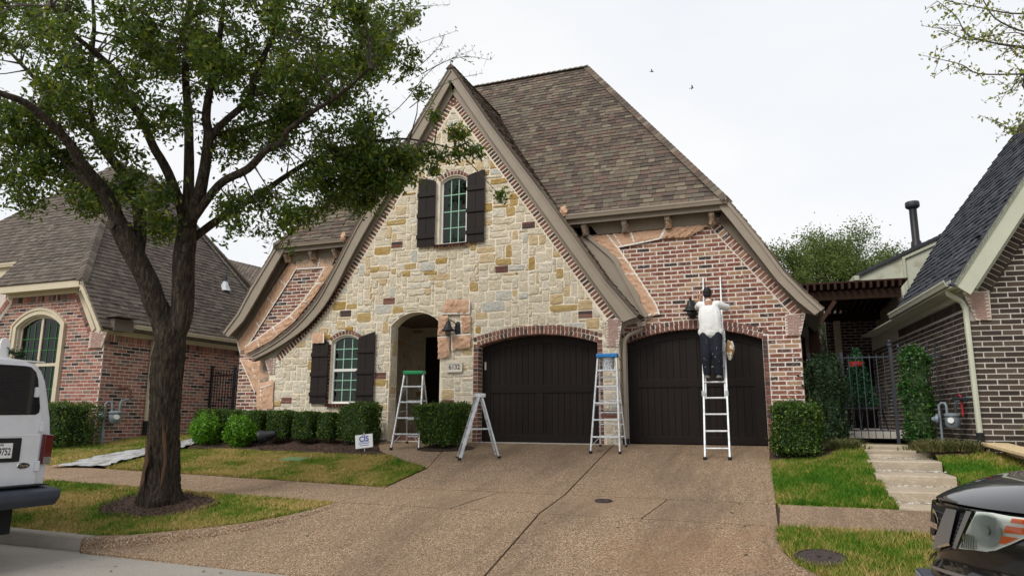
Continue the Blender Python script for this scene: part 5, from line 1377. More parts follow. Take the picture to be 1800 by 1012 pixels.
# ------------------------------------------------------------------ right neighbour
RO_ = Vector((9.5, -.75, 0)); RA = rad(5.6); rx_ = Vector((math.cos(RA), math.sin(RA), 0)); ry_ = Vector((-math.sin(RA), math.cos(RA), 0))
def rl(x, y, z): return RO_+rx_*x+ry_*y+Vector((0, 0, z))
def rmb(mb): mb.v = [tuple(rl(*v)) for v in mb.v]; return mb
RH = thing('dark_brick_house', 'dark brown brick house with sage trim and slate roof at right', 'house', (11.5, 1, .05))
rfw = MB().wall([[(0, -.5), (8.4, -.5), (8.4, 2.6), (4.2, 8.8), (-.0, 2.6)]], 0, .3, rl).build('front_wall', 'mortar right', RH)
rsw = rmb(MB().box(0, .3, .305, 7.5, -.5, 2.72)).build('side_wall', 'mortar right', RH)
rmb(MB().box(8.1, 8.4, .305, 10, -.5, 2.72)).build('side_wall', 'mortar right', RH); rmb(MB().box(0, 8.4, 10.01, 10.3, -.5, 2.72)).build('back_wall', 'mortar right', RH)
fr1, _ = plane_fn(rl(0, 0, 0), rx_, (0, 0, 1)); fr2, _ = plane_fn(rl(0, 0, 0), ry_, (0, 0, 1), -rx_)
rr = [(1.42, 4.55), (.17, 2.705)]
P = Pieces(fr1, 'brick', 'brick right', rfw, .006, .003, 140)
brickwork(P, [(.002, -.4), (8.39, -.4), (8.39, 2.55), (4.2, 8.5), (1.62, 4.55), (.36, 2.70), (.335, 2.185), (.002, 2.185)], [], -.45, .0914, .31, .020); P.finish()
P = Pieces(fr1, 'rake_brick', 'brick right', rfw, .012, .004, 60); band(P, [(2.1, 5.55), (.17, 2.705)], .19, .093, .02, 1); P.finish()
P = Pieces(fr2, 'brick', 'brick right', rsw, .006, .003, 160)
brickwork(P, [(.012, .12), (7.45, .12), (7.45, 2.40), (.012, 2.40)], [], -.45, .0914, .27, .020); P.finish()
P = Pieces(fr2, 'soldier_brick', 'brick right', rsw, .012, .004, 60); band(P, [(.1, 2.42), (4.6, 2.42)], .165, .078, .016, 1); P.finish()
kneeler([(-.05, 2.66), (.09, 2.19), (.325, 2.19), (.34, 2.69)][::1], lambda a, b, d: rl(a, -.035-d, b), RH, -.035, -.002) if False else None
kp = [(.09, 2.19), (.325, 2.19), (.34, 2.69), (-.05, 2.67)]
kk = MB().prism(kp, -.035, -.002, rl).build('kneeler', 'mortar left', RH)
Pk = Pieces(lambda a, b, d: rl(a, -.036-d, b), 'kneeler_brick', 'corbel brick', kk, .010, .002, 0); brickwork(Pk, kp, [], 2.19, .030, .105, .006); Pk.finish()
rmb(MB().box(-.012, .0, .05, 7, -.3, .14)).build('foundation', 'concrete pale', RH)
RRo = [(-.30, 2.77), (4.2, 9.33)]; RRi = [(-.06, 2.58), (4.2, 8.80)]
def rstrip(A, B, y0, y1): return rmb(strip(MB(), A, B, y0, y1))
rstrip(RRo, RRi, -.4, -.355).build('rake_board', 'trim sage', RH)
rstrip(RRo, offset_line(RRo, .05), -.43, -.402).build('rake_moulding', 'trim sage', RH)
rstrip(offset_line(RRo, .14), offset_line(RRo, .165), -.354, .0).build('soffit', 'trim sage', RH)
rstrip([(.05, 2.83), (2.0, 5.70)], [(.17, 2.72), (2.1, 5.56)], -.04, -.001).build('frieze_board', 'trim sage', RH)
rmb(MB().box(-.04, -.001, .02, 7, 2.60, 2.80)).build('frieze_board', 'trim sage', RH)
rmb(MB().box(-.34, -.041, -.38, 7, 2.71, 2.735)).build('soffit', 'trim sage', RH)
gm = MB(); prof = [(0, -.11), (.085, -.11), (.10, -.06), (.115, -.035), (.115, 0), (.10, 0), (.098, -.03), (.082, -.095), (.008, -.095), (.008, 0), (0, 0)]; n = len(prof)
for y in (-.30, 3.66): gm.v += [(-.30-a, y, 2.86+b) for a, b in prof]
gm.f = [(i, (i+1) % n, n+(i+1) % n, n+i) for i in range(n)]+[tuple(range(n)), tuple(range(2*n-1, n-1, -1))]
rmb(gm).build('gutter', 'trim sage', RH)
dn = rmb(MB().tube([(-.30, -.05, 2.75), (-.28, -.04, 2.66), (-.08, .0, 2.52), (-.05, -.045, 2.40), (-.05, -.05, .30)], .045, 8)).build('downspout', 'trim sage', RH, smooth=True)
rmb(MB().tube([(-.05, -.05, .32), (-.05, -.05, .12), (-.08, -.15, .06), (-.12, -.3, .05)], .06, 8)).build('boot', 'rubber', dn)
R3 = [rl(-.33, -.43, 2.75), rl(-.33, 3.9, 2.75), rl(-.1, 3.86, 3.08), rl(1.14, 4.43, 4.89), rl(1.87, 3.91, 5.95), rl(2.57, 3.34, 6.97), rl(4.2, 2.0, 9.35), rl(4.2, -.43, 9.35)]
roof('roof', R3, 'shingle right', RH, 300, .155, u=ry_)
roof('roof', [rl(8.7, -.43, 2.75), rl(8.7, 8, 2.75), rl(4.2, 4, 9.35), rl(4.2, -.43, 9.35)], 'shingle right', RH, 0)
roof('roof', [rl(1.14, 4.45, 4.85), rl(8.7, 8, 2.75), rl(4.2, 2.0, 9.33), rl(2.57, 3.36, 6.93)], 'shingle right', RH, 0, .3)
rmb(MB().box(.18, .50, -.34, -.1, 3.60, 3.635)).build('roof_return', 'shingle right', RH)
# rear wing with a low gable, flue on top
RV = MB().prism([(-.43, 4.09), (-.43, 4.27), (1.75, 5.25), (3.0, 4.7), (3.0, 3.6), (.55, 3.6), (.55, 4.09)], 6.2, 6.26, rl).build('rear_gable', 'sage stained', RH)
rmb(MB().box(.62, .68, 6.14, 6.195, 3.6, 4.62).bar((.62, 6.17, 4.62), (1.45, 6.17, 4.98), .05, .06)).build('gable_trim', 'trim sage', RH)
rmb(MB().box(-.43, .54, 6.27, 9, 4.05, 4.085)).build('soffit', 'trim sage', RH)
rmb(MB().box(.55, .75, 6.27, 10, -.4, 4.05)).build('rear_wall', 'mortar right', RH)
roof('roof', [rl(-.50, 6.12, 4.25), rl(-.50, 10, 4.25), rl(1.78, 10, 5.29), rl(1.78, 6.12, 5.29)], 'shingle right', RH, 0, .16)
roof('roof', [rl(4.1, 6.12, 4.25), rl(4.1, 10, 4.25), rl(1.78, 10, 5.29), rl(1.78, 6.12, 5.29)], 'shingle right', RH, 0, .16)
rmb(MB().box(-.56, -.44, 6.1, 9.6, 4.10, 4.22)).build('gutter', 'trim sage', RH)
fl = MB().lathe([(.15, -.3), (.13, -.02), (.10, .02), (.10, 1.05), (0, 1.06)], (10.13, 7.0, 5.40), 14).build('flue', 'black metal', RH, smooth=True)
MB().lathe([(.10, -.05), (.17, .0), (.185, .03), (.185, .13), (.17, .16), (0, .17)], (10.13, 7.0, 6.37), 16).build('flue_cap', 'iron grey', fl, smooth=True)
gas_meter('grey gas meter with a red pipe on the dark brick wall', tuple(rl(-.25, .58, .02)), rad(-20), True)
MB().tube([tuple(rl(-.12, .85, .90)), tuple(rl(-.1, .3, .89)), tuple(rl(-.06, .05, .88))], .022, 8).build('gas_pipe', 'iron grey', RH)
# ------------------------------------------------------------------ pergola, gate, courtyard
pg = thing('pergola', 'brown wooden pergola between the stone house and dark house', 'pergola', (8.2, 5.5, .1))
MB().box(6.95, 9.2, 3.95, 4.05, 3.40, 3.62).build('beam', 'pergola wood', pg, bevel=.008); MB().box(6.95, 9.5, 8.0, 8.1, 3.40, 3.62).build('beam', 'pergola wood', pg)
for x, y in ((7.22, 3.80), (6.98, 6.9)): MB().box(x-.12, x+.12, y-.12, y+.12, .0, 3.40).build('post', 'pergola wood', pg, bevel=.01)
x = 7.0
while x < 9.25: MB().box(x-.025, x+.025, 3.70, 8.3, 3.625, 3.78).build('rafter', 'pergola wood', pg); x += .155
y = 3.85
while y < 8.4: MB().box(6.9, 9.35, y-.05, y+.05, 3.785, 3.82).build('slat', 'pergola wood', pg); y += .125
MB().bar((7.0, 3.8, 2.75), (6.92, 3.8, 3.38), .09, .09, (0, 1, 0)).build('brace', 'pergola wood', pg); MB().bar((7.36, 3.80, 2.8), (7.75, 3.9, 3.36), .09, .09, (0, 1, 0)).build('brace', 'pergola wood', pg)
ig = thing('iron_gate', 'blue grey iron gate at the top of the stone steps', 'gate', (7.9, .85, .12))
for x, zt in ((8.46, 1.95), (7.58, 1.85), (6.98, 1.85)): MB().box(x-.028, x+.028, .82, .88, .05, zt).build('post', 'iron grey', ig); 
MB().lathe([(.055, 0), (.055, .03), (.03, .05), (.045, .09), (0, .13)], (8.46, .85, 1.95), 10).build('finial', 'iron grey', ig, smooth=True)
for z in (.32, 1.74): MB().box(7.0, 8.42, .845, .855, z-.013, z+.013).build('rail', 'iron grey', ig)
x = 7.08
while x < 8.42:
    MB().box(x-.007, x+.007, .843, .857, .16, 1.80).build('picket', 'iron grey', ig); x += .125
x = 8.60
while x < 9.3:
    pk = MB().box(x-.010, x+.010, .842, .858, .3, 1.90).build('picket', 'iron grey', ig); MB().lathe([(.018, 0), (.028, .03), (0, .11)], (x, .85, 1.90), 6).build('finial', 'iron grey', pk); x += .125
MB().box(8.5, 9.4, .84, .86, 1.72, 1.76).build('rail', 'iron grey', ig)
# courtyard paving, step and back walls
cy = sheet('courtyard', [(6.9, 1.0), (9.3, 1.0), (9.0, 8.4), (6.9, 8.4)], lambda x, y: .17 if y < 2.2 else .30, 'concrete pale', .4); cy['kind'] = 'structure'
st_ = MB().box(7.3, 8.9, 2.15, 2.5, .1, .31).build('garden_step', 'concrete pale'); tag(st_, 'low pale concrete step behind the iron gate', 'step')
sh = thing('siding_house', 'pale siding wall glimpsed behind the pergola post', 'house', (6.9, 13.2, 0))
sw_ = MB().box(4.5, 8.6, 13, 13.3, -.2, 3.1).build('wall', 'siding', sh)
for i in range(16): MB().prism([(12.985, .0+i*.19), (13.0, .0+i*.19), (13.0, .185+i*.19)], 4.5, 8.6, lambda a, b, c: (b, a, c)).build('siding_board', 'siding', sw_)
MB().prism([(4.2, 3.1), (8.9, 3.1), (6.6, 4.4)], 12.8, 16).build('roof', 'shingle left', sh)
# wire christmas tree and two chairs in the courtyard
xt = thing('wire_tree', 'small green wire tree with a red band behind the gate', 'decoration', (8.05, 3.2, .3))
pts = []
for i in range(2600):
    t = rnd.random()**.7; a = rnd.uniform(0, 6.28); rr_ = (.06+.40*t)*rnd.uniform(.6, 1); pts.append((8.05+rr_*math.cos(a), 3.2+rr_*math.sin(a), 2.15-1.35*t))
V, F = leaves(np.array(pts), .05); npmesh('greenery', V, F, 'wire green', xt)
MB().lathe([(.15, 0), (.16, .11), (0, .11)], (8.05, 3.2, 1.72), 14).build('red_band', 'red paint', xt)
MB().tube([(8.05, 3.2, .3), (8.05, 3.2, 2.1)], .02, 6).build('pole', 'black metal', xt)
def patio_chair(loc, rz, label):
    t = thing('patio_chair', label, 'chair', loc, rz, 'iron chairs in the courtyard'); BASE[t] = Vector((0, 0, 0))
    MB().lathe([(.0, 0), (.28, 0), (.30, .02), (.28, .04), (0, .05)], (0, 0, .44), 16).build('seat', 'black metal', t)
    mb = MB()
    for k in range(9):
        a = rad(-70+k*17.5); mb.tube([(.28*math.sin(a), .27*math.cos(a), .46), (.36*math.sin(a), .34*math.cos(a), .95-.25*abs(math.sin(a)))], .012, 5)
    mb.tube([(.36*math.sin(rad(a)), .34*math.cos(rad(a)), .96-.26*abs(math.sin(rad(a)))) for a in range(-75, 76, 10)], .018, 6); mb.build('backrest', 'black metal', t)
    for a in (45, 135, 225, 315): MB().tube([(.2*math.cos(rad(a)), .2*math.sin(rad(a)), .45), (.3*math.cos(rad(a)), .3*math.sin(rad(a)), .0)], .015, 6).build('leg', 'black metal', t)
patio_chair((7.75, 2.9, .31), rad(30), 'black iron chair left of its twin behind the gate'); patio_chair((8.25, 2.75, .31), rad(-25), 'black iron chair nearer the gate post')
# rear wing wall closing the courtyard
rc = thing('courtyard_wall', 'dark brick wall at the back of the courtyard under the pergola', 'wall', (8.7, 8.6, .2))
cw = MB().box(7.75, 9.6, 8.55, 8.8, -.2, 4.1).build('wall', 'mortar right', rc)
P = Pieces(plane_fn((0, 8.55, 0), (1, 0, 0), (0, 0, 1))[0], 'brick', 'brick right', cw, .012, .004, 120); brickwork(P, [(7.76, .2), (9.3, .2), (9.3, 3.9), (7.76, 3.9)], [[(8.35, .2), (9.1, .2), (9.1, 2.4), (8.35, 2.4)]], .2, .0914, .29, .022); P.finish()
MB().box(8.36, 9.09, 8.50, 8.549, .2, 2.39).build('door', 'dark wood', rc); MB().box(7.95, 8.12, 8.0, 8.2, .2, 3.4).build('porch_post', 'trim cream', rc)
# small white tap box on the right wing wall
LIMBS = {
 'trunk': [ (-2.42,-6.27,-0.77,0.4), (-2.41,-6.3,-0.63,0.33), (-2.38,-6.33,-0.4,0.285), (-2.35,-6.39,-0.06,0.26), (-2.3,-6.47,0.45,0.245), (-2.24,-6.55,0.96,0.25), (-2.18,-6.61,1.38,0.255), (-2.13,-6.64,1.64,0.24), (-2.09,-6.67,1.85,0.22) ],
 'L': [ (-2.16,-6.64,1.55,0.2), (-2.23,-6.75,1.97,0.19), (-2.28,-6.87,2.22,0.185), (-2.3,-6.98,2.46,0.18), (-2.39,-7.14,2.79,0.175), (-2.46,-7.28,3.06,0.17), (-2.52,-7.39,3.28,0.165) ],
 'LA': [ (-2.5,-7.38,3.24,0.15), (-2.58,-7.53,3.57,0.125), (-2.57,-7.73,3.78,0.115), (-2.58,-8.06,4.01,0.1), (-2.57,-8.26,4.22,0.09), (-2.59,-8.58,4.43,0.075), (-2.68,-8.87,4.6,0.06), (-2.78,-9.13,4.63,0.05), (-2.97,-9.44,4.71,0.03) ],
 'LB': [ (-2.41,-7.16,2.89,0.12), (-2.47,-7.09,3.24,0.115), (-2.55,-7.1,3.65,0.11), (-2.67,-7.14,3.89,0.105), (-2.83,-7.21,4.22,0.1), (-3.12,-7.28,4.54,0.095), (-3.36,-7.33,4.88,0.09), (-3.64,-7.37,5.09,0.08), (-4.34,-7.42,5.62,0.06), (-4.81,-7.47,6.05,0.045), (-5.31,-7.54,6.51,0.03) ],
 'LC': [ (-3.36,-7.33,4.85,0.06), (-3.5,-7.38,5.4,0.055), (-3.52,-7.43,6.16,0.045), (-3.45,-7.51,6.7,0.035), (-3.45,-7.66,7.42,0.02) ],
 'R': [ (-2.12,-6.64,1.64,0.2), (-2.01,-6.61,1.98,0.19), (-1.99,-6.62,2.33,0.18), (-1.97,-6.68,2.67,0.175), (-1.95,-6.72,2.93,0.175), (-1.9,-6.75,3.18,0.17), (-1.86,-6.79,3.44,0.16) ],
 'RA': [ (-1.9,-6.79,3.36,0.1), (-1.94,-6.87,3.7,0.1), (-2.0,-6.93,3.88,0.095), (-2.04,-7.12,4.21,0.09), (-2.12,-7.32,4.51,0.085), (-2.17,-7.52,4.87,0.08), (-2.23,-7.7,5.07,0.07), (-2.19,-7.95,5.34,0.06), (-2.3,-8.26,5.56,0.05), (-2.4,-8.55,5.72,0.04), (-2.56,-8.78,6.04,0.02) ],
 'RB': [ (-1.87,-6.78,3.36,0.11), (-1.9,-6.79,3.91,0.105), (-1.93,-6.82,4.55,0.095), (-1.98,-6.86,5.18,0.085), (-2.06,-6.9,5.76,0.075), (-2.07,-6.94,6.46,0.06), (-2.05,-6.98,7.3,0.04), (-2.04,-7.14,8.11,0.02) ],
 'RC': [ (-1.8,-6.81,3.38,0.12), (-1.57,-6.94,3.64,0.11), (-1.42,-7.02,3.81,0.11), (-1.2,-7.18,4.22,0.1), (-1.11,-7.27,4.57,0.09), (-1.08,-7.37,4.82,0.08), (-0.87,-7.53,5.25,0.06), (-0.66,-7.66,5.75,0.05), (-0.48,-7.82,6.32,0.03) ],
 'RD': [ (-1.17,-7.22,4.46,0.07), (-1.0,-7.24,4.62,0.068), (-0.78,-7.24,4.77,0.065), (-0.46,-7.22,5.01,0.06), (-0.3,-7.31,5.24,0.055), (-0.21,-7.32,5.48,0.05), (0.06,-7.4,5.83,0.04), (0.26,-7.52,6.25,0.03) ],
 'RE': [ (-1.66,-6.88,3.44,0.09), (-1.18,-7.03,3.75,0.08), (-0.88,-7.1,3.89,0.075), (-0.46,-7.12,4.0,0.07), (-0.11,-7.19,4.2,0.06), (0.18,-7.2,4.28,0.055), (0.28,-7.25,4.4,0.05), (0.72,-7.33,4.56,0.04), (1.24,-7.38,4.74,0.03), (1.67,-7.38,5.02,0.02) ],
 'RF': [ (-1.99,-6.7,2.98,0.085), (-1.87,-6.64,3.21,0.08), (-1.73,-6.52,3.41,0.075), (-1.5,-6.37,3.66,0.07), (-1.18,-6.19,3.93,0.065), (-0.96,-6.13,4.07,0.06), (-0.73,-5.98,4.31,0.055), (-0.44,-5.81,4.56,0.05), (-0.02,-5.58,4.78,0.04), (0.47,-5.32,4.96,0.03), (0.95,-5.04,5.05,0.02), (1.62,-4.7,4.91,0.012) ],
 'LD': [ (-2.57,-7.72,3.73,0.07), (-2.92,-7.73,3.9,0.06), (-3.23,-7.8,4.18,0.055), (-3.5,-7.85,4.45,0.045), (-3.87,-7.91,4.59,0.035), (-4.37,-8.02,4.71,0.02) ],
 'RG': [ (-1.11,-7.26,4.53,0.05), (-1.2,-6.71,4.85,0.045), (-0.9,-6.32,5.11,0.04), (-0.56,-5.95,5.55,0.035), (-0.12,-5.67,6.1,0.03), (0.33,-5.41,6.77,0.02) ],
}
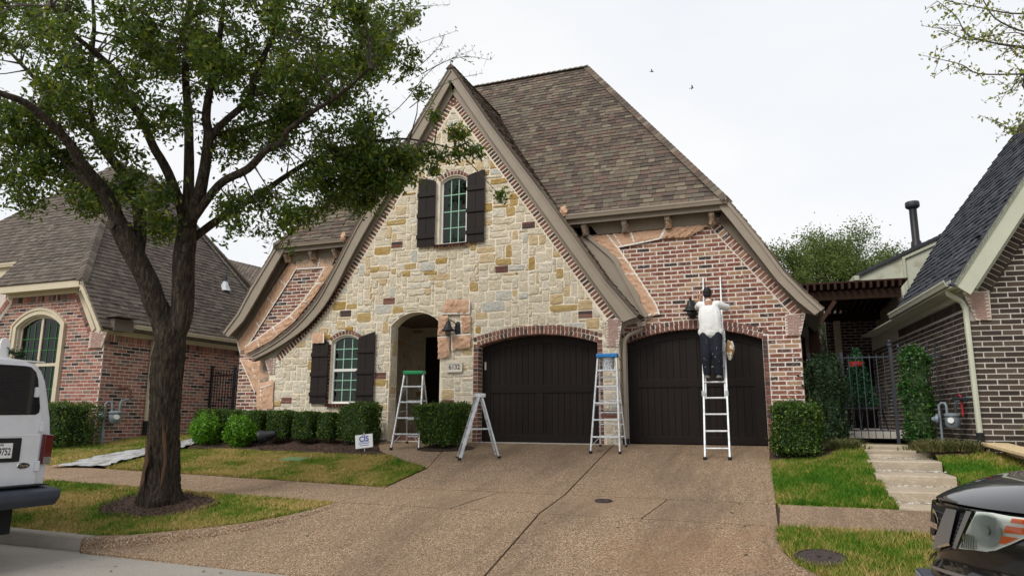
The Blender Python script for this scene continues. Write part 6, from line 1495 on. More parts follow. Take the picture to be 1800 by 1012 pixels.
CLUMPS = [(-3.71,-8.67,6.42,0.19),(-6.01,-7.53,7.17,0.28),(-3.5,-8.01,6.61,0.21),(-4.16,-7.37,6.29,0.2),(-4.83,-7.8,6.45,0.29),(-3.65,-8.09,6,0.19),(-5.46,-7.25,7.69,0.29),(-5.25,-7.22,7.34,0.25),(-4.11,-7.98,6.5,0.23),(-5.5,-7.69,7.12,0.18),(-3.68,-8.85,5.66,0.24),(-5.68,-7.07,7.45,0.2),(-4.39,-7.98,6.85,0.21),(-2.61,-8.24,5.62,0.25),(-1.76,-8.26,5.6,0.22),(-1.79,-9.09,5.34,0.27),(-3.35,-7.59,5.84,0.28),(-2.96,-8.17,6.44,0.19),(-2.68,-8.12,5.43,0.17),(-1.78,-8.25,5.92,0.18),(-1.29,-8.32,5.7,0.18),(-1.03,-9.01,5.56,0.24),(-4.34,-7.45,6.68,0.23),(-1.41,-8.21,5.72,0.23),(-2.66,-8.7,5.78,0.29),(-0.99,-8.78,5.3,0.21),(-1.39,-8.39,5.94,0.29),(-2.57,-6.03,7.03,0.23),(-2.07,-6.55,6.52,0.27),(-0.99,-8.34,6.01,0.29),(-2.98,-6.87,6.53,0.26),(-1.88,-6.92,6.47,0.27),(-3.35,-6.66,6.33,0.18),(-2.87,-6.4,7.68,0.19),(-0.2,-8.2,5.26,0.19),(-2.4,-6.8,6.58,0.3),(-2.37,-6.44,6.46,0.25),(-1.86,-6.86,6.95,0.22),(-1.31,-7.26,5.84,0.24),(-2.82,-6.53,6.93,0.26),(-2.32,-6.67,6.83,0.24),(-1.72,-6.37,6.84,0.21),(-2.65,-6.14,7,0.18),(-2.57,-6.45,6.62,0.24),(-1.73,-6.53,6.08,0.18),(0.05,-7.55,6.04,0.29),(-0.48,-7.79,5.29,0.29),(-1.47,-7.39,6.52,0.22),(-1.42,-6.6,5.92,0.17),(-1.29,-7.25,6.04,0.27),(-0.32,-7.93,6.04,0.29),(-2.33,-6.13,6.53,0.26),(-0.38,-7.44,5.68,0.3),(-0.75,-7.43,5.38,0.29),(0.31,-6.76,5.89,0.19),(-0.16,-6.22,6.64,0.19),(-0.69,-5.5,7.45,0.22),(-0.34,-6.44,6.57,0.18),(0.21,-7.35,5.18,0.26),(0.82,-8.26,5.36,0.17),(-0.57,-5.58,6.38,0.19),(-0.21,-6.55,6.27,0.3),(-1.04,-6.54,6.22,0.27),(0.3,-7.07,5.44,0.3),(-1.12,-5.85,6.67,0.27),(0.06,-7.44,6.08,0.26),(-1.03,-6,6.88,0.21),(0.56,-7.86,6,0.25),(1.16,-6.72,5.85,0.3),(1.79,-7.81,5.6,0.31),(1.7,-7.69,5.53,0.21),(1.67,-7.11,5.35,0.2),(1.02,-7.19,5.26,0.28),(0.06,-5.11,7.03,0.21),(1.64,-7.75,5.67,0.17),(1.54,-7.94,5.62,0.31),(0.14,-6.01,6.08,0.27),(0.29,-5.47,6.24,0.27),(0.87,-5.64,6.4,0.25),(0.55,-5.25,7.36,0.24),(1.67,-6.57,6.22,0.19),(1.25,-6.56,6.17,0.17),(0.45,-5.52,6.36,0.2),(0.85,-5.63,6.67,0.2),(-4.43,-7.41,5.42,0.22),(-3.63,-7.76,5.23,0.19),(-3.42,-8.2,4.93,0.26),(-2.42,-8.55,4.87,0.26),(-4.55,-7.97,5.26,0.21),(-3.06,-8.1,5.17,0.29),(-3.82,-7.6,5.5,0.25),(-3.64,-8.16,4.91,0.18),(-3.73,-7.91,5.49,0.25),(-2.25,-8.69,5.1,0.28),(-1.94,-8.12,4.9,0.31),(-1.7,-8.42,4.88,0.29),(-2,-8.41,4.84,0.27),(-2.8,-8.53,5.05,0.22),(-3.24,-7.14,5.52,0.21),(-1.4,-8.33,4.97,0.23),(-2.36,-7.01,6.02,0.28),(-1.36,-8.04,5.22,0.17),(-2.32,-7.7,5.33,0.26),(-2.22,-7.16,5.9,0.21),(-1.64,-8.05,5.54,0.21),(-3.23,-6.43,6.66,0.19),(-3.06,-6.56,6.47,0.26),(-0.56,-7.79,5.07,0.22),(-1.27,-7.58,4.78,0.2),(-2.3,-6.53,5.79,0.18),(-1.78,-6.7,6.19,0.17),(-0.71,-7.82,5.4,0.17),(-2.86,-6.4,6.37,0.25),(-3.03,-6.48,6.5,0.3),(-1.24,-6.26,5.74,0.18),(-1.19,-7.19,5.84,0.25),(-1.33,-6.48,5.98,0.29),(-0.73,-7.7,5.41,0.25),(-1.01,-7.33,5.24,0.22),(-0.32,-7.22,4.87,0.22),(-1.21,-6.06,5.76,0.24),(-1.89,-6.75,6.01,0.22),(-1.25,-7.2,5.6,0.22),(0.6,-7.73,5.07,0.28),(0.64,-7.31,5.06,0.21),(-0.14,-6.61,5.14,0.31),(-0.36,-6.45,5.85,0.25),(0.53,-7.36,4.82,0.23),(0.92,-7.57,5.09,0.2),(-0.14,-7.11,5.28,0.26),(-0.87,-6.49,5.78,0.25),(-0.54,-6.72,5.62,0.25),(0.67,-6.92,4.98,0.24),(0.9,-6.87,4.86,0.27),(0.01,-5.7,6.38,0.29),(0.65,-6.23,5.51,0.21),(-0.56,-5.89,6,0.2),(0.12,-6.06,5.96,0.3),(0.95,-6.5,5.59,0.17),(0.04,-5.8,5.6,0.18),(1.05,-6.58,6.02,0.3),(0.11,-5.39,6.14,0.28),(0.9,-6.54,5.71,0.18),(0.86,-5.94,5.89,0.24),(1.6,-7.21,5.1,0.23),(1.42,-6.65,5.7,0.21),(-4.17,-7.86,5.16,0.18),(-3.68,-7.96,4.68,0.21),(-4.2,-8,4.57,0.25),(-3.88,-8.32,4.51,0.24),(-3.98,-7.87,4.76,0.25),(-4.33,-7.59,4.77,0.23),(-3.88,-8.27,4.78,0.21),(-4.16,-8.12,4.97,0.21),(-3.23,-7.98,4.72,0.29),(-3.66,-7.32,5.28,0.19),(-2.85,-8.01,4.72,0.2),(-3.55,-7.98,4.14,0.23),(-3.56,-8.15,4.14,0.28),(-4.26,-7.88,4.04,0.31),(-4.43,-7.87,4.32,0.17),(-4.32,-7.89,4.03,0.24),(-4.05,-7.66,4.29,0.22),(-3.6,-8.01,4.04,0.17),(-3.71,-7.82,4.26,0.27),(-3.3,-7.73,3.83,0.26),(-3.76,-7.35,4.28,0.18),(-3.27,-7.27,3.77,0.29),(-3.55,-7.15,3.71,0.21),(-3.65,-7.3,4.06,0.26),(-2.8,-7.66,3.72,0.24),(-2.89,-7.44,3.72,0.23),(-3.34,-7.67,4.28,0.27),(-3.47,-7.91,4.54,0.21),(-3.49,-7.56,4.45,0.31),(-3.75,-7.32,4.44,0.3),(-4.04,-7.81,3.82,0.28),(-4.25,-7.63,3.78,0.26),(-2.42,-7.76,4.55,0.26),(-3.18,-7.18,5.22,0.28),(-3.14,-7.26,4.74,0.25),(-1.44,-7.9,4.76,0.23),(-1.6,-7.47,4.66,0.28),(-1.84,-7.64,4.64,0.17),(-1.18,-7.13,4.4,0.17),(-1.25,-6.83,4.75,0.25),(-0.94,-6.91,4.39,0.26),(-1.96,-7.41,3.59,0.29),(-2.55,-6.77,3.49,0.22),(-2.26,-7.12,3.71,0.22),(-2.42,-6.72,3.36,0.27),(-2.01,-7.02,3.38,0.28),(-2.57,-7.41,4.38,0.29),(-2.38,-7.37,4.06,0.25),(-1.89,-7.23,3.79,0.17),(-2.33,-6.78,4.01,0.21),(-3.25,-7.04,3.85,0.3),(-2.68,-7.26,3.89,0.26),(-1.06,-6.26,3.86,0.25),(-0.89,-7,3.56,0.23),(-1.02,-6.83,3.51,0.29),(-0.89,-6.27,3.84,0.25),(-0.72,-6.96,3.24,0.23),(-0.35,-6.36,3.6,0.29),(-0.29,-6.6,3.29,0.31),(0.02,-6.68,3.4,0.2),(-0.32,-6.28,3.49,0.19),(-0.97,-6.8,4.76,0.28),(-1.11,-6.32,5,0.27),(-0.49,-6.6,4.53,0.21),(-1.2,-6.61,4.71,0.3),(-0.35,-6.58,4.68,0.31),(-0.54,-6.61,4.92,0.25),(-0.07,-6.51,5.03,0.19),(-0.05,-6.82,4.88,0.26),(-0.2,-6.63,4.99,0.26),(-0.25,-6.68,4.91,0.27),(-0.18,-7.06,4.49,0.29),(0.19,-6.69,3.81,0.24),(-0.22,-6.1,4.07,0.19),(0.15,-6.42,4.1,0.22),(-0.27,-5.69,4.39,0.31),(-0.13,-5.64,4.24,0.22),(0.48,-5.89,4.89,0.26),(-0.09,-5.41,4.56,0.29),(0.24,-6.48,4.22,0.27),(-0.32,-5.27,4.89,0.17),(-0.44,-5.48,4.91,0.25),(0.17,-5.27,4.7,0.27),(-0.23,-5.6,4.85,0.23),(0.12,-6.08,4.86,0.29),(-0.1,-5.72,4.35,0.28),(0.62,-5.74,4.5,0.29),(0.56,-5.66,4.69,0.26),(0.14,-5.13,4.71,0.27),(-0.01,-5.11,4.59,0.22),(0.52,-5.54,4.29,0.26),(0.45,-5.67,4.17,0.26),(0.66,-5.18,4.72,0.24),(0.25,-5.08,4.83,0.28),(0.32,-4.9,4.39,0.2),(0.25,-5.77,4.49,0.25),(-0.14,-5.17,4.85,0.18),(0.88,-5.43,4.55,0.15),(0.86,-5.32,4.52,0.16),(0.32,-5.05,4.6,0.19),(0.66,-5.01,4.87,0.17),(1.32,-5.5,4.49,0.13),(1.02,-5.62,4.64,0.19),(0.71,-4.85,4.39,0.16),(0.52,-5.14,4.72,0.2),(1.13,-5.51,4.2,0.2),(0.68,-5.68,4.4,0.27),(0.26,-5.78,3.94,0.3),(-0.14,-4.98,4.04,0.26),(0.23,-5.15,4.03,0.26),(-0.18,-5.5,4.13,0.28),(-0.17,-5.51,4.19,0.29),(0.04,-5.28,4.16,0.25),(0.7,-5.41,4.17,0.27),(0.29,-4.97,4.3,0.27),(0.57,-5.36,4.22,0.2),(0.26,-5.04,4.14,0.18),(0.82,-5.52,4.19,0.2),(0.91,-5.55,4.16,0.21),(1.01,-4.89,4.76,0.18),(0.99,-5.45,4.5,0.15),(1.03,-5.19,4.48,0.14),(1,-5.24,4.67,0.14),(1.04,-5.19,4.57,0.14),(0.31,-5.54,5.07,0.26),(0.41,-5.43,5.08,0.27),(0.14,-5.08,5.21,0.18),(0.54,-5.56,5.28,0.28),(0.02,-5.14,5.18,0.28),(-0.06,-6.15,3.56,0.21),(-0.52,-5.22,3.98,0.23),(-4.16,-9.09,5.12,0.19),(-3.39,-9.02,5.9,0.22),(-3.74,-8.96,6.07,0.18),(-5.42,-8.34,5.83,0.25),(-4.51,-8.82,5.6,0.31),(-5.87,-7.64,6.39,0.23),(-5.78,-8.14,6.55,0.28),(-5.11,-8.15,5.79,0.28),(-5.26,-8.32,4.18,0.22),(-4.89,-8.57,4.4,0.22),(-4.22,-8.66,4.89,0.18),(-4.73,-8.42,4.08,0.21),(-5.46,-8.26,4.6,0.2),(-4.18,-8.52,4.95,0.18),(-5.19,-7.82,5.13,0.27),(-4.85,-8.23,4.76,0.25),(-2.95,-8.17,7,0.3),(-3,-8.92,6.35,0.25),(-1.73,-9.37,6.37,0.31),(-3.03,-8.12,7.51,0.39),(-2.65,-8.31,7.36,0.41),(-3.6,-7.8,7.6,0.42),(-1.34,-8.99,6.18,0.32),(-2.91,-8.24,6.9,0.27),(-3.41,-8.74,7.01,0.41),(-4.01,-7.11,8.29,0.45),(-2.72,-8.11,7.32,0.43),(-3.5,-6.48,8.5,0.41),(-2.2,-7.1,7.67,0.44),(-1.56,-7.86,7.02,0.36),(-2.27,-6.63,7.79,0.4),(-2.22,-8.38,6.88,0.45),(-1.83,-7.63,7.39,0.43),(-1.62,-8.06,6.67,0.23),(-0.82,-6.65,8,0.43),(-0.3,-6.61,7.49,0.45),(-0.44,-6.93,6.91,0.19),(-1.27,-6.29,8.24,0.4),(-0.24,-7.81,6.73,0.45),(0.28,-8.22,5.86,0.17),(-2.76,-6.18,8.67,0.32),(-0.27,-7.73,6.39,0.21),(0.08,-7.99,6.45,0.38),(0.97,-7.52,6.42,0.2),(0.31,-5.79,7.69,0.22),(0.09,-6.23,7.81,0.44),(-0.09,-6.21,7.78,0.37),(-0.51,-6.01,8.54,0.38),(0.02,-5.48,8.37,0.42),(1.14,-8.22,5.85,0.26),(-1.37,-8.4,7.3,0.35),(-2.35,-8.01,7.8,0.36),(-3.38,-6.9,9.03,0.35),(-3.48,-7.74,8.3,0.41),(-0.9,-8.92,7.04,0.42),(-1.3,-8.3,7.52,0.43),(-3.34,-8.16,8.54,0.37),(-0.3,-7.27,8.25,0.3),(-2.62,-6.43,9.33,0.33),(-0.38,-7.2,8.12,0.43),(-0.96,-7.74,7.92,0.34),(-0.17,-8.84,6.92,0.37),(0.39,-8.32,6.73,0.35),(-2.4,-6.81,9.34,0.34),(0.92,-7.61,6.95,0.34),(0.27,-7,8.2,0.39),(-0.3,-6.52,8.2,0.39),(1.28,-7.85,7.22,0.34),(-3.3,-6.84,9.81,0.42),(0.4,-8.89,7.13,0.35),(-2.4,-7.93,8.91,0.44),(-1.8,-8.59,7.99,0.38),(-1.65,-7.65,9.3,0.4),(-2.51,-7.88,9.35,0.34),(1.29,-4.97,4.8,0.14),(1.46,-4.89,4.73,0.11),(1.68,-4.81,4.76,0.09),(1.9,-4.74,4.82,0.07),(2.05,-4.68,4.84,0.05),(1.7,-4.88,5.17,0.08),(1.8,-4.83,5.08,0.06),(1.41,-5.04,5.38,0.08),(1.18,-5.2,5.74,0.08),(1.07,-5.33,6.15,0.14),(1.19,-5.45,6.98,0.12),(1.13,-5.35,6.38,0.1),(1.32,-4.9,4.5,0.08),(2.33,-4.43,4.1,0.04)]
TWIGS = [ [(-0,-5.65,5.69),(0.46,-5.56,6.15),(0.91,-5.44,6.43),(1.27,-5.33,6.57),(1.81,-5.16,6.75)],[(0.79,-5.38,5.88),(1.06,-5.31,6.06),(1.43,-5.23,6.38),(1.62,-5.21,6.62)],[(0.31,-5.42,5.14),(0.86,-5.28,5.51),(1.33,-5.21,6.06),(1.6,-5.14,6.25),(2.05,-5.01,6.45)],[(1.03,-5.22,5.51),(1.4,-5.13,5.79),(1.76,-5.03,5.97),(2.15,-4.89,6.07)],[(0.51,-5.71,6.98),(0.96,-5.56,7.12),(1.31,-5.44,7.15),(1.75,-5.27,7.18)],[(1.24,-5.24,6.06),(1.69,-5.12,6.29),(2,-5.01,6.34),(2.32,-4.87,6.29)] ]
BUDS = [ [(9.27,-6.48,4.23),(9,-6.6,4.27),(8.68,-6.73,4.32),(8.46,-6.83,4.4),(8.37,-6.9,4.58),(8.2,-7,4.73)],[(9.28,-6.51,4.41),(8.8,-6.72,4.52),(8.65,-6.82,4.72),(8.6,-6.87,4.86)],[(9.26,-6.45,4.06),(9,-6.6,4.29)],[(9.27,-6.49,4.26),(8.89,-6.64,4.28),(8.57,-6.78,4.34),(8.41,-6.84,4.36),(8.2,-6.95,4.47)],[(9.25,-6.44,4),(8.98,-6.55,4),(8.55,-6.72,4),(8.39,-6.8,4.09),(8.13,-6.91,4.16)],[(9.26,-6.45,4.06),(9.01,-6.62,4.4),(8.68,-6.74,4.38)],[(9.13,-6.44,3.78),(8.98,-6.55,4),(8.86,-6.56,3.86),(8.76,-6.59,3.8)],[(9.22,-6.36,3.55),(8.89,-6.47,3.42),(8.74,-6.54,3.5)],[(9.23,-6.37,3.6),(8.95,-6.45,3.43),(8.89,-6.5,3.56)],[(9.29,-6.56,4.64),(8.91,-6.7,4.61),(8.54,-6.86,4.68),(8.27,-6.97,4.74)] ]
def bark_tube(path, n=14, wob=.06, sub=4, seed=0):
    """tapered limb with an uneven surface; path of (x,y,z,r)"""
    r_ = random.Random(seed); Q = smooth_line([tuple(p) for p in path], sub); mb = MB()
    pts = [Vector(q[:3]) for q in Q]; rads = [max(q[3], .004) for q in Q]
    mb.tube(pts, rads, n)
    k = 0; ph = [r_.uniform(0, 6.28) for _ in range(4)]
    for i, p in enumerate(pts):
        for j in range(n):
            v = Vector(mb.v[k]); t = 2*math.pi*j/n
            f = 1+wob*(math.sin(2*t+ph[0]+i*.25)+.7*math.sin(3*t+ph[1]-i*.17)+.5*math.sin(5*t+ph[2]+i*.4))+r_.uniform(-wob, wob)*.5
            mb.v[k] = tuple(p+(v-p)*f); k += 1
    return mb
oak = thing('oak_tree', 'large live oak with a forked dark trunk in the grass strip', 'tree', (-2.42, -6.28, -.78))
tr = LIMBS['trunk']
mbt = bark_tube([(tr[0][0], tr[0][1], tr[0][2]-.1, .38)]+[(p[0], p[1], p[2], min(p[3]*.95, .33)) for p in tr], 72, .03, 9, 1)
for i, v in enumerate(mbt.v):
    j = i % 72; k = i//72; t = j/72*math.tau; c = min(tr, key=lambda p: abs(p[2]-v[2])); rdg = .020*abs(math.sin(t*11+1.3*math.sin(k*.35+t*2)))+.012*abs(math.sin(t*23+.9*math.sin(k*.6)))
    d = Vector((v[0]-c[0], v[1]-c[1])); l = d.length or 1
    mbt.v[i] = (v[0]-d.x/l*rdg, v[1]-d.y/l*rdg, v[2])
# root flare
for i, v in enumerate(mbt.v):
    h = v[2]+.77
    if h < .5:
        a = math.atan2(v[1]+6.28, v[0]+2.42); f = 1+.10*max(0, 1-h/.5)**2*(1+math.sin(a*5+.6)); mbt.v[i] = (-2.42+(v[0]+2.42)*f, -6.28+(v[1]+6.28)*f, v[2])
trunk = mbt.build('trunk', 'bark', oak, smooth='all')
# bare scars on the trunk
for (a, z0, z1, w_) in ((-1.75, -.60, .22, .045), (-.75, -.52, .50, .026)):
    A, B = [], []
    for i in range(9):
        t = i/8; z = z0+(z1-z0)*t; c = min(tr, key=lambda p: abs(p[2]-z)); R_ = float(np.interp(z, [p[2] for p in tr], [p[3] for p in tr]))+.022
        cx = float(np.interp(z, [p[2] for p in tr], [p[0] for p in tr])); cyy = float(np.interp(z, [p[2] for p in tr], [p[1] for p in tr]))
        ww = w_*math.sin(math.pi*min(1, t*1.05))**.6/R_
        for L_, s_ in ((A, -1), (B, 1)):
            aa = a+s_*(ww*rnd.uniform(.5, 1.25)+.01)+.10*math.sin(t*5+a); L_.append((cx+R_*math.cos(aa), cyy+R_*math.sin(aa), z))
    mid = [((p[0]+q[0])/2*1.0+.012*math.cos(a), (p[1]+q[1])/2+.012*math.sin(a), p[2]) for p, q in zip(A, B)]
    MB().grid([A, mid, B]).build('bark_scar', 'bark scar', trunk, smooth='all', fix=False)
allp = []
for k, (nm, path) in enumerate(LIMBS.items()):
    if nm == 'trunk': continue
    lb = bark_tube([(p[0], p[1], p[2], p[3]*(.88 if nm in ('L', 'R') else .78)) for p in path], 12, .05, 4, 10+k).build('limb', 'bark', oak, smooth='all')
    allp += [Vector(q[:3])+Vector((0, 0, 0)) for q in smooth_line([tuple(p[:3]) for p in path], 4)[3:]]
# knots where limbs were cut
for p, r_ in (((-2.50, -7.55, 3.25), .06), ((-1.80, -6.95, 2.35), .07), ((-1.72, -6.9, 3.0), .08)):
    MB().lathe([(.0, -.02), (r_, -.01), (r_*.9, .015), (r_*.5, .005), (0, 0)], p, 10, 'y').build('knot', 'bark', oak, smooth=True)
# twigs from each clump to the nearest wood
mbw = MB(); Vs, Fs, nv = [], [], 0
def add_leaves(V, F):
    global nv
    Vs.append(V); Fs.append(F+nv); nv += len(V)
for (x, y, z, r_) in CLUMPS:
    c = Vector((x, y, z)); q = min(allp, key=lambda p: (p-c).length)
    m_ = (c+q)/2+Vector((rnd.uniform(-.1, .1), rnd.uniform(-.1, .1), rnd.uniform(0, .15)))
    L_ = (c-q).length
    if L_ < 2.2: mbw.tube([q, q*.6+m_*.4, m_, c], [.010+.012*min(L_, 1), .011, .009, .005], 5, False)
    for k in range(5):
        d = Vector((rnd.gauss(0, 1), rnd.gauss(0, 1), rnd.gauss(0, .8))).normalized()*r_*rnd.uniform(.8, 1.6); mbw.tube([c, c+d*.5+Vector((0, 0, .03)), c+d], [.005, .004, .002], 4, False)
        # sprays of leaves along the twig
        n = 22; t = nrng.uniform(.15, 1.15, n)[:, None]; P_ = np.array(c)+np.array(d)*t+nrng.normal(size=(n, 3))*.06
        add_leaves(*leaves(P_, .088, None, .42))
    n = int(760*r_*r_/.09*.22); P_ = np.array(c)+nrng.normal(size=(n, 3))*np.array([1, 1, .78])*r_*.50
    add_leaves(*leaves(P_, .088, None, .42))
mbw.build('twig', 'twig', oak, fix=False)['kind'] = 'stuff'
tw = MB(); tl = []
for T_ in TWIGS:
    T2 = smooth_line([tuple(p) for p in T_], 4); tw.tube(T2, [.009-.007*i/len(T2) for i in range(len(T2))], 4, False)
    for p in T2[3:]:
        for _ in range(3):
            d = Vector((rnd.gauss(0, 1), rnd.gauss(0, 1), rnd.gauss(.4, 1))).normalized()*rnd.uniform(.03, .14); tw.tube([p, Vector(p)+d], [.0025, .0015], 3, False)
            if rnd.random() < .55: tl.append(Vector(p)+d)
    for k in range(3):
        p = Vector(T2[rnd.randrange(4, len(T2)-1)]); d = Vector((rnd.uniform(-.1, .3), rnd.uniform(-.1, .2), rnd.uniform(-.2, .35))); tw.tube([p, p+d*.6, p+d], [.004, .003, .0015], 4, False)
        for t in (.3, .5, .7, .9, 1): tl.append(p+d*t+Vector((rnd.gauss(0, .015), rnd.gauss(0, .015), rnd.gauss(0, .015))))
tw.build('bare_twig', 'twig', oak, fix=False)['kind'] = 'stuff'
add_leaves(*leaves(np.array(tl), .055, None, .4))
cr_ = npmesh('crown', np.concatenate(Vs), np.concatenate(Fs), 'oak leaf', oak); cr_['kind'] = 'stuff'
# ------------------------------------------------------------------ budding tree at the right edge
bt = thing('budding_tree', 'bare spring tree with yellow green buds at the upper right', 'tree', (11.8, -6.6, -.9))
bark_tube([(11.8, -6.6, -1.0, .16), (11.75, -6.62, 0, .13), (11.8, -6.6, 1.5, .12), (11.85, -6.55, 3.2, .10), (11.8, -6.6, 4.6, .07), (11.8, -6.5, 6.2, .04)], 12, .05, 4, 77).build('trunk', 'bark', bt, smooth='all')
bw = MB(); bl = []
for i, T_ in enumerate(BUDS):
    P0 = Vector((11.8, -6.6, max(1.6, T_[0][2]-.5))); path = [tuple(P0), tuple((P0+Vector(T_[0]))/2+Vector((0, 0, .1)))]+[tuple(p) for p in T_]
    T2 = smooth_line(path, 4); bw.tube(T2, [.016-.0135*k/len(T2) for k in range(len(T2))], 5, False)
    for p in T2[6:]:
        for _ in range(5): bl.append(Vector(p)+Vector((rnd.gauss(0, .045), rnd.gauss(0, .045), rnd.gauss(0, .05))))
        for _ in range(2):
            if rnd.random() < .45:
                d = Vector((rnd.uniform(-.22, .05), rnd.uniform(-.1, .1), rnd.uniform(-.16, .14))); bw.tube([p, Vector(p)+d], [.004, .002], 4, False)
                for t in (.4, .6, .8, 1, 1): bl.append(Vector(p)+d*t+Vector((rnd.gauss(0, .02), rnd.gauss(0, .02), rnd.gauss(0, .02))))
for k in range(40):
    a = rnd.uniform(0, 6.28); z0 = rnd.uniform(2.5, 5.5); P0 = Vector((11.8, -6.6, z0)); d = Vector((abs(math.cos(a))*1.6+.3, math.sin(a)*1.6, rnd.uniform(.5, 1.6)))
    bw.tube([P0, P0+d*.5, P0+d], [.02, .012, .004], 4, False)
    for t in np.linspace(.3, 1, 8): bl.append(P0+d*t+Vector((rnd.gauss(0, .05), rnd.gauss(0, .05), rnd.gauss(0, .05))))
bw.build('branch', 'twig', bt, fix=False)['kind'] = 'stuff'
V, F = leaves(np.array(bl), .045, None, .5); npmesh('crown', V, F, 'bud leaf', bt)['kind'] = 'stuff'
# ------------------------------------------------------------------ hedges and shrubs
def blob_noise(P, f, s_):
    return np.sin(P[:, 0]*f+s_)*np.cos(P[:, 1]*f*1.1+s_*2)+np.sin(P[:, 2]*f*.9+P[:, 0]*f*.5+s_*3)*.7
def box_hedge(name, label, x0, x1, y0, y1, z0, z1, mat, group, n=7000, leaf=.04, rough=.028, cat='hedge', bulge=.0, rnd_=.06):
    t = thing(name, label, cat, ((x0+x1)/2, (y0+y1)/2, z0), 0, group); c = np.array([(x0+x1)/2, (y0+y1)/2, (z0+z1)/2]); h = np.array([x1-x0, y1-y0, z1-z0])/2
    # rounded box shell
    A = np.array([h[1]*h[2], h[0]*h[2], h[0]*h[1]*.8]); ax = nrng.choice(3, n, p=A/A.sum()); U = nrng.uniform(-1, 1, (n, 3)); sgn = np.where(nrng.random(n) < .5, -1, 1)
    sgn = np.where(ax == 2, np.where(nrng.random(n) < .85, 1, -1), sgn); U[np.arange(n), ax] = sgn
    N = np.zeros((n, 3)); N[np.arange(n), ax] = sgn
    P = U*h; inn = np.clip(P, -(h-rnd_), h-rnd_); d = P-inn; l = np.linalg.norm(d, axis=1)[:, None]+1e-6; P = inn+d/l*np.minimum(l, rnd_)
    N = N*.6+d/l*.4
    s_ = rnd.uniform(0, 9); P = P+N*(blob_noise(P, 9, s_)*rough+nrng.normal(size=n)*rough*1.0)[:, None]-N*np.abs(nrng.normal(size=n))[:, None]*.02
    if bulge: P[:, :2] *= (1+bulge*(P[:, 2:3]/h[2]))
    V, F = leaves(P+c, leaf*1.2, N, .5, 1.1)
    npmesh('foliage', V, F, mat, t)['kind'] = 'stuff'
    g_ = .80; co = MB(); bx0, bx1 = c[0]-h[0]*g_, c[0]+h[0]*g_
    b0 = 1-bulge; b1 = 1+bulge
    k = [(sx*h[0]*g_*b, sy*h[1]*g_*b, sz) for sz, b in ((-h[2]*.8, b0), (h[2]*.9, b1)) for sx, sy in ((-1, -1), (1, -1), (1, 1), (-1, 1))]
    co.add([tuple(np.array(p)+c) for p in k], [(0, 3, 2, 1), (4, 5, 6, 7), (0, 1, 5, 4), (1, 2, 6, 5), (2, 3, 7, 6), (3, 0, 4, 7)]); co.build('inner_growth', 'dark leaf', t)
    for k in range(3):
        x = c[0]+rnd.uniform(-.5, .5)*h[0]; MB().tube([(x, c[1], z0-.04), (x+rnd.uniform(-.05, .05), c[1], z0+h[2]*.6)], [.018, .012], 6).build('stem', 'twig', t)
    return t
HG = 'clipped hedges of the row under the stone window'
row = [(-7.35, -6.50, 'hedge block at the far left end of the clipped row'), (-6.42, -5.98, 'hedge block behind the gap between the two bright shrubs'), (-5.92, -5.14, 'hedge block just right of the bright green shrubs'), (-5.08, -4.40, 'hedge block below the left shutter, behind the fallen flood light'), (-4.34, -3.70, 'hedge block directly below the left half of the lower window'), (-3.64, -3.12, 'narrow hedge block below the right half of the lower window')]
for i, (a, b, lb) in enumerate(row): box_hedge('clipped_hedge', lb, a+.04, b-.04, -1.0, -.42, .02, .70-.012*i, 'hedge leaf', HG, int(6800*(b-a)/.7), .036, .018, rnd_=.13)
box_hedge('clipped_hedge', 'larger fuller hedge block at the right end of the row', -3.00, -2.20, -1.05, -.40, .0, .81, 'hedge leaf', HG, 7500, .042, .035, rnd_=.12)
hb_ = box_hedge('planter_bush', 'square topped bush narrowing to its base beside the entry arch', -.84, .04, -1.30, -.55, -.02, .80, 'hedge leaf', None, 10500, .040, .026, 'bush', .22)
pr_ = sheet('planting_pocket', [(-.35+.62*math.cos(t)+.12*math.cos(2*t), -.98+.36*math.sin(t)) for t in [i*math.tau/20 for i in range(20)]]+[], lambda x, y: gd(x, y)+.02, 'mulch', .2); pr_['kind'] = 'structure'
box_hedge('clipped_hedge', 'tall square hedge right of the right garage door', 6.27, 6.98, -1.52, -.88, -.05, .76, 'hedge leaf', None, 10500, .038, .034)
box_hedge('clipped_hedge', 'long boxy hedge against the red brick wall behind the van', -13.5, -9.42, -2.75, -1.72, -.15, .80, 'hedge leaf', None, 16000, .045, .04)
box_hedge('column_shrub', 'tall clipped holly column beside the iron gate', 8.55, 8.95, .05, .52, .12, 1.76, 'holly leaf', None, 9500, .048, .05, 'shrub', .05, .16)
